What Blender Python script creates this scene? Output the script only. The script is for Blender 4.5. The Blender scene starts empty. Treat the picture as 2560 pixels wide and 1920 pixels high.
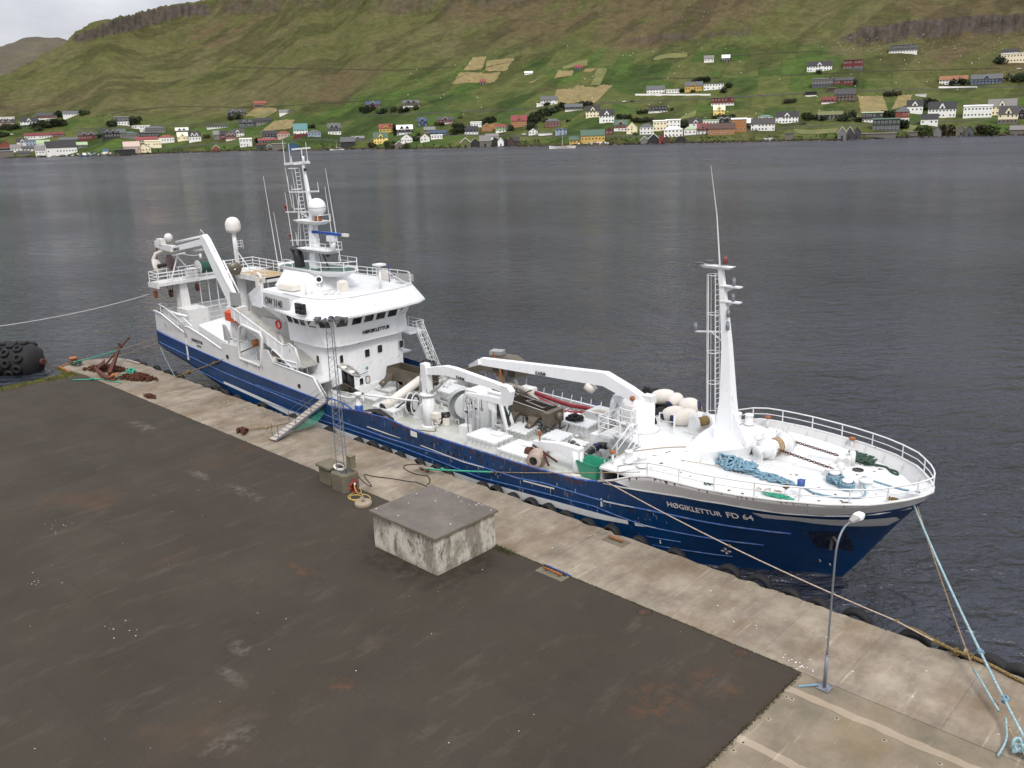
import bpy, math, random
import numpy as np
from mathutils import Vector, Matrix, Quaternion
random.seed(7)
D = bpy.data
SC = bpy.context.scene
COL = SC.collection
V = Vector
# ------------------------------------------------------------------ camera
CAM_R = V((0.7276447, 0.6853282, -0.0292999))
CAM_U = V((-0.1761255, 0.2279415, 0.9576129))
CAM_F = V((-0.6629578, 0.6916415, -0.2865642))
FPX, EYE = 2213.0, V((0.0, 0.0, 22.0))
cd = D.cameras.new('camera'); cam = D.objects.new('camera', cd); COL.objects.link(cam)
cd.sensor_width = 36.0; cd.lens = FPX / 2560.0 * 36.0
cd.clip_start = 0.5; cd.clip_end = 20000
cam.matrix_world = Matrix(((CAM_R.x, CAM_U.x, -CAM_F.x, EYE.x), (CAM_R.y, CAM_U.y, -CAM_F.y, EYE.y),
                           (CAM_R.z, CAM_U.z, -CAM_F.z, EYE.z), (0, 0, 0, 1)))
SC.camera = cam
# ------------------------------------------------------------------ world: overcast daylight
SUN_EL, SUN_AZ = 50.0, 122.0            # azimuth of the sun, degrees clockwise from +Y
w = D.worlds.new('World'); SC.world = w; w.use_nodes = True
nt = w.node_tree; nt.nodes.clear()
def wn(t, **k):
    n = nt.nodes.new(t)
    for a, b in k.items(): setattr(n, a, b)
    return n
sky = wn('ShaderNodeTexSky', sky_type='NISHITA', sun_disc=False)
sky.sun_elevation = math.radians(SUN_EL); sky.sun_rotation = math.radians(SUN_AZ)
tc = wn('ShaderNodeTexCoord'); mp = wn('ShaderNodeMapping'); mp.inputs['Scale'].default_value = (1.6, 1.6, 5.0)
cn = wn('ShaderNodeTexNoise'); cn.inputs['Scale'].default_value = 1.7; cn.inputs['Detail'].default_value = 7; cn.inputs['Roughness'].default_value = .55
cr = wn('ShaderNodeValToRGB')
cr.color_ramp.elements[0].position = .36; cr.color_ramp.elements[0].color = (2.55, 2.55, 2.95, 1)
cr.color_ramp.elements[1].position = .66; cr.color_ramp.elements[1].color = (4.7, 4.7, 4.9, 1)
mx = wn('ShaderNodeMix', data_type='RGBA'); mx.inputs[0].default_value = .92
# standard overcast sky: three times brighter overhead than at the horizon
sxz = wn('ShaderNodeSeparateXYZ'); mrz = wn('ShaderNodeMapRange'); mrz.inputs[1].default_value = 0; mrz.inputs[2].default_value = 1; mrz.inputs[3].default_value = 1; mrz.inputs[4].default_value = 3
ovc = wn('ShaderNodeMix', data_type='RGBA', blend_type='MULTIPLY'); ovc.inputs[0].default_value = 1
bg = wn('ShaderNodeBackground'); bg.inputs['Strength'].default_value = .1
ow = wn('ShaderNodeOutputWorld')
L = nt.links.new
L(tc.outputs['Generated'], mp.inputs[0]); L(mp.outputs[0], cn.inputs['Vector']); L(cn.outputs['Fac'], cr.inputs[0])
L(tc.outputs['Generated'], sxz.inputs[0]); L(sxz.outputs[2], mrz.inputs[0]); L(cr.outputs[0], ovc.inputs[6]); L(mrz.outputs[0], ovc.inputs[7])
L(sky.outputs[0], mx.inputs[6]); L(ovc.outputs[2], mx.inputs[7]); L(mx.outputs[2], bg.inputs[0]); L(bg.outputs[0], ow.inputs[0])
sd = D.lights.new('sun', 'SUN'); sd.energy = 1.45; sd.angle = math.radians(18); sd.color = (1, .96, .9)
so = D.objects.new('sun', sd); COL.objects.link(so)
az = math.radians(SUN_AZ); el = math.radians(SUN_EL)
sdir = V((math.sin(az) * math.cos(el), math.cos(az) * math.cos(el), math.sin(el)))
so.rotation_euler = sdir.to_track_quat('Z', 'Y').to_euler(); so.location = (0, 0, 60)
SC.view_settings.view_transform = 'Standard'; SC.view_settings.look = 'None'
SC.view_settings.exposure = 0.58; SC.view_settings.gamma = 1; SC.view_settings.use_curve_mapping = False
SC.render.engine = 'CYCLES'; SC.cycles.max_bounces = 5; SC.cycles.diffuse_bounces = 3; SC.cycles.glossy_bounces = 3
SC.cycles.use_denoising = True
try: SC.cycles.use_adaptive_sampling = True; SC.cycles.adaptive_threshold = .02
except Exception: pass

# ------------------------------------------------------------------ materials
def srgb(r, g, b, k=1.0):
    def f(c):
        c /= 255.0
        return (c / 12.92 if c <= .04045 else ((c + .055) / 1.055) ** 2.4) * k
    return (f(r), f(g), f(b), 1)
MATS = {}
class NT:
    def __init__(s, name):
        s.m = D.materials.new(name); s.m.use_nodes = True; s.t = s.m.node_tree; s.t.nodes.clear()
        s.out = s.n('ShaderNodeOutputMaterial'); s.b = s.n('ShaderNodeBsdfPrincipled'); s.l(s.b.outputs[0], s.out.inputs[0])
        s.pos = s.n('ShaderNodeNewGeometry').outputs['Position']
    def n(s, t, **k):
        x = s.t.nodes.new(t)
        for a, b in k.items(): setattr(x, a, b)
        return x
    def l(s, a, b): s.t.links.new(a, b)
    def noise(s, scale, detail=4, rough=.55, sc=(1, 1, 1), rot=0, loc=(0, 0, 0), dist=0):
        m = s.n('ShaderNodeMapping'); m.inputs['Scale'].default_value = sc; m.inputs['Rotation'].default_value = (0, 0, rot); m.inputs['Location'].default_value = loc
        s.l(s.pos, m.inputs[0]); x = s.n('ShaderNodeTexNoise'); x.inputs['Scale'].default_value = scale
        x.inputs['Detail'].default_value = detail; x.inputs['Roughness'].default_value = rough; x.inputs['Distortion'].default_value = dist
        s.l(m.outputs[0], x.inputs['Vector']); return x.outputs['Fac']
    def snoise(s, scale, stretch=3.0, detail=3, rough=.55, loc=(0, 0, 0), ang=-.755):
        m = s.n('ShaderNodeMapping'); m.inputs['Rotation'].default_value = (0, 0, ang); s.l(s.pos, m.inputs[0])
        m2 = s.n('ShaderNodeMapping'); m2.inputs['Scale'].default_value = (1 / stretch, 1, 1); m2.inputs['Location'].default_value = loc; s.l(m.outputs[0], m2.inputs[0])
        x = s.n('ShaderNodeTexNoise'); x.inputs['Scale'].default_value = scale; x.inputs['Detail'].default_value = detail; x.inputs['Roughness'].default_value = rough; x.inputs['Distortion'].default_value = .3
        s.l(m2.outputs[0], x.inputs['Vector']); return x.outputs['Fac']
    def ramp(s, f, a, b, lo=0.0, hi=1.0):
        x = s.n('ShaderNodeMapRange'); x.inputs[1].default_value = a; x.inputs[2].default_value = b
        x.inputs[3].default_value = lo; x.inputs[4].default_value = hi; s.l(f, x.inputs[0]); return x.outputs[0]
    def mix(s, f, a, b, mode='MIX'):
        x = s.n('ShaderNodeMix', data_type='RGBA', blend_type=mode)
        for v, i in ((f, 0), (a, 6), (b, 7)):
            if isinstance(v, (tuple, float, int)): x.inputs[i].default_value = v
            else: s.l(v, x.inputs[i])
        return x.outputs[2]
    def mul(s, a, b):
        x = s.n('ShaderNodeMath', operation='MULTIPLY')
        for v, i in ((a, 0), (b, 1)):
            if isinstance(v, (float, int)): x.inputs[i].default_value = v
            else: s.l(v, x.inputs[i])
        return x.outputs[0]
    def mth(s, op, a, b=0.0):
        x = s.n('ShaderNodeMath', operation=op)
        for v, i in ((a, 0), (b, 1)):
            if isinstance(v, (float, int)): x.inputs[i].default_value = v
            else: s.l(v, x.inputs[i])
        return x.outputs[0]
    def bump(s, h, st=.3, dist=.05):
        x = s.n('ShaderNodeBump'); x.inputs['Strength'].default_value = st; x.inputs['Distance'].default_value = dist
        s.l(h, x.inputs['Height']); s.l(x.outputs[0], s.b.inputs['Normal']); return x
    def fin(s, col, rough=.6, metal=0.0):
        if isinstance(col, tuple): s.b.inputs['Base Color'].default_value = col
        else: s.l(col, s.b.inputs['Base Color'])
        if isinstance(rough, float): s.b.inputs['Roughness'].default_value = rough
        else: s.l(rough, s.b.inputs['Roughness'])
        s.b.inputs['Metallic'].default_value = metal
        return s.m
RUST = srgb(120, 62, 30, .8)
def paint(name, col, rough=.5, var=.12, dirt=(.35, .3, .22, 1), dirt_amt=.25, rust=0.0, metal=0.0, sc=1.0, bump=.1):
    """painted / plain surface: tone variation, grime running down, optional rust blooms"""
    t = NT(name)
    big = t.noise(.9 * sc, 5); fine = t.noise(9 * sc, 4, .6)
    c = t.mix(t.ramp(big, .3, .7, 1 - var, 1 + var * .4), (0, 0, 0, 1), col, 'MIX')
    c = t.mix(t.mul(t.ramp(t.noise(2.6 * sc, 5, .65, (1, 1, .22)), .5, .78), dirt_amt), c, dirt)
    if rust:
        r1 = t.ramp(t.noise(1.9 * sc, 6, .7, (1, 1, .35), loc=(3, 7, 1)), .66 - rust * .12, .72 - rust * .1)
        c = t.mix(t.mul(r1, .85), c, RUST)
    t.bump(fine, bump, .03)
    m = t.fin(c, t.ramp(big, .2, .8, rough - .08, rough + .1), metal)
    MATS[name] = m; return m
WHITE = paint('white_paint', (.75, .76, .755, 1), .42, .06, (.38, .33, .26, 1), .42, .2)
WHITER = paint('rusty_white_paint', (.68, .68, .66, 1), .5, .08, (.42, .36, .26, 1), .4, .42)
CLEANW = paint('clean_white_paint', (.84, .85, .85, 1), .38, .04, (.5, .46, .4, 1), .2, .04)
GREYW = paint('grey_white_paint', (.5, .51, .5, 1), .55, .08, (.3, .27, .2, 1), .3, .06)
STEEL = paint('weathered_steel', (.17, .145, .11, 1), .45, .2, (.1, .07, .04, 1), .5, .12, .55)
STEELL = paint('pale_galvanised_steel', (.38, .38, .37, 1), .5, .15, (.2, .18, .15, 1), .3, 0, .3)
GALV = paint('galvanised_steel', (.22, .24, .27, 1), .5, .12, (.2, .18, .15, 1), .3, 0, .4)
DARKG = paint('dark_grey_paint', (.06, .062, .068, 1), .5, .15)
BLACK = paint('black_rubber', (.009, .009, .01, 1), .75, .3, (.03, .027, .024, 1), .3, 0, bump=.4)
BLACKR = paint('black_satin', (.014, .015, .018, 1), .35, .2)
RUSTM = paint('rust', srgb(96, 52, 34, .8), .85, .35, (.03, .015, .01, 1), .6, 0, bump=.6)
RUSTO = paint('orange_rust', srgb(178, 110, 66, .75), .8, .3, (.15, .06, .02, 1), .5, 0, bump=.5)
ORANGE = paint('orange_cloth', srgb(225, 88, 40, .8), .8, .2)
REDH = paint('red_hose', srgb(140, 34, 44, .8), .6, .2, (.3, .2, .2, 1), .3)
REDP = paint('red_paint', srgb(138, 34, 28, .7), .5, .2)
BLUEP = paint('blue_paint', srgb(34, 84, 170, .8), .45, .1)
GREENP = paint('green_deck_paint', srgb(62, 96, 84, .8), .6, .15)
TEAL = paint('green_plastic', srgb(52, 164, 128, .8), .45, .12, (.2, .25, .2, 1), .2)
CREAM = paint('cream_buoy', srgb(240, 233, 222, .8), .6, .05, (.5, .4, .28, 1), .3)
NAVY = paint('navy_rubber', srgb(28, 34, 84, .8), .5, .1)
HOSEG = paint('grey_hose', (.4, .37, .31, 1), .6, .15, (.25, .2, .12, 1), .4, .05)
GLASS = (lambda t: t.fin(t.mix(t.ramp(t.noise(1.3, 2), .35, .65), (.006, .007, .009, 1), (.035, .038, .042, 1)), .08))(NT('dark_window_glass'))
WOODG = paint('grey_timber', (.42, .37, .31, 1), .75, .2, (.3, .25, .18, 1), .4)
def rope_mat(name, c, c2, sc=14):
    t = NT(name)
    f = t.noise(sc, 3, .6); m = t.mix(t.ramp(f, .35, .65), c, c2); t.bump(f, .6, .03); MATS[name] = t.fin(m, .9); return MATS[name]
RWHITE = rope_mat('white_rope', srgb(216, 216, 212, .85), srgb(180, 180, 174, .8))
RBLUE = rope_mat('blue_rope', srgb(152, 188, 204, .8), srgb(96, 134, 154, .72))
RLBLUE = rope_mat('pale_blue_rope', srgb(186, 214, 218, .8), srgb(136, 168, 170, .72))
RGREEN = rope_mat('dark_green_rope', srgb(74, 104, 88, .7), srgb(40, 66, 50, .7))
RTEAL = rope_mat('teal_rope', srgb(88, 196, 164, .75), srgb(40, 140, 110, .7))
RTAN = rope_mat('tan_rope', srgb(202, 178, 140, .75), srgb(140, 112, 76, .7))
RYEL = rope_mat('yellow_brown_rope', srgb(164, 138, 84, .75), srgb(100, 84, 50, .7))
ROLIVE = rope_mat('olive_rope', srgb(128, 124, 60, .7), srgb(80, 84, 40, .7))
RPINK = rope_mat('pinkish_rope', srgb(222, 204, 184, .8), srgb(190, 164, 144, .7))
RBLACK = rope_mat('black_net', (.02, .022, .022, 1), (.006, .006, .006, 1))
# hull paint: blue, chalked and streaked, rust along edges and scrapes
t = NT('blue_hull_paint')
c = t.mix(t.ramp(t.noise(.35, 4), .3, .7), srgb(2, 54, 100, .66), srgb(4, 66, 120, .72))
c = t.mix(t.mul(t.ramp(t.noise(1.1, 6, .7, (1, 1, .12)), .5, .72), .4), c, srgb(52, 88, 130, .6))
c = t.mix(t.mul(t.ramp(t.noise(2.4, 6, .7, (1, 1, .2), loc=(9, 0, 2)), .61, .68), .6), c, srgb(20, 30, 44, .8))
gx = t.n('ShaderNodeSeparateXYZ'); t.l(t.pos, gx.inputs[0])
wear = t.mul(t.ramp(gx.outputs[0], -56, -46), t.ramp(gx.outputs[0], -22, -34))
c = t.mix(t.mul(t.mul(t.ramp(t.noise(.8, 7, .72, (1, 1, .6), loc=(1, 5, 2)), .58, .66), wear), .75), c, srgb(58, 44, 40, .7))
c = t.mix(t.mul(t.mul(t.ramp(t.noise(5, 5, .7, (1, 1, .15), loc=(4, 1, 2)), .62, .68), wear), .6), c, srgb(190, 190, 185, .7))
t.bump(t.noise(.6, 3, .5, (1, 1, .7)), .25, .12)
HULLB = t.fin(c, t.ramp(t.noise(3, 4), .3, .7, .3, .5))
t = NT('white_deck_paint')
c = t.mix(t.ramp(t.noise(.5, 5), .3, .7), (.6, .62, .61, 1), (.7, .71, .705, 1))
c = t.mix(t.mul(t.ramp(t.noise(1.4, 6, .7), .56, .74), .4), c, (.42, .4, .34, 1))
c = t.mix(t.mul(t.ramp(t.noise(7, 5, .7), .66, .74), .35), c, (.3, .2, .12, 1))
c = t.mix(t.mul(t.ramp(t.noise(.9, 7, .75, loc=(3, 1, 0)), .6, .68), .35), c, (.36, .34, .29, 1))
t.bump(t.noise(4, 3), .08, .03)
DECKW = t.fin(c, .55)
t = NT('worn_work_deck_paint')
c = t.mix(t.ramp(t.noise(.7, 5), .3, .7), (.42, .44, .4, 1), (.56, .58, .56, 1))
sx = t.n('ShaderNodeSeparateXYZ'); t.l(t.pos, sx.inputs[0])
edge = t.ramp(sx.outputs[1], 40.6, 37.2)
c = t.mix(t.mul(t.ramp(t.noise(1.6, 6, .7), .4, .62), t.ramp(edge, 0, 1, .15, .8)), c, srgb(176, 164, 118, .7))
c = t.mix(t.mul(t.ramp(t.noise(3.2, 6, .75, loc=(5, 5, 0)), .64, .7), .8), c, srgb(104, 84, 60, .7))
t.bump(t.noise(6, 3), .1, .03)
DECKM = t.fin(c, .5)

# ------------------------------------------------------------------ mesh builder
WPOS = {}
def tag(o, label=None, cat=None, group=None, kind=None):
    if label: o['label'] = label
    if cat: o['category'] = cat
    if group: o['group'] = group
    if kind: o['kind'] = kind
    return o
def thing(name, loc, label, cat, group=None):
    o = D.objects.new(name, None); o.location = loc; o.empty_display_size = .3; COL.objects.link(o)
    WPOS[o.name] = V(loc); return tag(o, label, cat, group)
def frame(d):
    d = V(d).normalized(); a = V((0, 0, 1)) if abs(d.z) < .9 else V((1, 0, 0))
    x = d.cross(a).normalized(); return x, x.cross(d).normalized() * -1, d
class MB:
    def __init__(s): s.v = []; s.f = []; s.mi = []; s.k = 0; s.sm = []; s.smooth = False
    def add(s, vs, fs):
        b = len(s.v); s.v += [tuple(p) for p in vs]
        for f in fs: s.f.append([b + i for i in f]); s.mi.append(s.k); s.sm.append(s.smooth)
        return s
    def m(s, k): s.k = k; return s
    def box(s, x0, x1, y0, y1, z0, z1):
        return s.hexa([(x0, y0, z0), (x1, y0, z0), (x1, y1, z0), (x0, y1, z0), (x0, y0, z1), (x1, y0, z1), (x1, y1, z1), (x0, y1, z1)])
    def hexa(s, p):
        return s.add(p, [(3, 2, 1, 0), (4, 5, 6, 7), (0, 1, 5, 4), (1, 2, 6, 5), (2, 3, 7, 6), (3, 0, 4, 7)])
    def obox(s, c, sz, rz=0.0, axis=None):
        """box centred at c, size sz; rz yaw or axis = direction of the local x"""
        c = V(c)
        if axis is not None:
            X = V(axis).normalized(); Y = V((0, 0, 1)).cross(X)
            Y = Y.normalized() if Y.length > .01 else V((0, 1, 0)); Z = X.cross(Y)
        else: X = V((math.cos(rz), math.sin(rz), 0)); Y = V((-math.sin(rz), math.cos(rz), 0)); Z = V((0, 0, 1))
        a, b, d = sz[0] / 2, sz[1] / 2, sz[2] / 2
        return s.hexa([c + X * i * a + Y * j * b + Z * k * d for k in (-1, 1) for i, j in ((-1, -1), (1, -1), (1, 1), (-1, 1))])
    def beam(s, p, q, w, h, w2=None, h2=None):
        p, q = V(p), V(q); X = (q - p).normalized(); Y = V((0, 0, 1)).cross(X)
        Y = Y.normalized() if Y.length > .01 else V((0, 1, 0)); Z = X.cross(Y); w2 = w if w2 is None else w2; h2 = h if h2 is None else h2
        vs = [p + Y * i * w / 2 + Z * j * h / 2 for i, j in ((-1, -1), (1, -1), (1, 1), (-1, 1))] + [q + Y * i * w2 / 2 + Z * j * h2 / 2 for i, j in ((-1, -1), (1, -1), (1, 1), (-1, 1))]
        return s.add(vs, [(0, 1, 2, 3), (7, 6, 5, 4), (0, 4, 5, 1), (1, 5, 6, 2), (2, 6, 7, 3), (3, 7, 4, 0)])
    def cyl(s, p, q, r, r2=None, n=12, caps=True):
        p, q = V(p), V(q); r2 = r if r2 is None else r2; x, y, d = frame(q - p)
        vs = []
        for o, rr in ((p, r), (q, r2)):
            for i in range(n):
                a = 2 * math.pi * i / n; vs.append(o + x * math.cos(a) * rr + y * math.sin(a) * rr)
        fs = [(i, (i + 1) % n, n + (i + 1) % n, n + i) for i in range(n)]
        sm = s.smooth; s.smooth = n > 7; b = len(s.v); s.add(vs, fs); s.smooth = False
        if caps:
            for f in (list(range(n))[::-1], list(range(n, 2 * n))): s.f.append([b + i for i in f]); s.mi.append(s.k); s.sm.append(False)
        s.smooth = sm; return s
    def tube(s, pts, r, n=6, closed=False):
        P = [V(p) for p in pts]; N = len(P); sm = s.smooth; s.smooth = True
        rings = []; prev = None
        for i, p in enumerate(P):
            a = P[(i - 1) % N] if (closed or i) else p; b = P[(i + 1) % N] if (closed or i < N - 1) else p
            d = (b - a)
            d = d.normalized() if d.length > 1e-6 else V((0, 0, 1))
            if prev is None: x = frame(d)[0]
            else:
                x = prev - d * prev.dot(d); x = x.normalized() if x.length > 1e-5 else frame(d)[0]
            prev = x; y = d.cross(x); rr = r[i] if isinstance(r, (list, tuple)) else r
            rings += [p + x * math.cos(2 * math.pi * k / n) * rr + y * math.sin(2 * math.pi * k / n) * rr for k in range(n)]
        fs = []
        for i in range(N if closed else N - 1):
            j = (i + 1) % N
            for k in range(n): fs.append((i * n + k, i * n + (k + 1) % n, j * n + (k + 1) % n, j * n + k))
        if not closed: fs += [tuple(range(n))[::-1], tuple(range((N - 1) * n, N * n))]
        s.add(rings, fs); s.smooth = sm; return s
    def lathe(s, o, axis, prof, n=16, a0=0.0, a1=360.0):
        """prof: (radius, height along axis) pairs"""
        o = V(o); x, y, d = frame(axis); vs = []; full = abs(a1 - a0) >= 359; m = n if full else n + 1
        for r, h in prof:
            for i in range(m):
                a = math.radians(a0 + (a1 - a0) * i / n); vs.append(o + d * h + x * math.cos(a) * r + y * math.sin(a) * r)
        fs = []
        for j in range(len(prof) - 1):
            for i in range(n): 
                i2 = (i + 1) % m; fs.append((j * m + i, j * m + i2, (j + 1) * m + i2, (j + 1) * m + i))
        sm = s.smooth; s.smooth = True; s.add(vs, fs); s.smooth = sm; return s
    def torus(s, c, axis, R, r, n=20, k=8, a0=0, a1=360, squash=1.0):
        c = V(c); x, y, d = frame(axis); full = abs(a1 - a0) >= 359; m = n if full else n + 1; vs = []
        for i in range(m):
            a = math.radians(a0 + (a1 - a0) * i / n); u = x * math.cos(a) + y * math.sin(a)
            for j in range(k):
                b = 2 * math.pi * j / k; vs.append(c + u * (R + r * math.cos(b)) + d * r * squash * math.sin(b))
        fs = [(i * k + j, ((i + 1) % m) * k + j, ((i + 1) % m) * k + (j + 1) % k, i * k + (j + 1) % k) for i in range(n) for j in range(k)]
        sm = s.smooth; s.smooth = True; s.add(vs, fs); s.smooth = sm; return s
    def ball(s, c, rx, ry=None, rz=None, n=14, m=8, axis=(0, 0, 1)):
        ry = ry or rx; rz = rz or rx; c = V(c); x, y, d = frame(axis); vs = [c + d * rz]
        for j in range(1, m):
            t = math.pi * j / m
            for i in range(n):
                a = 2 * math.pi * i / n; vs.append(c + d * rz * math.cos(t) + (x * math.cos(a) * rx + y * math.sin(a) * ry) * math.sin(t))
        vs.append(c - d * rz); fs = [(0, 1 + i, 1 + (i + 1) % n) for i in range(n)]
        for j in range(m - 2):
            for i in range(n): fs.append((1 + j * n + i, 1 + (j + 1) * n + i, 1 + (j + 1) * n + (i + 1) % n, 1 + j * n + (i + 1) % n))
        e = len(vs) - 1; fs += [(e, e - n + (i + 1) % n, e - n + i) for i in range(n)]
        sm = s.smooth; s.smooth = True; s.add(vs, fs); s.smooth = sm; return s
    def plate(s, pts, ext):
        """polygon pts (3-D) extruded by vector ext"""
        P = [V(p) for p in pts]; e = V(ext); n = len(P)
        return s.add(P + [p + e for p in P], [tuple(range(n))[::-1], tuple(range(n, 2 * n))] + [(i, (i + 1) % n, n + (i + 1) % n, n + i) for i in range(n)])
    def prism(s, poly, z0, z1):
        return s.plate([(x, y, z0) for x, y in poly], (0, 0, z1 - z0))
    def loft(s, rings, closed=True, caps=True):
        n = len(rings[0]); vs = [p for r in rings for p in r]; fs = []
        for i in range(len(rings) - 1):
            for j in range(n if closed else n - 1):
                k = (j + 1) % n; fs.append((i * n + j, i * n + k, (i + 1) * n + k, (i + 1) * n + j))
        if caps: fs += [tuple(range(n))[::-1], tuple(range((len(rings) - 1) * n, len(rings) * n))]
        return s.add(vs, fs)
    def build(s, name, mats, parent=None, label=None, cat=None, group=None, kind=None, org=None):
        if not isinstance(mats, (list, tuple)): mats = [mats]
        a = np.array(s.v, dtype=float)
        if org is None:
            lo, hi = a.min(0), a.max(0); org = V(((lo[0] + hi[0]) / 2, (lo[1] + hi[1]) / 2, lo[2]))
        org = V(org); me = D.meshes.new(name)
        me.from_pydata((a - np.array(org)).tolist(), [], s.f)
        for mm in mats: me.materials.append(mm)
        me.polygons.foreach_set('material_index', s.mi); me.polygons.foreach_set('use_smooth', s.sm)
        me.update()
        import bmesh
        bm = bmesh.new(); bm.from_mesh(me); bmesh.ops.recalc_face_normals(bm, faces=bm.faces); bm.to_mesh(me); bm.free()
        o = D.objects.new(name, me); COL.objects.link(o)
        if parent is not None: o.parent = parent; o.location = org - WPOS[parent.name]
        else: o.location = org
        WPOS[o.name] = org
        return tag(o, label, cat, group, kind)
def dup(o, delta, parent=None, label=None):
    """copy of one object (shared mesh) moved by delta"""
    c = o.copy(); COL.objects.link(c); c.parent = parent; WPOS[c.name] = WPOS[o.name] + V(delta)
    c.location = WPOS[c.name] - (WPOS[parent.name] if parent else V((0, 0, 0)))
    if label: c['label'] = label
    return c
def rail(mb, pts, h=1.0, bars=3, r=.03, post=1.4, up=(0, 0, 1), closed=False, rp=None):
    P = [V(p) for p in pts]; up = V(up)
    if closed: P = P + [P[0]]
    for b in range(bars):
        k = h * (b + 1) / bars
        mb.tube([p + up * k for p in P], r if b < bars - 1 else r * 1.25, 5)
    for a, b in zip(P, P[1:]):
        n = max(1, round((b - a).length / post))
        for i in range(n): q = a.lerp(b, i / n); mb.cyl(q, q + up * h, rp or r * 1.2, n=5)
    mb.cyl(P[-1], P[-1] + up * h, rp or r * 1.2, n=5); return mb
def ladder(mb, p, q, w, side, r=.025, step=.3):
    p, q, s = V(p), V(q), V(side).normalized() * w / 2
    mb.cyl(p + s, q + s, r, n=5).cyl(p - s, q - s, r, n=5)
    n = int((q - p).length / step)
    for i in range(1, n): c = p.lerp(q, i / n); mb.cyl(c + s, c - s, r * .8, n=4)
    return mb
def sag(a, b, d, n=14):
    a, b = V(a), V(b); return [a.lerp(b, i / n) - V((0, 0, d * 4 * (i / n) * (1 - i / n))) for i in range(n + 1)]
def text(string, org, xd, yd, size, mat, parent, name='lettering', depth=.01, wrap=None, sx=1.0, bold=0.0):
    cu = D.curves.new('txt', 'FONT'); cu.body = string; cu.size = 1; cu.extrude = 0; cu.offset = bold; cu.resolution_u = 3
    o = D.objects.new('txt', cu); COL.objects.link(o)
    me = D.meshes.new_from_object(o.evaluated_get(bpy.context.evaluated_depsgraph_get())); D.objects.remove(o)
    xd, yd, org = V(xd).normalized(), V(yd).normalized(), V(org); nrm = xd.cross(yd)
    mb = MB(); vs = []
    for v in me.vertices:
        if wrap: vs.append(wrap(v.co.x * size * sx, v.co.y * size))
        else: vs.append(org + xd * v.co.x * size * sx + yd * v.co.y * size)
    n = len(vs); fs = [tuple(p.vertices) for p in me.polygons]
    mb.add([v + nrm * depth for v in vs], fs)
    from collections import Counter
    ed = Counter(); 
    for f in fs:
        for a, b in zip(f, f[1:] + f[:1]): ed[(min(a, b), max(a, b))] += 1
    b0 = len(mb.v); mb.add(vs, [])
    for (a, b), c_ in ed.items():
        if c_ == 1: mb.f.append([a, b, b0 + b, b0 + a]); mb.mi.append(0); mb.sm.append(False)
    return mb.build(name, mat, parent)
def pt(x, y, X=None, Y=None, Z=None):
    """the point of the photographed place seen at (x, y) of the 2560 px photograph on one known plane"""
    d = CAM_F * FPX + CAM_R * (x - 1280) - CAM_U * (y - 960)
    k = X / d.x if X is not None else Y / d.y if Y is not None else (Z - 22.0) / d.z
    return EYE + d * k
# ================================================================== the setting
SEA = -1.9
rng = np.random.default_rng(3)
class Noise2:
    def __init__(s, seed): s.g = np.random.default_rng(seed).random((256, 256))
    def __call__(s, x, y):
        xi = np.floor(x).astype(int); yi = np.floor(y).astype(int); fx = x - xi; fy = y - yi
        fx = fx * fx * (3 - 2 * fx); fy = fy * fy * (3 - 2 * fy); g = s.g
        a = g[xi & 255, yi & 255]; b = g[(xi + 1) & 255, yi & 255]; c = g[xi & 255, (yi + 1) & 255]; d = g[(xi + 1) & 255, (yi + 1) & 255]
        return (a + (b - a) * fx) * (1 - fy) + (c + (d - c) * fx) * fy
def fbm(n, x, y, o=4):
    r = 0; a = .5
    for k in range(o): r = r + a * n(x * 2 ** k + 17 * k, y * 2 ** k + 31 * k); a *= .5
    return r / (1 - .5 ** o)
N1, N2, N3 = Noise2(1), Noise2(2), Noise2(5)
def sstep(x, a, b):
    t = np.clip((x - a) / (b - a), 0, 1); return t * t * (3 - 2 * t)
R_, U_, F_ = np.array(CAM_R), np.array(CAM_U), np.array(CAM_F)
def proj(x, y, z):
    z = z - 22.0
    w_ = x * F_[0] + y * F_[1] + z * F_[2]
    w_ = np.where(w_ < 1, 1, w_)
    return 1280 + FPX * (x * R_[0] + y * R_[1] + z * R_[2]) / w_, 960 - FPX * (x * U_[0] + y * U_[1] + z * U_[2]) / w_
def inpoly(px, py, poly):
    r = np.zeros(np.shape(px), bool); n = len(poly)
    for i in range(n):
        x1, y1 = poly[i]; x2, y2 = poly[(i + 1) % n]
        c = ((y1 > py) != (y2 > py)) & (px < (x2 - x1) * (py - y1) / ((y2 - y1) + 1e-9) + x1)
        r ^= c
    return r
# ---- sea
t = NT('sea_water')
gust0 = t.ramp(t.snoise(.006, 3.5, 4, .6), .36, .62, .3, 1.3)
hh = t.mth('ADD', t.mul(t.snoise(1.3, 1.5, 4, .6), .8), t.mth('ADD', t.mul(t.snoise(.5, 1.7, 3, .6, (5, 2, 0)), 1.9), t.mul(t.snoise(.14, 2.2, 3, .55, (9, 4, 0)), 2.2)))
hh = t.mul(hh, gust0)
bp = t.bump(hh, 1.0, .95)
gust = t.ramp(t.noise(.012, 4, .6, (1, 2.6, 1), .78), .4, .62)
c = t.mix(gust, (.024, .027, .038, 1), (.036, .040, .054, 1))
sxw = t.n('ShaderNodeSeparateXYZ'); t.l(t.pos, sxw.inputs[0])
SEA_M = t.fin(c, t.mth('ADD', t.ramp(sxw.outputs[1], 70, 520, .06, .3), t.ramp(t.noise(.02, 3), .35, .65, 0, .06)))
t.b.inputs['IOR'].default_value = 1.33
mb = MB(); mb.add([(-9000, -4000, SEA), (9000, -4000, SEA), (9000, 9000, SEA), (-9000, 9000, SEA)], [(0, 1, 2, 3)])
mb.build('water', SEA_M, kind='structure', org=(0, 0, SEA))
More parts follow.
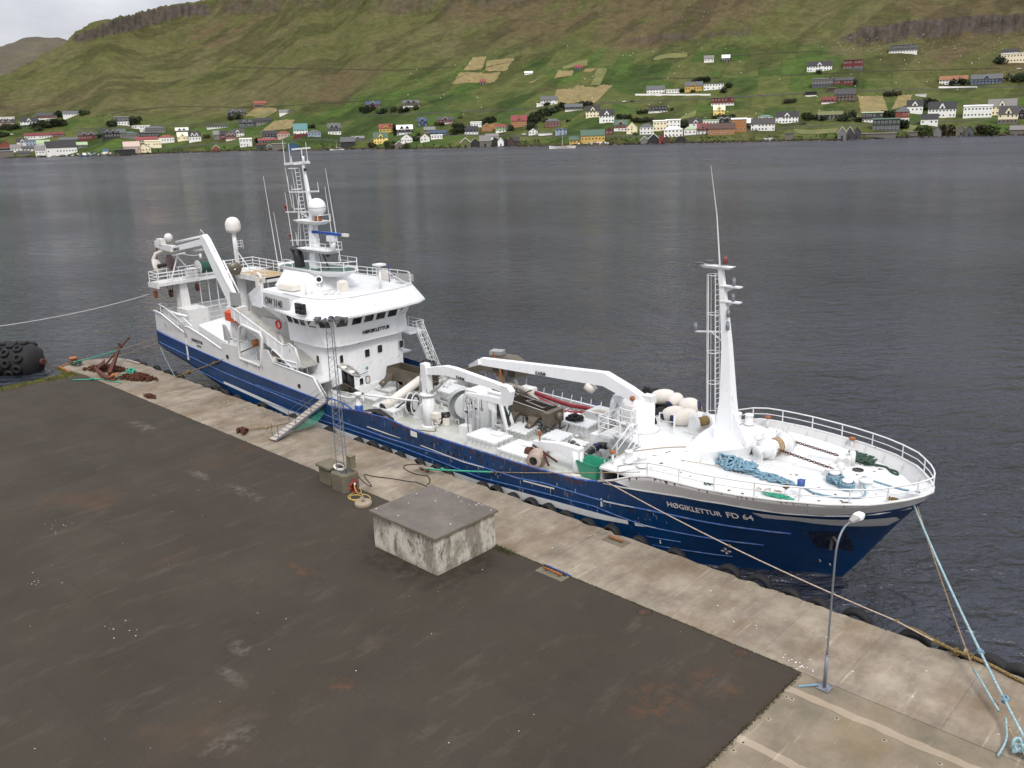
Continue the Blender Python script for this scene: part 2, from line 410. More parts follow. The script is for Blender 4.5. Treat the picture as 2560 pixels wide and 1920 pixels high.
# ---- far hillside as a polar height field round the viewpoint
shore = [(-140, 2600), (-110, 2000), (-90, 1500), (-80, 1230), (-76, 1130), (-72.62, 1087), (-69.2, 1049), (-66.8, 992), (-64.3, 1020), (-59, 977), (-55.7, 905), (-53.7, 912),
         (-49.5, 838), (-46.6, 816), (-44.6, 828), (-42, 807), (-38.8, 788), (-37.4, 782), (-35.3, 787), (-29.6, 771), (-23.8, 768), (-18.3, 816), (-14.2, 816), (-5, 850), (20, 1000), (60, 1500)]
azs = np.concatenate([np.arange(-140, -77, 1.5), np.arange(-77, -11, .072), np.arange(-11, 61, 1.5)])
th = np.radians(azs)
D0 = np.interp(azs, [a for a, _ in shore], [b for _, b in shore]) + 6 * (fbm(N1, azs * 1.3, azs * 0, 3) - .5)
ridge_px = [(-900, 330), (-300, 250), (0, 194), (58, 168), (100, 143), (168, 107), (191, 81), (231, 58), (295, 43), (405, 20), (515, 2), (700, -40), (1000, -90), (2560, -160), (3400, -150)]
rsteps = np.concatenate([[0, 3, 6, 10, 14], np.arange(18, 640, 4.0), np.arange(650, 1100, 12), np.arange(1120, 2000, 60)])
cliffs = [[(2095, 108), (2150, 78), (2280, 55), (2450, 42), (2600, 40), (2600, 84), (2400, 92), (2250, 104), (2160, 120)],
          [(1560, 102), (1640, 88), (1740, 90), (1740, 104), (1640, 106), (1570, 112)], [(1760, 84), (1880, 72), (1890, 88), (1770, 98)],
          [(170, 104), (300, 50), (400, 26), (520, 14), (525, 44), (440, 52), (330, 82), (200, 110)], [(545, 12), (700, 2), (705, 36), (560, 42)],
          [(720, 6), (890, 6), (1300, -8), (1500, -30), (1500, 4), (1290, 16), (1060, 44), (930, 36), (760, 28)]]
sx_, cx_ = np.sin(th), np.cos(th)
ridge_al = []
for x_, y_ in ridge_px:
    d_ = CAM_F * FPX + CAM_R * (x_ - 1280) - CAM_U * (y_ - 960)
    ridge_al.append((math.degrees(math.atan2(d_.x, d_.y)), d_.z / math.hypot(d_.x, d_.y)))
ridge_t = np.interp(azs, [a for a, _ in ridge_al], [b for _, b in ridge_al])
Zg = np.zeros((len(rsteps), len(azs))); z = np.full(len(azs), -9.0); crossed = np.zeros(len(azs), bool); PX = np.zeros_like(Zg); PY = np.zeros_like(Zg)
RK = np.zeros_like(Zg)
for i, s_ in enumerate(rsteps):
    ds = rsteps[i] - rsteps[i - 1] if i else 0
    d_ = D0 - 6 + s_
    X_, Y_ = d_ * sx_, d_ * cx_
    px_, py_ = proj(X_, Y_, z); rock = np.zeros(len(azs)); rock0 = np.zeros(len(azs))
    wob = 5 * (N2(px_ / 14, py_ / 10) - .5)
    for ic, cpoly in enumerate(cliffs): rock = np.maximum(rock, inpoly(px_, py_ + wob, cpoly) * (.38 if ic > 4 else .55 if ic in (1, 2, 4) else 1.0)); rock0 = np.maximum(rock0, inpoly(px_, py_, cpoly) * (.4 if ic > 3 or ic in (1, 2) else 1.0))
    base = np.where(s_ < 14, .72, .17 + .0006 * s_ + .00000012 * s_ * s_)
    base = base * (.8 + .4 * fbm(N1, X_ / 70 + 40, Y_ / 70 + 40, 3))
    rock0 = np.convolve(rock0, np.hanning(31) / 15, 'same')
    slope = np.where(crossed, -.12, base + rock0 * .75)
    z = z + slope * ds
    if not (rsteps[i] < 20):
        lim = 22 + ridge_t * d_
        lim = lim + (6 * (fbm(N2, azs * 2.2 + 5, azs * 0 + 3, 3) - .5) if s_ > 200 else 0)
        newc = (z > lim) & ~crossed & (s_ > 60); crossed |= newc
    Zg[i] = z; PX[i] = px_; PY[i] = py_; RK[i] = rock
dist = (D0 - 6)[None, :] + rsteps[:, None]
XG, YG = dist * sx_[None, :], dist * cx_[None, :]
rel = 1.7 * (fbm(N2, XG / 34, YG / 34, 4) - .5) * sstep(rsteps, 15, 60)[:, None] + 6 * (fbm(N3, XG / 120, YG / 120, 3) - .5) * sstep(rsteps, 60, 200)[:, None]
Zg = Zg + rel
PX, PY = proj(XG, YG, Zg)
# ground cover: pasture, heath, parcels (each vertex carries the colour of what grows there)
def C3(r, g, b, k=1.0): return np.array(srgb(r, g, b, k)[:3])
HK = .86
heath, olive, grass, bright, brown, rockc = C3(108, 102, 70, HK), C3(92, 96, 54, HK), C3(72, 90, 44, HK), C3(84, 106, 48, HK), C3(100, 84, 64, HK), C3(88, 80, 74, HK * .85)
gline = np.interp(PX, [-200, 100, 450, 800, 1000, 1200, 1500, 1750, 2050, 2130, 2300, 2560], [285, 275, 305, 262, 190, 140, 118, 105, 105, 150, 200, 215])
n_a = fbm(N1, XG / 55, YG / 55, 5); n_b = fbm(N2, XG / 16, YG / 16, 4); n_c = fbm(N3, XG / 160, YG / 160, 3)
gr = sstep(PY - gline + 90 * (n_a - .5), -22, 26)[..., None]
colr = heath * (1 - n_a[..., None]) + olive * n_a[..., None]
colr = colr + (brown - colr) * (sstep(n_c, .5, .68) * .6)[..., None]
colr = colr + (olive - colr) * (sstep(fbm(N1, XG / 40 + 9, YG / 90, 4), .5, .62) * .8)[..., None]
lean = np.interp(PX, [900, 1250, 1600, 1900, 2560], [2.3, 1.9, .8, .15, -.15])
u_ = PX + lean * (PY - 350); row = np.floor((PY + .03 * PX) / np.interp(PX, [800, 1500, 2560], [48, 42, 40])); ci = np.floor(u_ / (62 + 28 * ((row * 7919) % 5) / 4) + row * .37)
hsh = N1.g[(ci.astype(int) * 37) & 255, (row.astype(int) * 91) & 255]
gcol = grass + (bright - grass) * np.clip(hsh * 1.3 - .3 + .5 * (n_b - .5), 0, 1)[..., None]
gcol = gcol + (olive * 1.12 - gcol) * (sstep(np.sin(hsh * 40) * .5 + .5, .55, .8) * .75 * sstep(PX, 900, 1200) + (sstep(n_a, .5, .6) * .7))[..., None].clip(0, 1)
colr = colr * (1 - gr) + gcol * gr
edge_u = np.abs((u_ / (62 + 28 * ((row * 7919) % 5) / 4) + row * .37) % 1 - .5); colr = colr * (1 - .22 * (sstep(edge_u, .47, .495) * gr[..., 0] * sstep(PX, 1000, 1200)))[..., None]
gul = sstep(fbm(N2, XG / 25 + 3, YG / 80 + 8, 5), .56, .62); colr = colr * (1 - .28 * gul)[..., None]
bank = sstep(rsteps, 26, 12)[:, None] * np.ones_like(PX); colr = colr + (C3(84, 78, 46, HK) - colr) * (bank * .8)[..., None]
wet = sstep(Zg, -.2, -1.2); colr = colr * (1 - wet[..., None]) + C3(52, 46, 42, .7) * wet[..., None]
rk = RK * (.7 + .5 * n_b); rk = np.clip(rk, 0, 1)
rn = .5 + .7 * N3(PX / 3.1, PY / 26) + .5 * N1(PX / 7.3, PY / 9)
colr = colr + ((rockc * rn[..., None]) - colr) * (rk * sstep(n_b + .35 * RK, .42, .6))[..., None]
colr = colr * (.9 + .2 * n_b)[..., None]
gm = D.meshes.new('hillside'); nr, nc = Zg.shape
vv = np.stack([XG, YG, Zg], -1).reshape(-1, 3)
idx = np.arange(nr * nc).reshape(nr, nc)
q = np.stack([idx[:-1, :-1], idx[:-1, 1:], idx[1:, 1:], idx[1:, :-1]], -1).reshape(-1, 4)
gm.vertices.add(len(vv)); gm.vertices.foreach_set('co', vv.ravel()); gm.loops.add(q.size); gm.loops.foreach_set('vertex_index', q.ravel())
gm.polygons.add(len(q)); gm.polygons.foreach_set('loop_start', np.arange(0, q.size, 4)); gm.polygons.foreach_set('loop_total', np.full(len(q), 4))
gm.polygons.foreach_set('use_smooth', np.ones(len(q), bool)); gm.update(); gm.validate()
ca = gm.color_attributes.new('cover', 'FLOAT_COLOR', 'POINT')
ca.data.foreach_set('color', np.concatenate([colr.reshape(-1, 3), np.ones((len(vv), 1))], 1).ravel())
t = NT('hillside_cover'); at = t.n('ShaderNodeAttribute'); at.attribute_name = 'cover'
c = t.mix(t.ramp(t.noise(.11, 6, .68), .3, .7), at.outputs['Color'], (.55, .55, .55, 1), 'MULTIPLY')
c = t.mix(t.ramp(t.noise(.45, 5, .7, loc=(4, 4, 0)), .42, .66, 0, .55), c, (1.6, 1.5, 1.35, 1), 'MULTIPLY')
c = t.mix(t.ramp(t.noise(.03, 5, .7, (1, 1, 3)), .5, .62, 0, .35), c, (.5, .55, .5, 1), 'MULTIPLY')
t.bump(t.noise(.25, 5, .7), .8, 1.3)
HILL = t.fin(c, .95); t.b.inputs['Specular IOR Level'].default_value = .1
gm.materials.append(HILL)
hill = D.objects.new('hillside', gm); COL.objects.link(hill); tag(hill, kind='structure')
# distant hill behind, left
fa = np.arange(-120, -60, .25); fr = []
fpx = [(-900, 150), (-200, 140), (0, 120), (58, 103), (88, 98), (150, 101), (230, 108), (400, 150), (800, 240)]
fal = []
for x_, y_ in fpx:
    d_ = CAM_F * FPX + CAM_R * (x_ - 1280) - CAM_U * (y_ - 960); fal.append((math.degrees(math.atan2(d_.x, d_.y)), d_.z / math.hypot(d_.x, d_.y)))
fta = np.interp(fa, [a for a, _ in fal], [b for _, b in fal])
fd = np.linspace(2200, 3600, 40); vs = []; 
for k, dd in enumerate(fd):
    kk = min(1, (dd - 2200) / 900.0)
    zz = (22 + fta * 3100) * (1 - (1 - kk) ** 1.7) - (6 if k == 0 else 0) - max(0, dd - 3100) * .2 + 26 * (fbm(N1, fa * 1.1, fa * 0 + dd / 260, 4) - .5) * min(1, k / 4)
    vs += list(zip(dd * np.sin(np.radians(fa)), dd * np.cos(np.radians(fa)), zz))
nf = len(fa); mb = MB(); mb.smooth = True
mb.add(vs, [(i * nf + j, i * nf + j + 1, (i + 1) * nf + j + 1, (i + 1) * nf + j) for i in range(39) for j in range(nf - 1)])
t = NT('distant_heath'); c = t.mix(t.ramp(t.noise(.01, 6, .7), .35, .65), srgb(100, 92, 66, .8), srgb(78, 70, 60, .75)); t.bump(t.noise(.02, 5, .7), 1, 14); t.fin(c, .95)
mb.build('distant_hill', t.m, kind='structure')

def hill_at(px, py):
    """where the sight line through (px, py) meets the hillside"""
    d_ = CAM_F * FPX + CAM_R * (px - 1280) - CAM_U * (py - 960)
    a_ = math.degrees(math.atan2(d_.x, d_.y)); tn = d_.z / math.hypot(d_.x, d_.y)
    j = int(np.clip(np.searchsorted(azs, a_), 1, len(azs) - 1)); f_ = (a_ - azs[j - 1]) / (azs[j] - azs[j - 1])
    zc = Zg[:, j - 1] * (1 - f_) + Zg[:, j] * f_; dc = dist[:, j - 1] * (1 - f_) + dist[:, j] * f_
    g_ = zc - (22 + tn * dc)
    k = np.argmax(g_ > 0)
    if k == 0: k = 2
    e = g_[k - 1] / (g_[k - 1] - g_[k]); e = min(max(e, 0), 1); dd = dc[k - 1] + (dc[k] - dc[k - 1]) * e; zz = zc[k - 1] + (zc[k] - zc[k - 1]) * e
    return V((dd * math.sin(math.radians(a_)), dd * math.cos(math.radians(a_)), zz))
def hz(x, y):
    a_ = math.degrees(math.atan2(x, y)); r_ = math.hypot(x, y)
    j = int(np.clip(np.searchsorted(azs, a_), 1, len(azs) - 1)); f_ = (a_ - azs[j - 1]) / (azs[j] - azs[j - 1])
    return float(np.interp(r_, dist[:, j], Zg[:, j]) * f_ + np.interp(r_, dist[:, j - 1], Zg[:, j - 1]) * (1 - f_))
# ---- mown hay fields draped on the hill
def draped(name, quad, mat, lift=.35, n=10, m=6):
    a, b, c_, d_ = [hill_at(*p) for p in quad]; mb = MB(); mb.smooth = True; vs = []
    for i in range(m + 1):
        for j in range(n + 1):
            fi, fj = i / m + (random.uniform(-.05, .05) if i in (0, m) else 0), j / n + (random.uniform(-.03, .03) if j in (0, n) else 0); p = a.lerp(b, fj).lerp(d_.lerp(c_, fj), fi); vs.append((p.x, p.y, hz(p.x, p.y) + lift))
    mb.add(vs, [(i * (n + 1) + j, i * (n + 1) + j + 1, (i + 1) * (n + 1) + j + 1, (i + 1) * (n + 1) + j) for i in range(m) for j in range(n)])
    return mb.build(name, mat, kind='structure')
t = NT('mown_hay'); c = t.mix(t.ramp(t.noise(.09, 5, .6, (1, 1, 1)), .35, .65), srgb(178, 154, 102, .62), srgb(152, 138, 86, .6))
c = t.mix(t.ramp(t.noise(.35, 5, .7), .42, .7, 0, .6), c, srgb(120, 116, 62, .62)); c = t.mix(t.ramp(t.snoise(.35, 12, 3, .6, ang=.5), .45, .65, 0, .5), c, srgb(112, 100, 60, .6)); HAY = t.fin(c, .95)
t = NT('half_mown_hay'); c = t.mix(t.ramp(t.noise(.09, 5, .6), .35, .65), srgb(140, 136, 78, .6), srgb(108, 116, 58, .6)); HAY2 = t.fin(c, .95)
for q_, m_ in [([(1182, 145), (1216, 143), (1203, 176), (1158, 178)], HAY), ([(1218, 152), (1286, 146), (1266, 178), (1212, 176)], HAY), ([(1150, 180), (1254, 181), (1236, 206), (1130, 212)], HAY),
               ([(1392, 224), (1448, 222), (1450, 245), (1384, 250)], HAY), ([(1340, 200), (1358, 190), (1334, 207), (1318, 208)], HAY),
               ([(1396, 177), (1434, 177), (1430, 190), (1384, 198)], HAY), ([(1445, 212), (1486, 221), (1438, 258), (1383, 260)], HAY), ([(1500, 214), (1532, 215), (1488, 257), (1434, 257)], HAY),
               ([(1492, 172), (1520, 171), (1498, 214), (1476, 214)], HAY2), ([(1464, 173), (1490, 172), (1480, 180), (1458, 180)], HAY),
               ([(1410, 165), (1470, 150), (1468, 164), (1405, 174)], HAY2), ([(640, 268), (692, 272), (694, 280), (612, 290)], HAY), ([(616, 280), (690, 280), (662, 296), (640, 296)], HAY2),
               ([(688, 302), (736, 300), (728, 322), (650, 330)], HAY), ([(2144, 240), (2206, 240), (2222, 278), (2152, 282)], HAY), ([(2246, 240), (2280, 237), (2272, 262), (2228, 276)], HAY),
               ([(1710, 288), (1740, 276), (1738, 292), (1694, 300)], HAY2), ([(1986, 324), (2096, 322), (2090, 333), (1990, 334)], HAY2), ([(2262, 312), (2296, 314), (2280, 330), (2256, 330)], HAY2),
               ([(1644, 140), (1720, 132), (1716, 144), (1630, 152)], HAY2)]:
    draped('hay_field', q_, m_)
# ---- lanes and field walls
ASPH2 = paint('lane_asphalt', (.12, .115, .11, 1), .9, .2); DRYW = paint('field_wall_stone', (.09, .085, .055, 1), .95, .4, (.12, .12, .06, 1), .5)
def strip(name, pts, wd, mat, ht=.3, lab=None, cat=None):
    P = []
    for a, b in zip(pts, pts[1:]):
        n = max(1, int(math.hypot(b[0] - a[0], b[1] - a[1]) / 18))
        P += [hill_at(a[0] + (b[0] - a[0]) * i / n, a[1] + (b[1] - a[1]) * i / n) for i in range(n)]
    P.append(hill_at(*pts[-1])); mb = MB(); vs = []
    for p in P:
        o = V((p.x, p.y, 0)).normalized() * wd / 2
        for sgn, dz in ((-1, -1.5), (-1, ht), (1, ht), (1, -1.5)):
            qx, qy = p.x + o.x * sgn, p.y + o.y * sgn; vs.append((qx, qy, (hz(p.x, p.y) + ht) if dz == ht else hz(qx, qy) + dz))
    fs = [(i * 4 + k, i * 4 + (k + 1) % 4, i * 4 + 4 + (k + 1) % 4, i * 4 + 4 + k) for i in range(len(P) - 1) for k in range(4)]
    mb.add(vs, fs)
    o = mb.build(name, mat, kind=None if lab else 'structure')
    if lab: tag(o, lab, cat)
    return o
strip('shore_lane', [(330, 376), (640, 351), (780, 349), (900, 352), (1100, 338), (1250, 339), (1380, 340), (1700, 340), (1900, 325), (2000, 316), (2160, 312), (2290, 306), (2560, 296)], 4.5, ASPH2)
strip('upper_lane', [(890, 288), (1000, 285), (1150, 279), (1330, 272), (1560, 254), (1730, 248), (2100, 228), (2330, 222), (2560, 216)], 4, ASPH2)
strip('middle_lane', [(190, 322), (330, 318), (500, 308), (620, 306)], 4, ASPH2)
for lab, pts in [('long dark field wall across the left hillside above the village', [(240, 292), (340, 275), (430, 267), (540, 268), (640, 270), (760, 262), (960, 250)]),
                 ('field wall running up the slope left of the big hay fields', [(1000, 250), (1120, 205), (1200, 172), (1300, 150)]),
                 ('field wall above the lone white and black barns', [(1600, 196), (1800, 196), (1830, 140), (2050, 128)]),
                 ('dark field wall below the two long houses at upper right', [(1950, 190), (2150, 180), (2300, 176), (2500, 172)]),
                 ('thin dark wall high on the middle of the hillside', [(560, 168), (760, 172), (980, 176), (1140, 168)])]:
    strip('field_wall', pts, 1.2, DRYW, .7, lab, 'wall')
mb = MB(); 
for k in range(260):
    if k < 150: x_, y_ = random.uniform(2080, 2560), random.gauss(112, 14)
    elif k < 210: x_, y_ = random.uniform(1450, 1950), random.uniform(8, 62)
    else: x_, y_ = random.uniform(500, 2400), random.uniform(60, 330)
    p = hill_at(x_, max(4, y_)); r_ = random.uniform(.3, 1.05) * (1.2 if k < 210 else .6)
    mb.ball(p, r_, r_ * random.uniform(.6, 1.2), r_ * .7, 5, 3)
mb.build('boulders', paint('pale_boulder', (.24, .225, .19, 1), .9, .3), kind='stuff')
# shoreline stones
mb = MB()
for k in range(900):
    j = random.randrange(60, len(azs) - 60); dd = D0[j] + random.uniform(-3, 5); a_ = th[j]; x_, y_ = dd * math.sin(a_), dd * math.cos(a_)
    r_ = random.uniform(.4, 1.3); mb.ball((x_, y_, max(hz(x_, y_), SEA)), r_ * 1.3, r_, r_ * .6, 5, 3)
mb.build('shore_stones', paint('shore_stone', (.12, .1, .085, 1), .9, .5, (.35, .33, .3, 1), .5), kind='stuff')

# ================================================================== the quay
t = NT('yard_asphalt')
c = t.mix(t.ramp(t.noise(.11, 5, .6), .3, .7), srgb(84, 75, 64, .42), srgb(98, 89, 76, .44))
c = t.mix(t.ramp(t.noise(.33, 6, .65, (1, 1, 1), 0, (7, 2, 0)), .5, .72, 0, .45), c, srgb(70, 62, 56, .5))
c = t.mix(t.mul(t.ramp(t.noise(.16, 4, .6, loc=(2, 9, 0)), .6, .75), .3), c, srgb(128, 92, 58, .6))
c = t.mix(t.mul(t.ramp(t.noise(.55, 6, .72, (1.8, .5, 1), .4, (1, 4, 0)), .54, .7), .3), c, srgb(118, 108, 96, .62))
c = t.mix(t.ramp(t.noise(16, 2, .8), .6, .85, 0, .5), c, srgb(134, 126, 116, .8))
c = t.mix(t.ramp(t.noise(3.5, 4, .7), .35, .5, .25, 0), c, srgb(60, 55, 52, .8))
sx = t.n('ShaderNodeSeparateXYZ'); t.l(t.pos, sx.inputs[0])
wy = t.mth('ADD', sx.outputs[1], t.mul(t.noise(.5, 2), .18))
seam = t.mth('ABSOLUTE', t.mth('SUBTRACT', t.mth('FRACT', t.mul(t.mth('ADD', wy, 4.0), 1 / 4.14)), .26))
c = t.mix(t.mul(t.ramp(seam, .016, .003), t.ramp(t.noise(.25, 5, .7), .42, .66, .0, .5)), c, srgb(58, 52, 49, .75))
wx = t.mth('ADD', sx.outputs[0], t.mul(t.noise(.7, 2), .5))
def arc(cx, cy, R, wd, amt, c):
    d_ = t.mth('SQRT', t.mth('ADD', t.mth('POWER', t.mth('SUBTRACT', sx.outputs[0], cx), 2.0), t.mth('POWER', t.mth('SUBTRACT', sx.outputs[1], cy), 2.0)))
    return t.mix(t.mul(t.ramp(t.mth('ABSOLUTE', t.mth('SUBTRACT', d_, R)), wd, wd * .3), t.mul(t.ramp(t.noise(.35, 4, .7), .3, .55), amt)), c, srgb(60, 54, 52, .75))
c = arc(-66.2, 18.2, 7.6, .16, .38, c)
def blot(cx, cy, rx, ry, col, amt, c):
    d_ = t.mth('ADD', t.mth('POWER', t.mth('DIVIDE', t.mth('SUBTRACT', sx.outputs[0], cx), rx), 2.0), t.mth('POWER', t.mth('DIVIDE', t.mth('SUBTRACT', sx.outputs[1], cy), ry), 2.0))
    return t.mix(t.mul(t.mul(t.ramp(d_, 1.0, .1), t.ramp(t.noise(1.3, 6, .75, loc=(cx, 0, 0)), .45, .6)), amt), c, col)
PALE, RST = srgb(132, 124, 114, .62), srgb(132, 88, 54, .55)
for cx, cy, rx, ry in ((-32.5, 16.2, .9, .55), (-31, 14.8, 1.4, .35), (-27.3, 12.6, .7, 1.3), (-48, 25.5, 2.6, .6), (-53, 25.0, 1.6, .5), (-66, 27, 2.5, .9)): c = blot(cx, cy, rx, ry, PALE, .6, c)
for cx, cy, rx, ry in ((-15.6, 27.6, 1.3, 1.1), (-16.6, 25.0, 1.5, 1.6), (-36, 22, 2.2, .5), (-27, 17.5, .8, .6)): c = blot(cx, cy, rx, ry, RST, .5, c)
c = blot(-33.2, 25.6, 4.2, 1.6, srgb(58, 50, 42, .5), .8, c); c = blot(-30.0, 27.5, 1.4, 3.2, srgb(58, 50, 42, .5), .8, c)
c = t.mix(t.mul(t.ramp(t.mth('ABSOLUTE', t.mth('SUBTRACT', sx.outputs[0], t.mth('ADD', -13.6, t.mul(t.noise(.9, 3), 1.3)))), 1.2, .2), .7), c, srgb(70, 58, 50, .75))
t.bump(t.noise(22, 3, .7), .35, .015)
ASPH = t.fin(c, t.ramp(t.noise(.3, 4), .3, .7, .75, .95)); t.b.inputs['Specular IOR Level'].default_value = .25
def concrete(name, a, b, dark, stain, amt=.6, streak=.5):
    t = NT(name); oi = t.n('ShaderNodeObjectInfo')
    c = t.mix(t.ramp(t.noise(.45, 6, .68), .35, .66), a, b)
    c = t.mix(t.ramp(oi.outputs['Random'], 0, 1, 0, .14), c, dark)
    c = t.mix(t.mul(t.ramp(t.noise(.8, 6, .72, (1.1, .4, 1), .12), .46, .66), streak), c, dark)
    c = t.mix(t.mul(t.ramp(t.noise(2.6, 4, .6, (1.6, .09, 1), -.16, (3, 8, 0)), .62, .68), .5), c, tuple(min(1, x * 1.35) for x in a[:3]) + (1,))
    c = t.mix(t.mul(t.ramp(t.noise(.3, 6, .7, (1, .7, 1), 0, (8, 3, 0)), .48, .68), amt), c, stain)
    c = t.mix(t.mul(t.ramp(t.noise(14, 4, .8), .58, .8), .4), c, dark)
    c = t.mix(t.mul(t.ramp(t.noise(7, 3, .7, loc=(2, 5, 3)), .7, .74), .6), c, (.6, .56, .5, 1))
    t.bump(t.noise(9, 5, .7), .35, .02); return t.fin(c, .88)
CONC = concrete('apron_concrete', srgb(196, 182, 160, .62), srgb(158, 145, 126, .54), srgb(106, 96, 82, .44), srgb(150, 122, 90, .52), .7, .42)
CONC2 = concrete('pad_concrete', srgb(180, 165, 140, .58), srgb(150, 138, 116, .52), srgb(112, 102, 88, .48), srgb(158, 136, 98, .54), .6, .3)
CWALL = concrete('quay_face_concrete', srgb(96, 90, 80, .6), srgb(70, 66, 58, .6), srgb(40, 38, 34, .6), srgb(84, 70, 50, .6), .6, .5)
PATCH = concrete('pale_concrete_band', srgb(182, 168, 146, .75), srgb(170, 154, 130, .72), srgb(150, 134, 112, .72), srgb(160, 140, 112, .72), .4, .1)
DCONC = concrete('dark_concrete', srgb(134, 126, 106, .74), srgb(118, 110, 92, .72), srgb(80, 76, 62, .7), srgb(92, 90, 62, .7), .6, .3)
mb = MB(); mb.prism([(-86.1, -60), (-13.3, -60), (-13.3, 30.42), (-85.2, 30.42), (-86.1, 27)], -.3, 0)
mb.build('asphalt_yard', ASPH, kind='structure')
mb = MB(); mb.prism([(-86.6, -60), (30, -60), (30, 35.55), (-89.6, 35.55), (-90.9, 32.6), (-89.9, 30.0), (-86.9, 29.6)], -6, -.16)
quay = mb.build('quay_wall', CWALL, kind='structure')
# apron slabs, one by one, chipped along the water
js = [-90.2, -86, -81.8, -77.6, -73.5, -69.3, -65, -60.8, -56.6, -52.5, -48.3, -44.1, -40, -35.8, -31.6, -27.5, -23.6, -19.75, -17.0, -15.25, -11.9, -7.9, -3.8, .4, 4.6, 8.8, 13]
for i, (a, b) in enumerate(zip(js, js[1:])):
    g_ = .005; n = 9; top = random.uniform(-.012, .006); out = []
    for k in range(n + 1):
        x_ = a + g_ + (b - a - 2 * g_) * k / n; out.append((x_, 35.75 + random.uniform(-.07, .05) - (.13 if random.random() < .12 else 0)))
    if i == 0: poly = [(-89.4, 29.9), (b - g_, 30.47)] + [(b - g_, 35.7), (-89.2, 35.4), (-91.0, 32.7), (-90.3, 30.5)]
    else: poly = [(a + g_, 30.47), (b - g_, 30.47)] + out[::-1]
    mb = MB(); mb.prism(poly, -.35, top); mb.build('concrete_slab', CONC, quay)
# pad at the lower right
for (x0, x1, y0, y1) in [(-13.28, -3, 29.1, 30.44), (-13.28, -3, 25.2, 29.09), (-13.28, -3, 21, 25.19), (-13.28, -3, 10, 20.96), (-2.96, 8, 10, 30.44)]:
    mb = MB(); mb.box(x0, x1, y0, y1, -.3, random.uniform(-.006, 0)); mb.build('concrete_slab', CONC2, quay)
for (x0, x1, y0, y1) in [(-13.27, -3, 28.9, 29.3), (-13.27, -3, 25.0, 25.4)]:
    mb = MB(); n = 26; pts = [(x0 + (x1 - x0) * k / n, y0 + random.uniform(-.05, .05)) for k in range(n + 1)] + [(x1 - (x1 - x0) * k / n, y1 + random.uniform(-.05, .05)) for k in range(n + 1)]
    mb.prism(pts, -.02, .008); mb.build('pale_joint_band', PATCH, quay)
for (x_, y_) in [(-13.0, 28.55), (-12.8, 28.6), (-12.9, 26.9), (-12.95, 25.1), (-13.0, 24.5), (-11, 28.6), (-9.2, 28.55), (-7.3, 28.6), (-12.9, 23.1)]:
    mb = MB(); mb.m(0).lathe((x_, y_, 0), (0, 0, 1), [(.12, 0), (.12, .007), (.045, .009)], 12).m(1).lathe((x_, y_, 0), (0, 0, 1), [(.045, .0085), (0, .0085)], 10)
    mb.build('drill_hole', [PATCH, BLACK], quay)
for (x_, y_) in [(-20.84, 30.1), (-15.86, 30.05)]:
    mb = MB(); mb.m(1).lathe((x_, y_, 0), (0, 0, 1), [(.38, 0), (.38, .006), (.27, .008)], 16).m(0).lathe((x_, y_, 0), (0, 0, 1), [(.27, .012), (.0, .014)], 16)
    tag(mb.build('manhole_cover', [paint('dull_rust', srgb(84, 58, 46, .6), .9, .4), ASPH]), 'round rusty manhole cover at the asphalt edge, ' + ('further from' if x_ < -18 else 'nearer to') + ' the lamp post', 'manhole cover', 'manhole covers in the asphalt')
# moss and grass along the joints
GRASSM = (lambda t: t.fin(t.mix(t.ramp(t.noise(1.2, 4), .35, .65), srgb(84, 104, 34, .7), srgb(140, 132, 70, .7)), .9))(NT('quay_grass'))
MOSS = (lambda t: t.fin(t.mix(t.ramp(t.noise(2.2, 4), .35, .65), srgb(74, 84, 36, .6), srgb(100, 92, 62, .6)), .95))(NT('joint_moss'))
mb = MB()
def tuft(x, y, z, h, r=.05):
    a = random.uniform(0, 6.28); dx, dy = math.cos(a) * r, math.sin(a) * r; l = random.uniform(-.6, .6) * h, random.uniform(-.6, .6) * h
    mb.add([(x - dx, y - dy, z), (x + dx, y + dy, z), (x + l[0], y + l[1], z + h)], [(0, 1, 2)])
for k in range(9000):
    x_ = -86.2 + random.gauss(0, .28); tuft(x_ - (0 if random.random() < .6 else .5), random.uniform(12, 29.8), -.12, random.uniform(.08, .3))
for k in range(1200): tuft(random.uniform(-90, -86), 29.8 + random.gauss(0, .15), -.1, random.uniform(.05, .25))
mb.build('edge_grass', GRASSM, kind='stuff')
mb = MB()
for k in range(3600):
    x_ = random.uniform(-30.5, -13.6) if k % 2 else random.uniform(-84, -13.6)
    tuft(x_, 30.44 + random.gauss(0, .03), -.02, random.uniform(.02, .07), .03)
for k in range(900): tuft(-13.28 + random.gauss(0, .06), random.uniform(22, 30.3), -.01, random.uniform(.02, .08), .03)
for k in range(500): tuft(random.gauss(-30.2, .5), 30.3 + random.gauss(0, .12), 0, random.uniform(.03, .12), .03)
for k in range(700): tuft(random.uniform(-27.3, -25.7), random.uniform(30.25, 30.5) , 0, random.uniform(.03, .12), .03)
mb.build('joint_moss', MOSS, kind='stuff')
